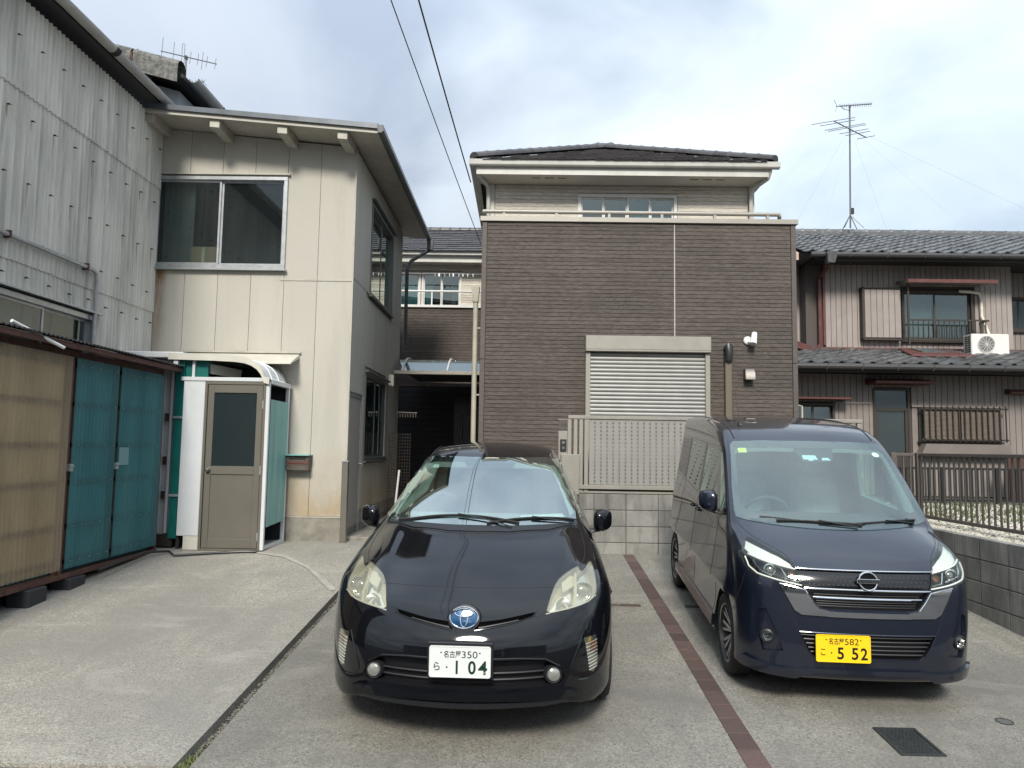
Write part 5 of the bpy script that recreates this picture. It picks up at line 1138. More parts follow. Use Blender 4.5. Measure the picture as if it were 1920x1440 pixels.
for k, (t_, hl) in enumerate(((.0, .62), (.12, .5), (.35, .58), (.42, .55), (.62, .42), (.74, .36), (.98, .26))):
    x = 7.24+.76*t_; z = 9.42-.40*t_; tube('element', 'aerial', vb, [(x-hl*1.05, 17.1-.55*hl, z-hl*.40), (x+hl*1.05, 17.1+.55*hl, z+hl*.40)], .008, 5)
for (q) in ((5.9, 14.8, 5.65), (9.4, 14.85, 5.7), (8.6, 17.5, 6.95), (6.4, 17.5, 6.95), (12, 15.2, 5.9)):
    tube('guy_wire', 'galv', an, [(7.63, 17.15, 9.3), q], .0016, 4)
a2 = thing('tv_aerial', 'small television aerial on a short mast above the corrugated building', 'aerial', (-6.71, 14, 7.5))
tube('mast', 'aerial', a2, [(-6.72, 14, 7.4), (-6.71, 14, 9.18)], .018, 8)
b_ = tube('boom', 'aerial', a2, [(-7.22, 14, 9.30), (-6.10, 14, 9.04)], .010, 6)
for x, h in ((-7.21, .28), (-6.98, .24), (-6.64, .12), (-6.49, .12), (-6.40, .18), (-6.31, .11), (-6.14, .11)): z = 9.30-(x+7.22)*.232; tube('element', 'aerial', b_, [(x, 14, z-h), (x+.02, 14, z+h)], .006, 5)
tube('folded_dipole', 'aerial', b_, [(-6.80, 14, 8.98), (-6.80, 14, 9.44), (-6.77, 14, 9.46), (-6.75, 14, 9.44), (-6.75, 14, 8.98), (-6.77, 14, 8.96), (-6.80, 14, 8.98)], .006, 5)
box('boom_clamp', 'black_plastic', b_, -6.73, -6.69, 13.97, 14.03, 9.13, 9.2); b3 = tube('lower_boom', 'aerial', a2, [(-6.71, 14, 8.62), (-6.33, 14, 8.68)], .008, 5)
m = MB()
for k in range(6): m.tube([(-6.64+k*.06, 13.9, 8.60+k*.009+.03), (-6.62+k*.06, 14.1, 8.60+k*.009+.0)], .004, 4); m.tube([(-6.65+k*.06, 14, 8.59+k*.01), (-6.61+k*.06, 14, 8.68+k*.01)], .004, 4)
tag(m.build('director_rods', 'aerial', b3), kind='stuff')

# ================================================================== OVERHEAD CABLES
def cable(a, b, sag, r, label, mat='wire'):
    P = []
    for k in range(41):
        t = k/40; P.append((a[0]+(b[0]-a[0])*t, a[1]+(b[1]-a[1])*t, a[2]+(b[2]-a[2])*t-4*sag*t*(1-t)))
    return tag(tube('overhead_cable', mat, None, P, r, 6), label, 'cable')
cable((-.90, 11.9, 5.95), (-2.3, -9, 9.4), .35, .010, 'thicker overhead cable running down to the left corner of the brown house roof')
cable((-.72, 12.0, 4.95), (-2.9, -9, 9.0), .30, .006, 'thinner overhead cable just left of the thicker one, dropping to the brown house')
cable((-18, -5.6, 6.6), (18, -6.2, 7.0), .35, .022, 'thick street cable crossing behind the viewpoint, lowest of three')
cable((-18, -5.9, 7.5), (18, -6.1, 7.6), .35, .012, 'thin street cable crossing behind the viewpoint, middle of three')
cable((-18, -6.2, 8.4), (18, -6.0, 8.4), .30, .012, 'thin street cable crossing behind the viewpoint, highest of three')
# plain houses on the other side of the street (they show only as reflections)
for i, (x0_, x1_, yb, h, rh, lab) in enumerate(((-14, -5.2, -13.5, 5.6, 1.5, 'plain grey house across the street, left one behind the viewpoint'), (-3.6, 4.4, -14.5, 5.2, 1.6, 'plain grey house across the street, middle one behind the viewpoint'), (6.2, 15, -13.2, 6.0, 1.4, 'plain grey house across the street, right one behind the viewpoint'))):
    t = thing('house', lab, 'house', ((x0_+x1_)/2, yb-4, -.1))
    box('wall', 'house_plain', t, x0_, x1_, yb-8, yb, -.1, h)
    MB().prism([(yb+.5, h), (yb-8.5, h), (yb-4, h+rh)], 'x', x0_-.4, x1_+.4).build('roof', 'rooftile', t)
    for k in range(3):
        xx = x0_+1.2+k*2.6
        for zb in (1.0, 3.6): box('window', 'glass_dark', t, xx, xx+1.5, yb+.002, yb+.04, zb, zb+1.1)

# ================================================================== CAR BODY SHAPES
def smin(a,b,k):
    h=np.clip(.5+.5*(b-a)/k,0,1);return b*(1-h)+a*h-k*h*(1-h)
def smax(a,b,k): return -smin(-a,-b,k)
def curve(pts,samples=400):
    p=np.array(pts,float);X,Y=p[:,0],p[:,1]
    h=np.diff(X);d=np.diff(Y)/h
    m=np.zeros(len(X));m[0]=d[0];m[-1]=d[-1]
    for i in range(1,len(X)-1):
        m[i]=(d[i-1]*h[i]+d[i]*h[i-1])/(h[i]+h[i-1])
    xs=np.linspace(X[0],X[-1],samples);i=np.clip(np.searchsorted(X,xs)-1,0,len(h)-1)
    t=(xs-X[i])/h[i];H=h[i]
    ys=(2*t**3-3*t*t+1)*Y[i]+(t**3-2*t*t+t)*H*m[i]+(-2*t**3+3*t*t)*Y[i+1]+(t**3-t*t)*H*m[i+1]
    return lambda v:np.interp(v,xs,ys)
PT=curve([(-.3,.46),(-.05,.62),(.0,.665),(.08,.72),(.18,.765),(.35,.83),(.6,.915),(.9,.99),(1.15,1.04),(1.5,1.06),(2.5,1.05),(3.6,1.05),(4.2,1.02),(4.6,.95)])
PF=curve([(0,.18),(.16,.05),(.22,.018),(.3,.008),(.42,.0),(.5,.0),(.56,.010),(.61,.028),(.68,.062),(.8,.13),(1.2,.34)])
PW=curve([(0,.83),(.2,.860),(.35,.872),(.55,.874),(.75,.862),(.88,.825),(1.0,.78),(1.15,.70)])
PC=curve([(.3,.3),(.7,.78),(1.0,1.015),(1.15,1.085),(1.4,1.19),(1.7,1.305),(2.0,1.405),(2.2,1.455),(2.5,1.50),(2.8,1.512),(3.2,1.485),(3.7,1.39),(4.2,1.26),(4.7,1.1)])
def prius(x,y,z):
    a=np.abs(x)
    top=(z-(PT(y-.18*a*a)-.035*(a/.8)**2-.05*(a/.8)**6+.020*np.exp(-((a-.60)/.085)**2)*np.clip(y*1.5,0,1)))*.93
    fr=(PF(z)+.36*a*a+.95*a**7-y)*.9
    side=a-PW(z)+.02*np.clip((y-3.4),0,2)**2
    # wheel arch flare
    low=smax(smax(top,side,.07),fr,.09)
    low=smax(low,y-4.42-.0*z+.1*a*a,.12)
    t_=np.clip((a-.55)/.2,0,1);low=smax(low,(.25-.055*t_*t_*(3-2*t_))-z,.03)
    cab=(z-(PC(y-.20*a*a)-.055*(a/.55)**2))*.92
    cs=(a-(.765-.45*(z-.95)-.02*np.clip(y-3,0,2)))*.93
    c=smax(cab,cs,.06)
    c=smax(c,.6-z,.02);c=smax(c,y-4.35,.1);c=smax(c,fr+.15,.02)
    return smin(low,c,.035)
RT=curve([(-.3,.66),(-.03,.81),(.0,.845),(.05,.885),(.12,.925),(.25,.985),(.45,1.055),(.65,1.105),(.9,1.13),(3.6,1.13)])
RF=curve([(0,.12),(.16,.07),(.22,.03),(.3,.015),(.45,.0),(.65,.005),(.8,.025),(.9,.06),(1.3,.25)])
RW=curve([(0,.73),(.2,.748),(.3,.745),(.4,.737),(.7,.735),(.9,.728),(1.05,.715),(1.2,.69)])
RC=curve([(.2,.5),(.4,.85),(.55,1.04),(.62,1.105),(.8,1.27),(1.0,1.445),(1.12,1.54),(1.25,1.625),(1.4,1.69),(1.6,1.735),(1.9,1.765),(2.6,1.778),(3.1,1.762),(3.5,1.74)])
def roox(x,y,z):
    a=np.abs(x)
    top=(z-(RT(y-.10*a*a)-.02*(a/.7)**2-.05*(a/.7)**8))*.93
    fr=(RF(z)+.15*a*a+2.3*a**8-y)*.92
    side=a-RW(z)
    low=smax(smax(top,side,.06),fr,.08)
    low=smax(low,.19-z,.03)
    rear=(y-3.39+.05*np.clip(z-.9,0,1)+.1*a*a+.6*a**8)
    low=smax(low,rear,.08)
    cab=(z-(RC(y-.11*a*a)-.018*(a/.6)**2-.008*(a/.6)**8))*.85
    cs=(a-(.704-.155*(z-1.1)))*.98
    c=smax(cab,cs,.05)
    c=smax(c,.6-z,.02);c=smax(c,rear,.08);c=smax(c,fr+.1,.02)
    return smin(low,c,.03)

MATS.update({
 'paint_black': lambda: simple('paint_black', (.004, .0045, .006), .5, 0, coat=1, spec=.0),
 'paint_indigo': lambda: indigo(),
 'black_gloss': lambda: simple('black_gloss', (.006, .006, .007), .10, spec=.6),
 'trim_black': lambda: simple('trim_black', (.012, .013, .015), .45),
 'grille_black': lambda: simple('grille_black', (.006, .006, .008), .5),
 'rubber': lambda: simple('rubber', (.014, .014, .015), .75, nz=(60, .2)),
 'chrome': lambda: simple('chrome', (.62, .63, .64), .07, 1),
 'chrome_soft': lambda: simple('chrome_soft', (.50, .51, .52), .22, 1),
 'windscreen': lambda: glassy('windscreen', (.86, .97, .94), .40, .008),
 'windscreen2': lambda: glassy('windscreen2', (.80, .92, .90), .16, .008),
 'sideglass': lambda: glassy('sideglass', (.66, .76, .72), .10, .008),
 'privacy': lambda: glassy('privacy', (.03, .035, .035), .08, .008),
 'frit': lambda: simple('frit', (.012, .014, .017), .18),
 'lamp_lens': lambda: glassy('lamp_lens', (.93, .93, .90), .05, .02),
 'lamp_hazed': lambda: glassy('lamp_hazed', (.97, .96, .90), .05, .04, .09, (.66, .65, .56)),
 'lamp_cream': lambda: simple('lamp_cream', (.44, .43, .36), .3, .25),
 'lamp_silver': lambda: simple('lamp_silver', (.78, .79, .78), .16, .95),
 'lamp_dark': lambda: simple('lamp_dark', (.03, .032, .035), .2, .3),
 'amber': lambda: simple('amber', (.16, .075, .04), .2),
 'drl_white': lambda: simple('drl_white', (.75, .78, .78), .15),
 'trimcloth': lambda: simple('trimcloth', (.55, .56, .53), .85),
 'seat_grey': lambda: simple('seat_grey', (.30, .31, .30), .85, nz=(40, .1)),
 'dash': lambda: simple('dash', (.05, .055, .055), .6),
 'dash_light': lambda: simple('dash_light', (.24, .25, .235), .7),
 'plate_white': lambda: simple('plate_white', (.68, .70, .68), .35),
 'plate_yellow': lambda: simple('plate_yellow', (.88, .56, .012), .35),
 'ink_green': lambda: simple('ink_green', (.006, .03, .018), .4),
 'ink_black': lambda: simple('ink_black', (.008, .008, .008), .4),
 'badge_blue': lambda: simple('badge_blue', (.012, .075, .19), .15, .4, coat=1),
 'alloy': lambda: simple('alloy', (.46, .46, .46), .25, .9),
 'rim_dark': lambda: simple('rim_dark', (.04, .04, .042), .5, .3), 'paper': lambda: simple('paper', (.72, .73, .70), .8), 'sticker_yellow': lambda: simple('sticker_yellow', (.75, .66, .12), .6),
})
def indigo():
    t = MT('paint_indigo'); lw = t.n.new('ShaderNodeLayerWeight'); lw.inputs[0].default_value = .35
    c = t.mix(lw.outputs['Facing'], (.013, .018, .036), (.005, .007, .014)); t.color(c); t.set(Roughness=.30, Metallic=.45)
    t.p.inputs['Coat Weight'].default_value = 1; t.p.inputs['Coat Roughness'].default_value = .05; return t.m
class Car:
    def __init__(s, fun, T_, root, bounds):
        s.fun = fun; s.root = root; s.b = bounds
    def grad(s, P):
        e = 2e-3; f = s.fun; x, y, z = P
        g = np.array([f(x+e, y, z)-f(x-e, y, z), f(x, y+e, z)-f(x, y-e, z), f(x, y, z+e)-f(x, y, z-e)]); return g/(np.linalg.norm(g, axis=0)+1e-9)
    def cast(s, O, D, tmax=1.6, n=320):
        """first entry from outside; O, D arrays 3xN"""
        O = np.asarray(O, float); D = np.asarray(D, float); ts = np.linspace(0, tmax, n); N_ = O.shape[1]
        lo = np.zeros(N_); hi = np.full(N_, tmax); found = np.zeros(N_, bool)
        for i in range(1, n):
            v = s.fun(*(O+D*ts[i])); hit = (v < 0) & ~found
            lo[hit] = ts[i-1]; hi[hit] = ts[i]; found |= hit
            if found.all(): break
        for _ in range(18):
            m_ = (lo+hi)/2; v = s.fun(*(O+D*m_)); lo = np.where(v < 0, lo, m_); hi = np.where(v < 0, m_, hi)
        return O+D*hi
    def proj(s, pts, mode):
        p = np.asarray(pts, float); n = len(p); o = np.ones(n)
        if mode == 'f': O = np.array([p[:, 0], -.3*o, p[:, 1]]); D = np.array([0*o, o, 0*o]); t = 3.2
        elif mode == 't': O = np.array([p[:, 0], p[:, 1], 2.1*o]); D = np.array([0*o, 0*o, -o]); t = 1.8
        elif mode == 'l': O = np.array([-1.1*o, p[:, 0], p[:, 1]]); D = np.array([o, 0*o, 0*o]); t = 1.2
        elif mode == 'r': O = np.array([1.1*o, p[:, 0], p[:, 1]]); D = np.array([-o, 0*o, 0*o]); t = 1.2
        return s.cast(O, D, t, 500 if mode == 'f' else 260)
    def surface(s, fun, inner, outer, n, name, mat):
        (ix0, ix1, iy0, iy1, iz0, iz1), (ox0, ox1, oy0, oy1, oz0, oz1) = inner, outer; nx, ny, nz_ = n
        U, V, Wc = np.linspace(0, 1, nx+1), np.linspace(0, 1, ny+1), np.linspace(0, 1, nz_+1)
        idx = {}; pts = []
        def gi(i, j, k):
            if (i, j, k) not in idx: idx[(i, j, k)] = len(pts); pts.append((U[i], V[j], Wc[k]))
            return idx[(i, j, k)]
        F_ = []
        for i in range(nx):
            for j in range(ny):
                F_.append((gi(i, j, 0), gi(i, j+1, 0), gi(i+1, j+1, 0), gi(i+1, j, 0))); F_.append((gi(i, j, nz_), gi(i+1, j, nz_), gi(i+1, j+1, nz_), gi(i, j+1, nz_)))
            for k in range(nz_):
                F_.append((gi(i, 0, k), gi(i+1, 0, k), gi(i+1, 0, k+1), gi(i, 0, k+1))); F_.append((gi(i, ny, k), gi(i, ny, k+1), gi(i+1, ny, k+1), gi(i+1, ny, k)))
        for j in range(ny):
            for k in range(nz_):
                F_.append((gi(0, j, k), gi(0, j, k+1), gi(0, j+1, k+1), gi(0, j+1, k))); F_.append((gi(nx, j, k), gi(nx, j+1, k), gi(nx, j+1, k+1), gi(nx, j, k+1)))
        q = np.array(pts).T
        A = np.array([ix0+(ix1-ix0)*q[0], iy0+(iy1-iy0)*q[1], iz0+(iz1-iz0)*q[2]]); B = np.array([ox0+(ox1-ox0)*q[0], oy0+(oy1-oy0)*q[1], oz0+(oz1-oz0)*q[2]])
        # last inside point walking from the outside in
        lo = np.zeros(q.shape[1]); hi = np.ones(q.shape[1]); found = np.zeros(q.shape[1], bool); S = 120
        for i in range(S-1, -1, -1):
            t = i/S; v = fun(*(A+(B-A)*t)); hit = (v < 0) & ~found; lo[hit] = t; hi[hit] = (i+1)/S; found |= hit
        for _ in range(20):
            m_ = (lo+hi)/2; v = fun(*(A+(B-A)*m_)); lo = np.where(v < 0, m_, lo); hi = np.where(v < 0, hi, m_)
        P = (A+(B-A)*lo).T
        me = bpy.data.meshes.new(name); me.from_pydata(P.tolist(), [], F_); me.materials.append(MAT(mat)); me.update()
        bm = bmesh.new(); bm.from_mesh(me); bmesh.ops.recalc_face_normals(bm, faces=bm.faces); bm.to_mesh(me); bm.free()
        return me
    @staticmethod
    def dens(poly, res, closed=True):
        out_ = []; n = len(poly)
        for i in range(n if closed else n-1):
            a = np.array(poly[i], float); b = np.array(poly[(i+1) % n], float); k = max(1, int(np.linalg.norm(b-a)/res))
            for t in range(k): out_.append(tuple(a+(b-a)*t/k))
        if not closed: out_.append(tuple(poly[-1]))
        return out_
    @staticmethod
    def smooth(poly, it=2, closed=True):
        for _ in range(it):
            q = []; n = len(poly)
            for i in range(n if closed else n-1):
                a, b = np.array(poly[i]), np.array(poly[(i+1) % n]); q += [tuple(a*.75+b*.25), tuple(a*.25+b*.75)]
            if not closed: q = [poly[0]]+q+[poly[-1]]
            poly = q
        return poly
    @staticmethod
    def inside(pt, poly):
        x, y = pt; c = False; n = len(poly); j = n-1
        for i in range(n):
            xi, yi = poly[i]; xj, yj = poly[j]
            if (yi > y) != (yj > y) and x < (xj-xi)*(y-yi)/(yj-yi)+xi: c = not c
            j = i
        return c
    def tri(s, outline, res, holes=()):
        loops = [s.dens(outline, res)]+[s.dens(h, res) for h in holes]
        vs = []; ed = []
        for lp in loops:
            b = len(vs); vs += lp; ed += [(b+i, b+(i+1) % len(lp)) for i in range(len(lp))]
        a = np.array(outline); x0_, y0_ = a.min(0); x1_, y1_ = a.max(0); bd = np.array(vs)
        for gx_ in np.arange(x0_+res/2, x1_, res):
            for gy_ in np.arange(y0_+res/2, y1_, res):
                p = (gx_, gy_)
                if s.inside(p, outline) and not any(s.inside(p, h) for h in holes) and (((bd-np.array(p))**2).sum(1).min() > (res*.45)**2): vs.append(p)
        r_ = geometry.delaunay_2d_cdt([Vector(v) for v in vs], ed, [], 0, 1e-5)
        V2, F2 = r_[0], r_[2]; fs = []
        for f_ in F2:
            c = (sum(V2[i][0] for i in f_)/len(f_), sum(V2[i][1] for i in f_)/len(f_))
            if s.inside(c, outline) and not any(s.inside(c, h) for h in holes): fs.append(tuple(f_))
        used = sorted({i for f_ in fs for i in f_}); mp = {o: i for i, o in enumerate(used)}
        return [tuple(V2[i]) for i in used], [tuple(mp[i] for i in f_) for f_ in fs]
    def solid(s, outline, mode, o1, o0, res=.02, holes=(), normal=True):
        """closed shell that follows the body, from surface+o0 out to surface+o1"""
        p2, fs = s.tri(outline, res, holes); P = s.proj(p2, mode)
        N_ = s.grad(P)
        if not normal:
            d = {'f': (0, -1, 0), 't': (0, 0, 1), 'l': (-1, 0, 0), 'r': (1, 0, 0)}[mode]; N_ = np.array(d, float)[:, None]*np.ones((1, P.shape[1]))
        a = (P+N_*o1).T; b = (P+N_*o0).T; n = len(p2); ec = {}
        for f_ in fs:
            for i in range(len(f_)): e_ = (f_[i], f_[(i+1) % len(f_)]); ec[e_] = 1
        side = [(e_[0], e_[1], e_[1]+n, e_[0]+n) for e_ in ec if (e_[1], e_[0]) not in ec]
        m = MB(); m.v = [tuple(v) for v in a]+[tuple(v) for v in b]; m.f = list(fs)+[tuple(i+n for i in reversed(f_)) for f_ in fs]+side
        return m
    def emit(s, m, name, mat, parent=None, smooth=True, ang=40, bevel=0, **k):
        me = m.mesh(name, mat, None, smooth=smooth, ang=ang, bevel=bevel, **k); o = bpy.data.objects.new(name, me); COL.objects.link(o); o.parent = parent or s.root; return o
    def patch(s, name, outline, mode, mat, off=.002, thick=.006, res=.02, holes=(), parent=None, normal=True):
        return s.emit(s.solid(outline, mode, off, off-thick, res, holes, normal), name, mat, parent)
    def line(s, name, poly, mode, mat, r=.0025, off=0., parent=None, n=6, closed=False, res=.02):
        pl_ = s.dens(poly, res, closed); 
        if closed: pl_.append(pl_[0])
        P = s.proj(pl_, mode); N_ = s.grad(P); Q = (P+N_*off).T
        m = MB().tube([tuple(q) for q in Q], r, n); return s.emit(m, name, mat, parent)
    def pt(s, a, b, mode, off=0.):
        P = s.proj([(a, b)], mode); N_ = s.grad(P); return Vector((P+N_*off)[:, 0]), Vector(N_[:, 0])
def mir(poly): return [(-a, b) for a, b in poly][::-1]
def disc_mat(p, nrm): return Matrix.Translation(p) @ nrm.to_track_quat('Z', 'Y').to_matrix().to_4x4()
def wheel(car, x, y, side, R_, w, spokes, rimr, steer=0, twin=False, name='wheel'):
    """side -1: outer face towards -x.  wheel > tyre, rim, spokes"""
    M_ = Matrix.Translation((x, y, R_)) @ Matrix.Rotation(steer, 4, 'Z') @ Matrix.Rotation(-math.pi/2 if side < 0 else math.pi/2, 4, 'Y')
    h = w/2
    hub = car.emit(MB().lathe([(.0001, h*.35), (.026, h*.35), (.032, h*.3), (.07, h*.2), (.075, -h*.3), (.0001, -h*.3)], 20, M_), name, 'alloy')
    tr = [(rimr, h*.86), (rimr+.012, h*.97), (R_-.045, h), (R_-.018, h*.93), (R_-.004, h*.72), (R_, h*.4), (R_, -h*.4), (R_-.004, -h*.72), (R_-.02, -h*.95), (rimr, -h*.86)]
    car.emit(MB().lathe(tr, 48, M_), 'tyre', 'rubber', hub)
    grv = MB()
    for zc in (-h*.32, 0, h*.32): grv.lathe([(R_+.0006, zc-.003), (R_+.0006, zc+.003)], 48, M_)
    car.emit(grv, 'tread_groove', 'dark', hub)
    car.emit(MB().lathe([(rimr+.004, h*.88), (rimr-.006, h*.90), (rimr-.012, h*.6), (rimr-.02, -h*.5), (rimr-.012, -h*.85)], 48, M_), 'rim', 'rim_dark', hub); car.emit(MB().lathe([(rimr+.004, h*.88), (rimr-.002, h*.92), (rimr-.010, h*.86)], 48, M_), 'rim_lip', 'alloy', hub)
    car.emit(MB().lathe([(.05, -h*.1), (rimr-.05, -h*.1), (rimr-.02, -h*.2)], 32, M_), 'brake_disc', 'frame_dark', hub)
    for k in range(spokes):
        a = 2*math.pi*k/spokes
        for da in ((-.16, .16) if twin else (0,)):
            sp = MB(); w0, w1 = (.011, .012) if twin else (.03, .022)
            c, s_ = math.cos(a+da*.25), math.sin(a+da*.25); c1, s1 = math.cos(a+da), math.sin(a+da)
            def Q(r_, cc, ss, off, z): return M_ @ Vector((r_*cc-off*ss, r_*ss+off*cc, z))
            vs = [Q(.04, c, s_, -w0, h*.30), Q(.04, c, s_, w0, h*.30), Q(rimr-.012, c1, s1, w1, h*.72), Q(rimr-.012, c1, s1, -w1, h*.72), Q(.04, c, s_, -w0, h*.05), Q(.04, c, s_, w0, h*.05), Q(rimr-.012, c1, s1, w1, h*.42), Q(rimr-.012, c1, s1, -w1, h*.42)]
            sp.hexa(vs[4:]+vs[:4]); car.emit(sp, 'spoke', 'alloy', hub, smooth=False, bevel=.002)
    return hub
def arch_cutter(y, R_, side, xin, xout):
    M_ = Matrix.Translation((0, y, R_+.0)) @ Matrix.Rotation(math.pi/2, 4, 'Y')
    a, b = sorted((side*xin, side*xout)); rr = R_+.035; n = 40
    pts = [(rr*math.cos(t), rr*math.sin(t)) for t in np.linspace(-math.pi*.12, math.pi*1.12, n)]; pts = [(-rr*1.02, -R_-.1)]+[(-p[0], p[1]) for p in pts]+[(rr*1.02, -R_-.1)]
    m = MB().prism([(y+p[0], R_+p[1]) for p in pts], 'x', a, b); return m.mesh('cut', 'trim_black')
def number_plate(car, cx, z0, y, w, h, base, ink, tilt, rows, n_='licence_plate'):
    M_ = Matrix.Translation((cx, y, z0)) @ Matrix.Rotation(tilt, 4, 'X')
    def rr(w_, h_, r_):
        P = []
        for (sx, sz, a0) in ((1, 1, 0), (-1, 1, 90), (-1, -1, 180), (1, -1, 270)):
            for a in range(0, 91, 30): t = math.radians(a0+a); P.append((sx*(w_/2-r_)+r_*math.cos(t), h/2+sz*(h_/2-r_)+r_*math.sin(t)))
        return P
    p = car.emit(xf(MB().prism(rr(w, h, .012), 'y', 0, .004), M_), n_, base, smooth=False)
    A, B = rr(w-.001, h-.001, .011), rr(w-.011, h-.011, .009); n = len(A)
    rm_ = MB(); rm_.add([(a[0], -.0022, a[1]) for a in A]+[(b[0], -.0022, b[1]) for b in B]+[(a[0], 0, a[1]) for a in A]+[(b[0], 0, b[1]) for b in B], [(i, (i+1) % n, n+(i+1) % n, n+i) for i in range(n)]+[(i, 2*n+i, 2*n+(i+1) % n, (i+1) % n) for i in range(n)]+[(n+i, n+(i+1) % n, 3*n+(i+1) % n, 3*n+i) for i in range(n)])
    car.emit(xf(rm_, M_), 'plate_rim', base, p)
    fx = lambda q: -w/2+q*w; fz = lambda q: h*(1-q)
    for (txt, x0_, x1_, z0_, z1_, bold) in rows:
        if txt == '|': o = car.emit(xf(MB().box(fx(x0_), fx(x1_), -.0018, -.0002, fz(z1_), fz(z0_)), M_), 'plate_character', ink, p, smooth=False)
        elif txt == 'o': 
            o = car.emit(xf(MB().prism([(fx((x0_+x1_)/2)+(x1_-x0_)/2*w*math.cos(t), fz((z0_+z1_)/2)+(x1_-x0_)/2*w*math.sin(t)) for t in np.linspace(0, 2*math.pi, 15)[:-1]], 'y', -.0016, -.0001), M_), 'plate_dot', ink, p, smooth=False)
        else:
            o = text_mesh(txt, (fx(x0_), fx(x1_), fz(z1_), fz(z0_)), ink, M_, p, 'plate_character', bold=bold)
        if txt not in '|o' : o['text'] = txt
    return p
def seat(car, x, y, zb, sc=1., mat='seat_grey'):
    m = MB()
    def rb(x0, x1, y0, y1, z0_, z1_): m.box(x0, x1, y0, y1, z0_, z1_)
    o = car.emit(MB().hexa([(x-.24, y, zb), (x+.24, y, zb), (x+.24, y+.12, zb), (x-.24, y+.12, zb), (x-.19, y+.17, zb+.58), (x+.19, y+.17, zb+.58), (x+.19, y+.27, zb+.58), (x-.19, y+.27, zb+.58)]), 'seat', mat, bevel=.04, seg=3)
    car.emit(MB().box(x-.25, x+.25, y-.46, y+.06, zb-.14, zb+.02), 'seat_cushion', mat, o, bevel=.04, seg=3)
    car.emit(MB().box(x-.13, x+.13, y+.17, y+.27, zb+.63, zb+.80), 'headrest', mat, o, bevel=.035, seg=3)
def steering(car, x, y, z, r_=.185):
    M_ = Matrix.Translation((x, y, z)) @ Matrix.Rotation(math.radians(-62), 4, 'X')
    m = MB().tube([M_ @ Vector((r_*math.cos(t), r_*math.sin(t), 0)) for t in np.linspace(0, 2*math.pi, 33)], .016, 8)
    o = car.emit(m, 'steering_wheel', 'dash'); q = MB().lathe([(.0001, .02), (.06, .015), (.07, -.02)], 16, M_)
    for a in (0, math.pi, -math.pi/2): q.bar(M_ @ Vector((.05*math.cos(a), .05*math.sin(a), 0)), M_ @ Vector((r_*math.cos(a), r_*math.sin(a), 0)), .035, .015)
    car.emit(q, 'wheel_centre', 'dash', o)
def mirror(car, x, y, z, side, mat, sx=.085, sy=.07, sz=.068):
    m = MB(); U = np.linspace(0, 2*math.pi, 41); V = np.linspace(-math.pi/2, math.pi/2, 25)
    sp = lambda v, e_: math.copysign(abs(v)**e_, v)
    def f_(u, v):
        c = sp(math.cos(v), .55); X_ = sp(math.cos(u), .55)*c; Y_ = sp(math.sin(u), .8)*c; Z_ = sp(math.sin(v), .55)
        out_ = X_*side                                     # +1 at the outer end
        zz = Z_*sz*(1-.22*max(out_, 0)-.0*out_)-.010*(1-out_)*(1 if Z_ > 0 else 0)
        yy = (Y_*sy*(1-.25*max(out_, 0)) if Y_ < 0 else Y_*sy*.22)+.022*out_
        return (x+X_*sx, y+yy, z+zz)
    m.sheet(f_, U, V); o = car.emit(m, 'door_mirror', mat)
    mg = MB(); mg.sheet(lambda u, v: (x+u*sx*.84, y+sy*.24+.022*u*side, z+v*sz*.72), [-1, 0, 1], [-1, 0, 1]); car.emit(mg, 'mirror_glass', 'chrome', o)
    car.emit(MB().hexa([(x-side*sx*1.6, y-.03, z-sz*1.25), (x-side*sx*.2, y-.04, z-sz*1.02), (x-side*sx*.2, y+.02, z-sz*1.02), (x-side*sx*1.6, y+.05, z-sz*1.25), (x-side*sx*1.6, y-.02, z-sz*.8), (x-side*sx*.2, y-.03, z-sz*.85), (x-side*sx*.2, y+.02, z-sz*.85), (x-side*sx*1.6, y+.05, z-sz*.8)]), 'mirror_stalk', 'trim_black', o, bevel=.006)
    return o
def wiper(car, a, b, piv, off=.016, mode='t'):
    P = car.proj(Car.dens([a, b], .03, False), mode); N_ = car.grad(P)
    o = car.emit(MB().tube([tuple(q) for q in (P+N_*off).T], .006, 6), 'wiper', 'rubber')
    car.emit(MB().tube([tuple(q) for q in (P+N_*.006).T], .004, 5), 'blade', 'rubber', o)
    mid = ((a[0]+b[0])/2, (a[1]+b[1])/2); P = car.proj(Car.dens([piv, mid], .03, False), mode); N_ = car.grad(P); h = np.linspace(.012, .026, P.shape[1])
    car.emit(MB().tube([tuple(q) for q in (P+N_*h).T], .007, 6, flat=.6), 'wiper_arm', 'trim_black', o)

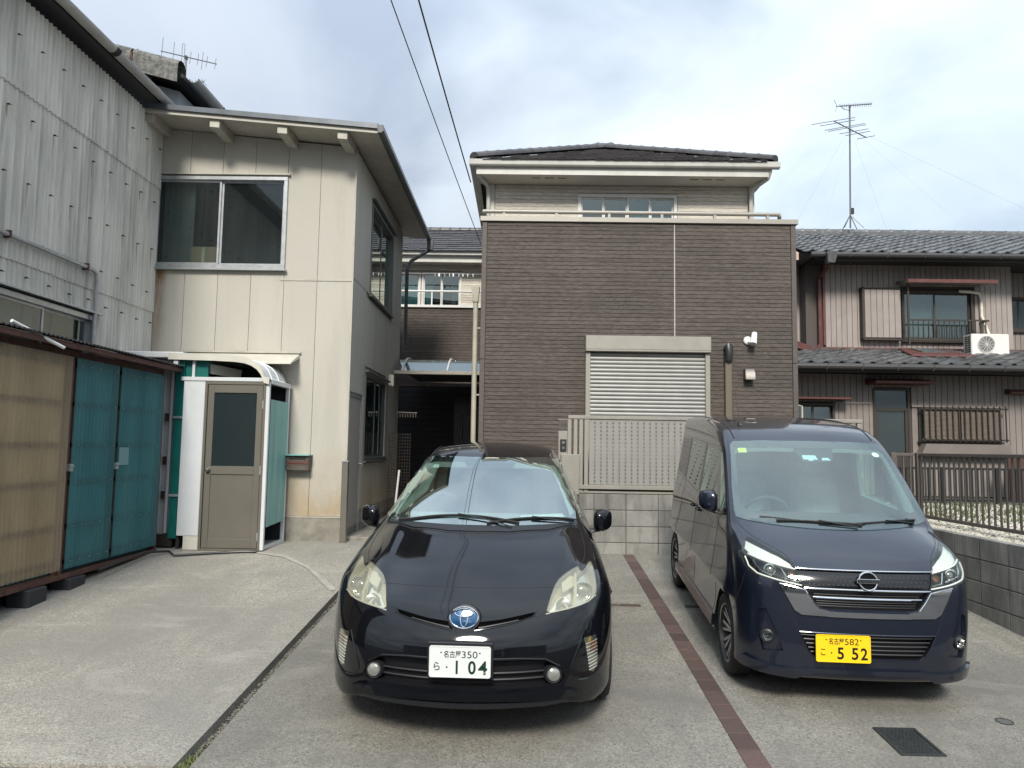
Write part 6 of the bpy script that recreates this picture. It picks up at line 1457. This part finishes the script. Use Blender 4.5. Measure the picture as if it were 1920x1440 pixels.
# ================================================================== BLACK HATCHBACK
def root_of(name, label, cat, ox, oy, yaw):
    o = bpy.data.objects.new(name, None); COL.objects.link(o); a = math.atan(.072); c, s_ = math.cos(yaw), math.sin(yaw)
    M_ = Matrix.Rotation(a, 4, 'X') @ Matrix(((c, s_, 0, 0), (-s_, c, 0, 0), (0, 0, 1, 0), (0, 0, 0, 1)))
    o.matrix_world = Matrix.Translation((ox, oy, gz(oy)+.004)) @ M_; return tag(o, label, cat)
def headring(car, x, z, mode, off, r_, name, mat, parent, prof=None):
    p, n_ = car.pt(x, z, mode, off); n_ = Vector((n_.x*.35, -1, n_.z*.25)).normalized()
    return car.emit(MB().lathe(prof or [(r_*.82, 0), (r_, .012), (r_*1.08, .012), (r_*1.1, -.01)], 28, disc_mat(p, n_)), name, mat, parent)
def black_car():
    root = root_of('hatchback', 'black five door hatchback with hazy yellowed headlights and a white licence plate', 'car', -.305, 4.15, .022)
    car = Car(prius, None, root, None)
    body_me = car.surface(prius, (-.35, .35, .6, 3.9, .35, .72), (-1.05, 1.05, -.25, 4.75, -.02, 1.75), (84, 110, 60), 'body', 'paint_black')
    body = bpy.data.objects.new('body', body_me); COL.objects.link(body); body.parent = root
    # outlines in front view (x, z), measured on the near side and mirrored
    HL = [(.655, .893), (.662, .871), (.688, .868), (.738, .898), (.757, .858), (.763, .803), (.748, .762), (.700, .746), (.570, .736), (.445, .724), (.472, .783), (.500, .826), (.534, .856), (.596, .882)]
    HL = Car.smooth(HL, 1); cuts = []
    cav = lambda x, y, z: smax(smax(prius(x, y, z)+.045, .50-z, .02), 1.05-y, .02)
    cuts.append(car.surface(cav, (-.3, .3, 1.7, 3.7, .62, .85), (-1, 1, .8, 4.6, .3, 1.7), (22, 40, 20), 'cut', 'trimcloth'))
    WSI = [(.44, 1.392), (.530, 1.372), (.572, 1.32), (.607, 1.24), (.652, 1.125), (.660, 1.095), (.63, 1.078), (.4, 1.085), (.0, 1.095)]
    WSI = WSI+[(-a, b) for a, b in WSI[::-1][1:]]+[(-.2, 1.402), (.0, 1.404), (.2, 1.402)]
    cuts.append(car.solid(WSI, 'f', .08, -.12, .03).mesh('cut', 'trimcloth'))
    SW_ = [(1.75, 1.075), (2.1, 1.30), (2.35, 1.36), (2.9, 1.365), (3.3, 1.30), (3.35, 1.02), (2.6, 1.0), (1.8, 1.0)]
    for md in 'lr': cuts.append(car.solid(SW_, md, .05, -.11, .04).mesh('cut', 'trimcloth'))
    for sgn in (1, -1):
        o_ = HL if sgn > 0 else mir(HL); cuts.append(car.solid(o_, 'f', .05, -.075, .02).mesh('cut', 'lamp_cream'))
        for yy in (.93, 3.63): cuts.append(arch_cutter(yy, .315, sgn, .60, 1.0))
    # grille slits and lower opening
    SL = [(.06, .700), (.20, .712), (.39, .738), (.375, .722), (.28, .700), (.16, .682), (.06, .668)]
    LG = [(-.40, .520), (.40, .520), (.46, .505), (.535, .462), (.56, .40), (.545, .372), (-.545, .372), (-.56, .40), (-.535, .462), (-.46, .505)]
    for o_ in (SL, mir(SL)): cuts.append(car.solid(o_, 'f', .03, -.05, .02).mesh('cut', 'grille_black'))
    cuts.append(car.solid(LG, 'f', .04, -.06, .03).mesh('cut', 'grille_black'))
    boolean_cut(body, [cuts[0], merge_meshes(cuts[1:])]); finish(body.data, True, 32)
    # glazing
    WSO = [(.47, 1.425), (.555, 1.40), (.605, 1.33), (.645, 1.235), (.700, 1.105), (.712, 1.062), (.66, 1.048), (.40, 1.052), (.0, 1.056)]
    WSO = WSO+[(-a, b) for a, b in WSO[::-1][1:]]+[(-.25, 1.430), (.0, 1.432), (.25, 1.430)]
    ws = car.patch('windscreen', WSO, 'f', 'windscreen', .006, .004, .035)
    car.patch('frit_border', WSO, 'f', 'frit', .0015, .003, .035, holes=[WSI], parent=ws)
    car.patch('sensor_band', [(-.20, 1.403), (.22, 1.403), (.16, 1.372), (-.14, 1.372)], 'f', 'frit', .001, .002, .04, parent=ws)
    for md in 'lr': car.patch('side_window', SW_, md, 'sideglass', .001, .004, .05)
    car.patch('sticker', [(-.455, 1.375), (-.405, 1.377), (-.402, 1.357), (-.455, 1.355)], 'f', 'paper', .0005, .001, .03, parent=ws); 
    # shut lines
    ln = lambda n_, p, md='f', r_=.0022, mt='dark', off=-.0005, **k: car.line(n_, Car.smooth(p, 2, False), md, mt, r_, off, parent=body, **k)
    ln('hood_gap', [(-.512, .822), (-.4, .824), (-.2, .826), (0, .827), (.2, .826), (.4, .824), (.512, .822)])
    for sg in (1, -1):
        ln('hood_gap', [(sg*.655, .66), (sg*.70, .80), (sg*.715, 1.0), (sg*.705, 1.2), (sg*.69, 1.33)], 't')
        ln('bumper_gap', [(sg*.43, .724), (sg*.40, .714), (sg*.385, .73)], 'f'); 
        ln('roof_channel', [(sg*.515, 2.35), (sg*.512, 2.9), (sg*.49, 3.6)], 't', .006, 'trim_black', -.002)
    car.line('rear_hood_gap', [(-.67, 1.275), (-.47, 1.115), (-.2, 1.01), (0, .99), (.2, 1.01), (.47, 1.115), (.67, 1.275)], 't', 'dark', .006, -.002, parent=body)
    cowl = car.patch('cowl', [(-.66, 1.285), (-.46, 1.13), (-.2, 1.03), (0, 1.01), (.2, 1.03), (.46, 1.13), (.66, 1.285), (.66, 1.345), (.45, 1.205), (.2, 1.11), (0, 1.09), (-.2, 1.11), (-.45, 1.205), (-.66, 1.345)], 't', 'trim_black', .004, .006, .04)
    wiper(car, (-.58, 1.245), (.27, 1.135), (.22, 1.08)); wiper(car, (.05, 1.095), (.66, 1.35), (.64, 1.29))
    # headlights
    for sg in (1, -1):
        S = (lambda p: p) if sg > 0 else mir
        h = car.patch('headlight', S(HL), 'f', 'lamp_hazed', .003, .004, .02)
        car.patch('inner_bowl', S([(.52, .80), (.60, .835), (.625, .76), (.47, .742)]), 'f', 'lamp_silver', -.045, .004, .02, parent=h)
        car.patch('lamp_base', S([(.635, .86), (.72, .87), (.745, .80), (.73, .765), (.635, .755)]), 'f', 'lamp_silver', -.05, .004, .02, parent=h)
        car.patch('turn_reflector', S([(.545, .848), (.60, .872), (.64, .868), (.63, .835), (.55, .815)]), 'f', 'lamp_cream', -.022, .02, .02, parent=h)
        car.patch('divider', S([(.628, .872), (.642, .872), (.630, .755), (.610, .745)]), 'f', 'lamp_cream', -.006, .03, .02, parent=h)
        headring(car, sg*.688, .806, 'f', -.03, .048, 'projector_ring', 'lamp_silver', h); p, n_ = car.pt(sg*.688, .806, 'f', -.034)
        A = [(.040*math.cos(t), .018*math.sin(t)) for t in np.linspace(0, math.pi/2, 7)]; car.emit(MB().lathe([(max(a, .0001), b) for a, b in A], 22, disc_mat(p, Vector((sg*.2, -1, .1)).normalized())), 'projector_lens', 'projector', h)
        p, n_ = car.pt(sg*.552, .786, 'f', -.055); car.emit(MB().lathe([(.045, .045), (.036, .02), (.012, .0), (.0001, .0)], 22, disc_mat(p, Vector((sg*.2, -1, .15)).normalized())), 'beam_bowl', 'lamp_silver', h)
        car.line('lamp_rim', S([(.75, .765), (.70, .749), (.57, .740), (.45, .727)]), 'f', 'lamp_cream', .006, -.004, parent=h); car.line('lamp_gap', S(HL), 'f', 'dark', .003, -.001, parent=h, closed=True)
        # turn lamp stack low on the corner
        TL = [(.668, .588), (.742, .578), (.754, .484), (.750, .403), (.726, .379), (.704, .395), (.689, .484)]
        tl = car.patch('corner_lamp', S(TL), 'f', 'lamp_lens', .004, .003, .02); car.patch('lamp_back', S(TL), 'f', 'lamp_silver', .0005, .004, .02, parent=tl)
        car.patch('amber_cell', S([(.70, .56), (.745, .555), (.75, .50), (.705, .50)]), 'f', 'amber', .0012, .002, .02, parent=tl)
        for k in range(9): z = .40+k*.019; car.line('lamp_flute', S([(.70-.010*(k/8.)*2, z), (.748, z)]) if sg > 0 else [(-.748, z), (-(.70-.02*k/8.), z)], 'f', 'drl_white', .0012, .001, parent=tl)
        # fog lamp
        p, n_ = car.pt(sg*.50, .424, 'f', -.012); fg = car.emit(MB().lathe([(.0001, .022), (.02, .020), (.034, .012), (.038, .0), (.040, -.01)], 26, disc_mat(p, Vector((sg*.25, -1, .05)).normalized())), 'fog_lamp', 'fog_glass')
        car.emit(MB().lathe([(.039, .004), (.046, .006), (.052, -.004), (.054, -.03)], 26, disc_mat(p, Vector((sg*.25, -1, .05)).normalized())), 'fog_ring', 'trim_black', fg)
        # dark corner pocket round the corner lamp
        car.line('pocket_edge', S(Car.smooth([(.655, .60), (.64, .56), (.60, .47), (.585, .42), (.62, .37), (.69, .355)], 2, False)), 'f', 'black_gloss', .007, -.003, parent=body)
    # grille bars
    for z, w in ((.50, .44), (.440, .52), (.405, .53)): car.line('grille_bar', [(-w, z), (0, z), (w, z)], 'f', 'grille_black', .007, -.042, parent=body)
    car.line('grille_edge', [(-.53, .47), (-.45, .518), (-.3, .530), (0, .532), (.3, .530), (.45, .518), (.53, .47)], 'f', 'black_gloss', .005, .0, parent=body)
    for sg in (1, -1):
        car.line('slit_bar', [(sg*.08, .682), (sg*.30, .715)], 'f', 'trim_black', .006, -.02, parent=body); car.line('slit_edge', [(sg*.06, .664), (sg*.18, .680), (sg*.30, .700), (sg*.385, .722), (sg*.40, .742)], 'f', 'black_gloss', .004, .001, parent=body)
    # lower lip
    LIP = [(0, .350), (.25, .350), (.42, .350), (.56, .345), (.62, .322), (.60, .300), (.42, .306), (.2, .312), (0, .312)]; LIP = LIP+[(-a, b) for a, b in LIP[::-1][1:-1]]
    car.patch('front_lip', LIP, 'f', 'paint_black', .026, .03, .03)
    car.patch('under_lip', [(-.58, .298), (.58, .298), (.55, .27), (-.55, .27)], 'f', 'trim_black', .012, .02, .04)
    # badge
    p, n_ = car.pt(.0, .712, 'f', .014); n_ = Vector((0, -1, .42)).normalized(); M_ = disc_mat(p, n_) @ Matrix.Rotation(math.pi, 4, 'Z')
    el = lambda a, b, cx=0, cy=0, nn=40: [Vector((cx+a*math.cos(t), cy+b*math.sin(t), .006)) for t in np.linspace(0, 2*math.pi, nn+1)]
    pod = MB(); pod.lathe([(.0001, -.002), (.088, -.004), (.096, -.02), (.10, -.05)], 36, M_ @ Matrix.Scale(.82, 4, (0, 1, 0))); car.emit(pod, 'badge_pod', 'black_gloss')
    bd = car.emit(MB().lathe([(.0001, .004), (.07, .002), (.078, 0)], 36, M_ @ Matrix.Scale(.74, 4, (0, 1, 0))), 'badge', 'badge_blue')
    for (a, b, cx, cy, r_) in ((.0775, .0565, 0, 0, .0045), (.020, .050, 0, 0, .0038), (.052, .0215, 0, -.026, .0038)): car.emit(MB().tube([M_ @ v for v in el(a, b, cx, -cy if False else cy)], r_, 6), 'badge_ring', 'chrome', bd)
    # plate
    number_plate(car, -.008, .440, -.022, .33, .165, 'plate_white', 'ink_green', math.radians(-3), [('名古屋', .235, .515, .145, .375, .012), ('350', .53, .785, .155, .375, .0), ('ら', .076, .175, .52, .78, .01), ('o', .275, .303, .64, .70, 0), ('|', .435, .468, .46, .88, 0), ('0', .635, .760, .455, .885, .022), ('4', .80, .945, .455, .885, .022), ('o', .18, .205, .18, .24, 0), ('o', .81, .835, .18, .24, 0)])
    car.emit(MB().box(-.185, .17, -.009, .03, .432, .622), 'plate_holder', 'trim_black', bevel=.004, smooth=False)
    # mirrors, wheels, interior
    for sg in (1, -1): mirror(car, sg*.895, 1.75, 1.01, sg, 'paint_black', .072, .10, .088)
    for sg in (1, -1):
        for yy in (.93, 3.63): wheel(car, sg*.775, yy, sg, .310, .19, 7, .205)
    car.emit(MB().hexa([(-.66, 1.15, .86), (.66, 1.15, .86), (.66, 1.95, .80), (-.66, 1.95, .80), (-.64, 1.18, 1.00), (.64, 1.18, 1.00), (.66, 1.85, 1.03), (-.66, 1.85, 1.03)]), 'dashboard', 'dash_light', bevel=.04, seg=3)
    car.emit(MB().box(-.72, .72, 1.9, 3.9, .40, .52), 'cabin_floor', 'dash', smooth=False)
    steering(car, -.37, 1.98, 1.0)
    for x in (-.37, .37): seat(car, x, 2.62, .62)
    seat(car, -.33, 3.35, .60); seat(car, .33, 3.35, .60)
    car.emit(MB().box(-.10, .10, 2.08, 2.11, 1.325, 1.375), 'rear_view_mirror', 'dash', bevel=.01)
    # papers lying on the dashboard
    car.emit(MB().hexa([(.28, 1.33, 1.045), (.60, 1.42, 1.05), (.58, 1.62, 1.06), (.27, 1.52, 1.055), (.28, 1.33, 1.05), (.60, 1.42, 1.056), (.58, 1.62, 1.066), (.27, 1.52, 1.061)]), 'dash_papers', 'paper', smooth=False)
black_car()

# ================================================================== DARK MINIVAN
def minivan():
    root = root_of('minivan', 'dark indigo kei minivan with chrome grille surround and a yellow licence plate', 'car', 2.165, 4.80, .055)
    car = Car(roox, None, root, None)
    me = car.surface(roox, (-.35, .35, .55, 3.0, .4, .85), (-.85, .85, -.25, 3.6, 0., 1.95), (70, 110, 76), 'body', 'paint_indigo')
    body = bpy.data.objects.new('body', me); COL.objects.link(body); body.parent = root
    HL = [(-.648, 1.006), (-.692, .940), (-.708, .905), (-.695, .845), (-.646, .812), (-.523, .792), (-.375, .767), (-.398, .813), (-.416, .882), (-.452, .930), (-.545, .972), (-.610, 1.000)]
    HL = Car.smooth(HL, 1); cuts = []
    cav = lambda x, y, z: smax(smax(roox(x, y, z)+.04, .48-z, .02), .62-y, .02)
    cuts.append(car.surface(cav, (-.3, .3, 1.3, 2.8, .65, 1.1), (-.8, .8, .4, 3.6, .2, 1.9), (20, 40, 24), 'cut', 'trimcloth'))
    WSI = [(.0, 1.572), (.30, 1.571), (.53, 1.560), (.562, 1.535), (.598, 1.30), (.612, 1.145), (.598, 1.118), (.45, 1.102), (.2, 1.090), (0, 1.086)]; WSI = WSI+[(-a, b) for a, b in WSI[::-1][1:-1]]
    cuts.append(car.solid(WSI, 'f', .06, -.10, .03).mesh('cut', 'trimcloth'))
    QW = [(.84, 1.14), (.90, 1.125), (1.02, 1.125), (1.30, 1.53), (1.24, 1.515)]
    FW = [(1.12, 1.115), (1.86, 1.135), (1.84, 1.53), (1.42, 1.545), (1.36, 1.53)]
    RWd = [(1.96, 1.14), (2.62, 1.165), (2.60, 1.545), (1.94, 1.535)]
    for md in 'lr':
        for q in (QW, FW, RWd): cuts.append(car.solid(q, md, .05, -.09, .035).mesh('cut', 'trimcloth'))
    for sgn in (1, -1):
        o_ = HL if sgn < 0 else mir(HL); cuts.append(car.solid(o_, 'f', .05, -.085, .02).mesh('cut', 'lamp_dark'))
        for yy in (.665, 3.09): cuts.append(arch_cutter(yy, .282, sgn, .50, .9))
    GR = [(-.418, .872), (.418, .872), (.400, .815), (.372, .762), (.33, .70), (.305, .665), (.27, .650), (-.27, .650), (-.305, .665), (-.33, .70), (-.372, .762), (-.400, .815)]
    LG = [(-.410, .498), (.410, .498), (.385, .43), (.355, .375), (.31, .342), (-.31, .342), (-.355, .375), (-.385, .43)]
    gi_ = len(cuts); cuts.append(car.solid(GR, 'f', .05, -.05, .03).mesh('cut', 'grille_black')); cuts.append(car.solid(LG, 'f', .05, -.06, .03).mesh('cut', 'grille_black'))
    PK = [(-.640, .60), (-.602, .622), (-.590, .60), (-.548, .50), (-.500, .365), (-.615, .345), (-.645, .47)]
    for sgn in (1, -1):
        o_ = PK if sgn < 0 else mir(PK); cuts.append(car.solid(o_, 'f', .05, -.018, .025).mesh('cut', 'paint_indigo'))
    boolean_cut(body, [cuts[0], merge_meshes(cuts[1:gi_]+cuts[gi_+1:]), cuts[gi_]]); finish(body.data, True, 32)
    WSO = [(.0, 1.618), (.35, 1.616), (.555, 1.604), (.585, 1.575), (.640, 1.30), (.660, 1.135), (.655, 1.100), (.60, 1.085), (.45, 1.072), (.2, 1.062), (0, 1.060)]; WSO = WSO+[(-a, b) for a, b in WSO[::-1][1:-1]]
    ws = car.patch('windscreen', WSO, 'f', 'windscreen2', .005, .004, .035); car.patch('frit_border', WSO, 'f', 'frit', .0012, .003, .035, holes=[WSI], parent=ws)
    car.patch('camera_cover', [(-.115, 1.575), (.175, 1.575), (.15, 1.50), (.11, 1.475), (-.06, 1.475), (-.095, 1.50)], 'f', 'frit', -.002, .004, .03, parent=ws)
    for q in ([(-.075, 1.522), (.025, 1.522), (.035, 1.492), (.0, 1.492), (-.005, 1.484), (-.035, 1.484), (-.04, 1.492), (-.075, 1.492)], [(.068, 1.506), (.115, 1.506), (.13, 1.488), (.062, 1.488)]): car.patch('camera_window', q, 'f', 'lamp_silver', .0, .002, .02, parent=ws)
    car.patch('sticker', [(-.535, 1.562), (-.475, 1.564), (-.475, 1.530), (-.538, 1.528)], 'f', 'sticker_yellow', .0006, .001, .02, parent=ws)
    p, n_ = car.pt(.495, 1.53, 'f', .001); car.emit(MB().lathe([(.0001, .0), (.027, 0.)], 20, disc_mat(p, n_)), 'round_sticker', 'paper', ws)
    for md in 'lr':
        car.patch('quarter_window', QW, md, 'sideglass', .001, .004, .04); car.patch('front_side_window', FW, md, 'sideglass', .001, .004, .04); car.patch('rear_side_window', RWd, md, 'privacy', .001, .004, .04)
        car.patch('rear_quarter_window', [(2.70, 1.17), (3.18, 1.19), (3.16, 1.53), (2.68, 1.545)], md, 'black_gloss', .001, .004, .04)
        car.patch('pillar_film', [(1.865, 1.135), (1.955, 1.138), (1.935, 1.537), (1.845, 1.532)], md, 'black_gloss', .001, .003, .04, parent=body)
        sd = [(.83, 1.11), (.95, 1.10), (1.9, 1.115), (2.6, 1.145), (3.2, 1.17)]
        car.line('window_gasket', sd, md, 'black_gloss', .007, -.002, parent=body); car.line('window_gasket', [(1.25, 1.55), (1.45, 1.558), (2.0, 1.552), (2.7, 1.56), (3.2, 1.545)], md, 'black_gloss', .006, -.002, parent=body)
        for pl_ in ([(.97, 1.09), (.98, .8), (.99, .42), (1.05, .33)], [(1.90, 1.56), (1.90, 1.0), (1.90, .34)], [(2.66, 1.56), (2.66, 1.0), (2.70, .75), (2.78, .60)], [(1.05, .33), (1.5, .325), (2.74, .33)]): car.line('door_gap', pl_, md, 'dark', .0025, -.0006, parent=body)
        car.line('waist_crease', [(1.05, .98), (1.9, 1.03), (2.7, 1.06), (3.2, 1.06)], md, 'dark', .0015, -.0008, parent=body)
        sg = -1 if md == 'l' else 1
        for yy in (1.78, 2.02):
            P = car.proj([(yy-.07, .99), (yy, .995), (yy+.07, .99)], md); N_ = car.grad(P); h = np.array([.008, .034, .008]); Q = (P+N_*h).T
            dh = car.emit(MB().tube(Car.smooth([tuple(q) for q in Q], 2, False), .012, 8), 'door_handle', 'paint_indigo')
        car.patch('side_skirt', [(.98, .32), (2.78, .32), (2.78, .235), (.98, .235)], md, 'paint_indigo', .022, .03, .06, parent=body)
    ln = lambda n_, p, md='f', r_=.0022, mt='dark', off=-.0006, **k: car.line(n_, Car.smooth(p, 2, False), md, mt, r_, off, parent=body, **k)
    for sg in (1, -1):
        ln('hood_gap', [(sg*.43, .885), (sg*.445, .94), (sg*.54, .984), (sg*.62, 1.018), (sg*.655, 1.07)])
        ln('bumper_gap', [(sg*.530, .788), (sg*.495, .70), (sg*.45, .59), (sg*.415, .50)]); ln('bumper_gap', [(sg*.7, .80), (sg*.733, .62), (sg*.733, .58)])
        ln('roof_channel', [(sg*.535, 1.33), (sg*.54, 2.0), (sg*.53, 3.2)], 't', .007, 'trim_black', -.002)
    cowl = car.patch('cowl', [(-.62, .76), (-.45, .645), (-.2, .56), (0, .545), (.2, .56), (.45, .645), (.62, .76), (.62, .70), (.45, .585), (.2, .50), (0, .485), (-.2, .50), (-.45, .585), (-.62, .70)], 't', 'trim_black', .004, .006, .035)
    wiper(car, (-.40, .60), (.16, .535), (.12, .50), mode='t'); wiper(car, (.12, .545), (.57, .675), (.54, .64), mode='t')
    car.line('spare_wiper', [(-.50, .66), (-.2, .585), (.1, .56)], 't', 'rubber', .008, .006, parent=cowl)
    # headlights
    for sg in (-1, 1):
        S = (lambda p: p) if sg < 0 else mir
        h = car.patch('headlight', S(HL), 'f', 'lamp_lens', .003, .004, .02)
        car.patch('upper_reflector', S([(-.655, .990), (-.60, .972), (-.50, .936), (-.445, .905), (-.425, .878), (-.46, .882), (-.56, .900), (-.655, .925), (-.682, .950)]), 'f', 'blade_white', -.014, .03, .02, parent=h)
        car.patch('lamp_base', S([(-.685, .90), (-.40, .865), (-.39, .785), (-.52, .80), (-.64, .825), (-.68, .855)]), 'f', 'lamp_dark', -.07, .006, .02, parent=h)
        car.line('drl_strip', S([(-.672, .925), (-.60, .905), (-.50, .886), (-.42, .872)]), 'f', 'drl_white', .006, -.006, parent=h)
        car.line('drl_strip', S([(-.690, .905), (-.680, .855), (-.64, .824), (-.52, .801), (-.392, .780)]), 'f', 'drl_white', .0055, -.005, parent=h)
        car.line('chrome_bezel', S([(-.655, .905), (-.650, .868), (-.620, .845), (-.54, .832), (-.505, .822)]), 'f', 'chrome', .006, -.02, parent=h); car.line('chrome_bezel', S([(-.50, .875), (-.485, .84), (-.475, .812), (-.41, .800), (-.40, .812)]), 'f', 'chrome', .005, -.015, parent=h)
        headring(car, sg*.575, .869, 'f', -.04, .036, 'projector_ring', 'chrome', h, [(.028, .02), (.034, .024), (.040, .02), (.046, -.01)]); p, n_ = car.pt(sg*.575, .869, 'f', -.044)
        A = [(.030*math.cos(t), .022*math.sin(t)) for t in np.linspace(0, math.pi/2, 7)]; car.emit(MB().lathe([(max(a, .0001), b) for a, b in A], 22, disc_mat(p, Vector((sg*.2, -1, .1)).normalized())), 'projector_lens', 'projector', h)
        p, n_ = car.pt(sg*.445, .845, 'f', -.03); car.emit(MB().lathe([(.024, .015), (.016, .0), (.0001, -.004)], 16, disc_mat(p, n_)), 'turn_bulb', 'amber', h)
        car.line('lamp_gap', S(HL), 'f', 'dark', .003, -.001, parent=h, closed=True)
        # chrome wing beside the grille
        WG = [(-.522, .782), (-.378, .756), (-.338, .695), (-.300, .648), (-.24, .638), (-.24, .604), (-.40, .606), (-.440, .630)]
        w_ = car.patch('chrome_wing', S(WG), 'f', 'chrome', .014, .03, .012); 
        car.line('wing_edge', S([(-.522, .784), (-.45, .772), (-.378, .758), (-.338, .697), (-.302, .652)]), 'f', 'chrome', .005, .014, parent=w_)
        p, n_ = car.pt(sg*.596, .443, 'f', -.010); M_ = disc_mat(p, Vector((sg*.35, -1, 0)).normalized()); fg = car.emit(MB().lathe([(.0001, .010), (.02, .009), (.029, .004)], 24, M_), 'fog_lamp', 'lamp_lens')
        car.emit(MB().lathe([(.030, .006), (.026, -.006), (.012, -.02), (.0001, -.022)], 24, M_), 'fog_bowl', 'lamp_silver', fg); car.emit(MB().lathe([(.030, .006), (.034, .014), (.044, .008), (.05, -.02)], 24, M_), 'fog_ring', 'trim_black', fg); car.emit(MB().box(-.008, .008, -.004, .004, -.015, .015), 'fog_bulb', 'chrome', fg).matrix_local = M_
    # grille
    car.patch('chrome_bar', [(-.25, .634), (.25, .634), (.25, .602), (-.25, .602)], 'f', 'chrome', .015, .03, .02)
    for (z, w, r_) in ((.874, .418, .006), (.768, .380, .0065), (.716, .330, .0055)): car.line('grille_strip', [(-w, z), (-w/2, z), (0, z), (w/2, z), (w, z)], 'f', 'chrome', r_, .006 if z > .75 else -.008)
    up = car.patch('upper_grille', [(-.414, .866), (.414, .866), (.382, .776), (-.382, .776)], 'f', 'black_gloss', -.006, .01, .03)
    dm = MB()
    for j in range(3):
        for i in range(-13, 14):
            x = i*.029+(.0145 if j % 2 else 0); z = .795+j*.025
            if abs(x) < .065 or abs(x) > .39-.02*(2-j): continue
            p, n_ = car.pt(x, z, 'f', -.005); dm.add([p+Vector((-.007, 0, 0)), p+Vector((0, -.001, -.0035)), p+Vector((.007, 0, .002)), p+Vector((0, -.004, .004))], [(0, 1, 2, 3)])
    tag(car.emit(dm, 'grille_dimples', 'chrome_soft', up, smooth=False, recalc=False), kind='stuff')
    for k in range(7): z = .662+k*.014; car.line('grille_bar', [(-.30-.004*k, z), (.30+.004*k, z)], 'f', 'trim_black', .003, -.03, parent=body)
    for k in range(5): z = .37+k*.0265; w = .34+.0145*k; car.line('lower_grille_bar', [(-w, z), (0, z), (w, z)], 'f', 'trim_black', .006, -.018, parent=body)
    car.line('grille_edge', LG, 'f', 'paint_indigo', .005, .0, parent=body, closed=True)
    # emblem: ring with a lettered bar
    p, n_ = car.pt(.0, .818, 'f', .012); M_ = Matrix.Translation(p) @ Matrix.Rotation(math.radians(-14), 4, 'X')
    bd = car.emit(xf(MB().lathe([(.048, 0), (.050, .007), (.055, .010), (.060, .007), (.062, 0)], 40, Matrix.Rotation(math.pi/2, 4, 'X')), M_), 'badge', 'chrome')
    car.emit(xf(MB().lathe([(.0001, 0), (.052, 0.)], 32, Matrix.Rotation(math.pi/2, 4, 'X')), M_ @ Matrix.Translation((0, .006, 0))), 'badge_back', 'black_gloss', bd)
    car.emit(xf(MB().box(-.070, .070, -.014, -.006, -.0135, .0135), M_), 'badge_bar', 'chrome', bd, bevel=.002, smooth=False)
    o = text_mesh('NISSAN', (-.060, .060, -.008, .008), 'ink_black', M_ @ Matrix.Translation((0, -.0145, 0)), bd, 'badge_lettering', bold=.03)
    # plate, lip, mirrors, aerial, wheels
    number_plate(car, -.158, .330, -.020, .33, .165, 'plate_yellow', 'ink_black', math.radians(-5), [('名古屋', .235, .515, .115, .355, .012), ('582', .53, .785, .125, .355, .0), ('こ', .085, .175, .52, .76, .01), ('o', .272, .300, .63, .69, 0), ('5', .39, .51, .45, .89, .022), ('5', .652, .772, .45, .89, .022), ('2', .815, .942, .45, .89, .022), ('o', .18, .205, .15, .21, 0), ('o', .81, .835, .15, .21, 0)])
    LIP = [(0, .278), (.33, .278), (.40, .262), (.55, .262), (.70, .285), (.725, .25), (.70, .215), (.42, .208), (.36, .235), (.30, .250), (0, .250)]; LIP = LIP+[(-a, b) for a, b in LIP[::-1][1:-1]]
    car.patch('front_lip', LIP, 'f', 'paint_indigo', .020, .03, .03)
    mirror(car, -.79, 1.06, 1.17, -1, 'paint_indigo', .066, .10, .090)
    p, n_ = car.pt(-.42, 1.62, 't', 0); ab = car.emit(MB().hexa([(p.x-.018, p.y-.03, p.z-.005), (p.x+.018, p.y-.03, p.z-.005), (p.x+.018, p.y+.04, p.z-.005), (p.x-.018, p.y+.04, p.z-.005), (p.x-.012, p.y-.015, p.z+.03), (p.x+.012, p.y-.015, p.z+.03), (p.x+.012, p.y+.03, p.z+.03), (p.x-.012, p.y+.03, p.z+.03)]), 'aerial_base', 'trim_black', bevel=.004)
    car.emit(MB().tube([p+Vector((0, .01, .02)), p+Vector((-.012, .16, .30))], .0028, 6), 'aerial_rod', 'trim_black', ab)
    for sg in (1, -1):
        for yy in (.665, 3.09): wheel(car, sg*.655, yy, sg, .282, .165, 8, .198, steer=0, twin=True)
    # cabin
    car.emit(MB().hexa([(-.60, .74, .86), (.60, .74, .86), (.60, 1.22, .80), (-.60, 1.22, .80), (-.60, .76, 1.06), (.60, .76, 1.06), (.60, 1.18, 1.08), (-.60, 1.18, 1.08)]), 'dashboard', 'dash', bevel=.03, seg=3)
    car.emit(MB().box(-.60, .60, .9, 3.1, .40, .50), 'cabin_floor', 'dash', smooth=False); steering(car, -.30, 1.28, 1.02, .18)
    for x in (-.30, .30): seat(car, x, 1.78, .68, mat='seat_grey')
    for x in (-.28, .28): seat(car, x, 2.7, .66, mat='seat_grey')
minivan()
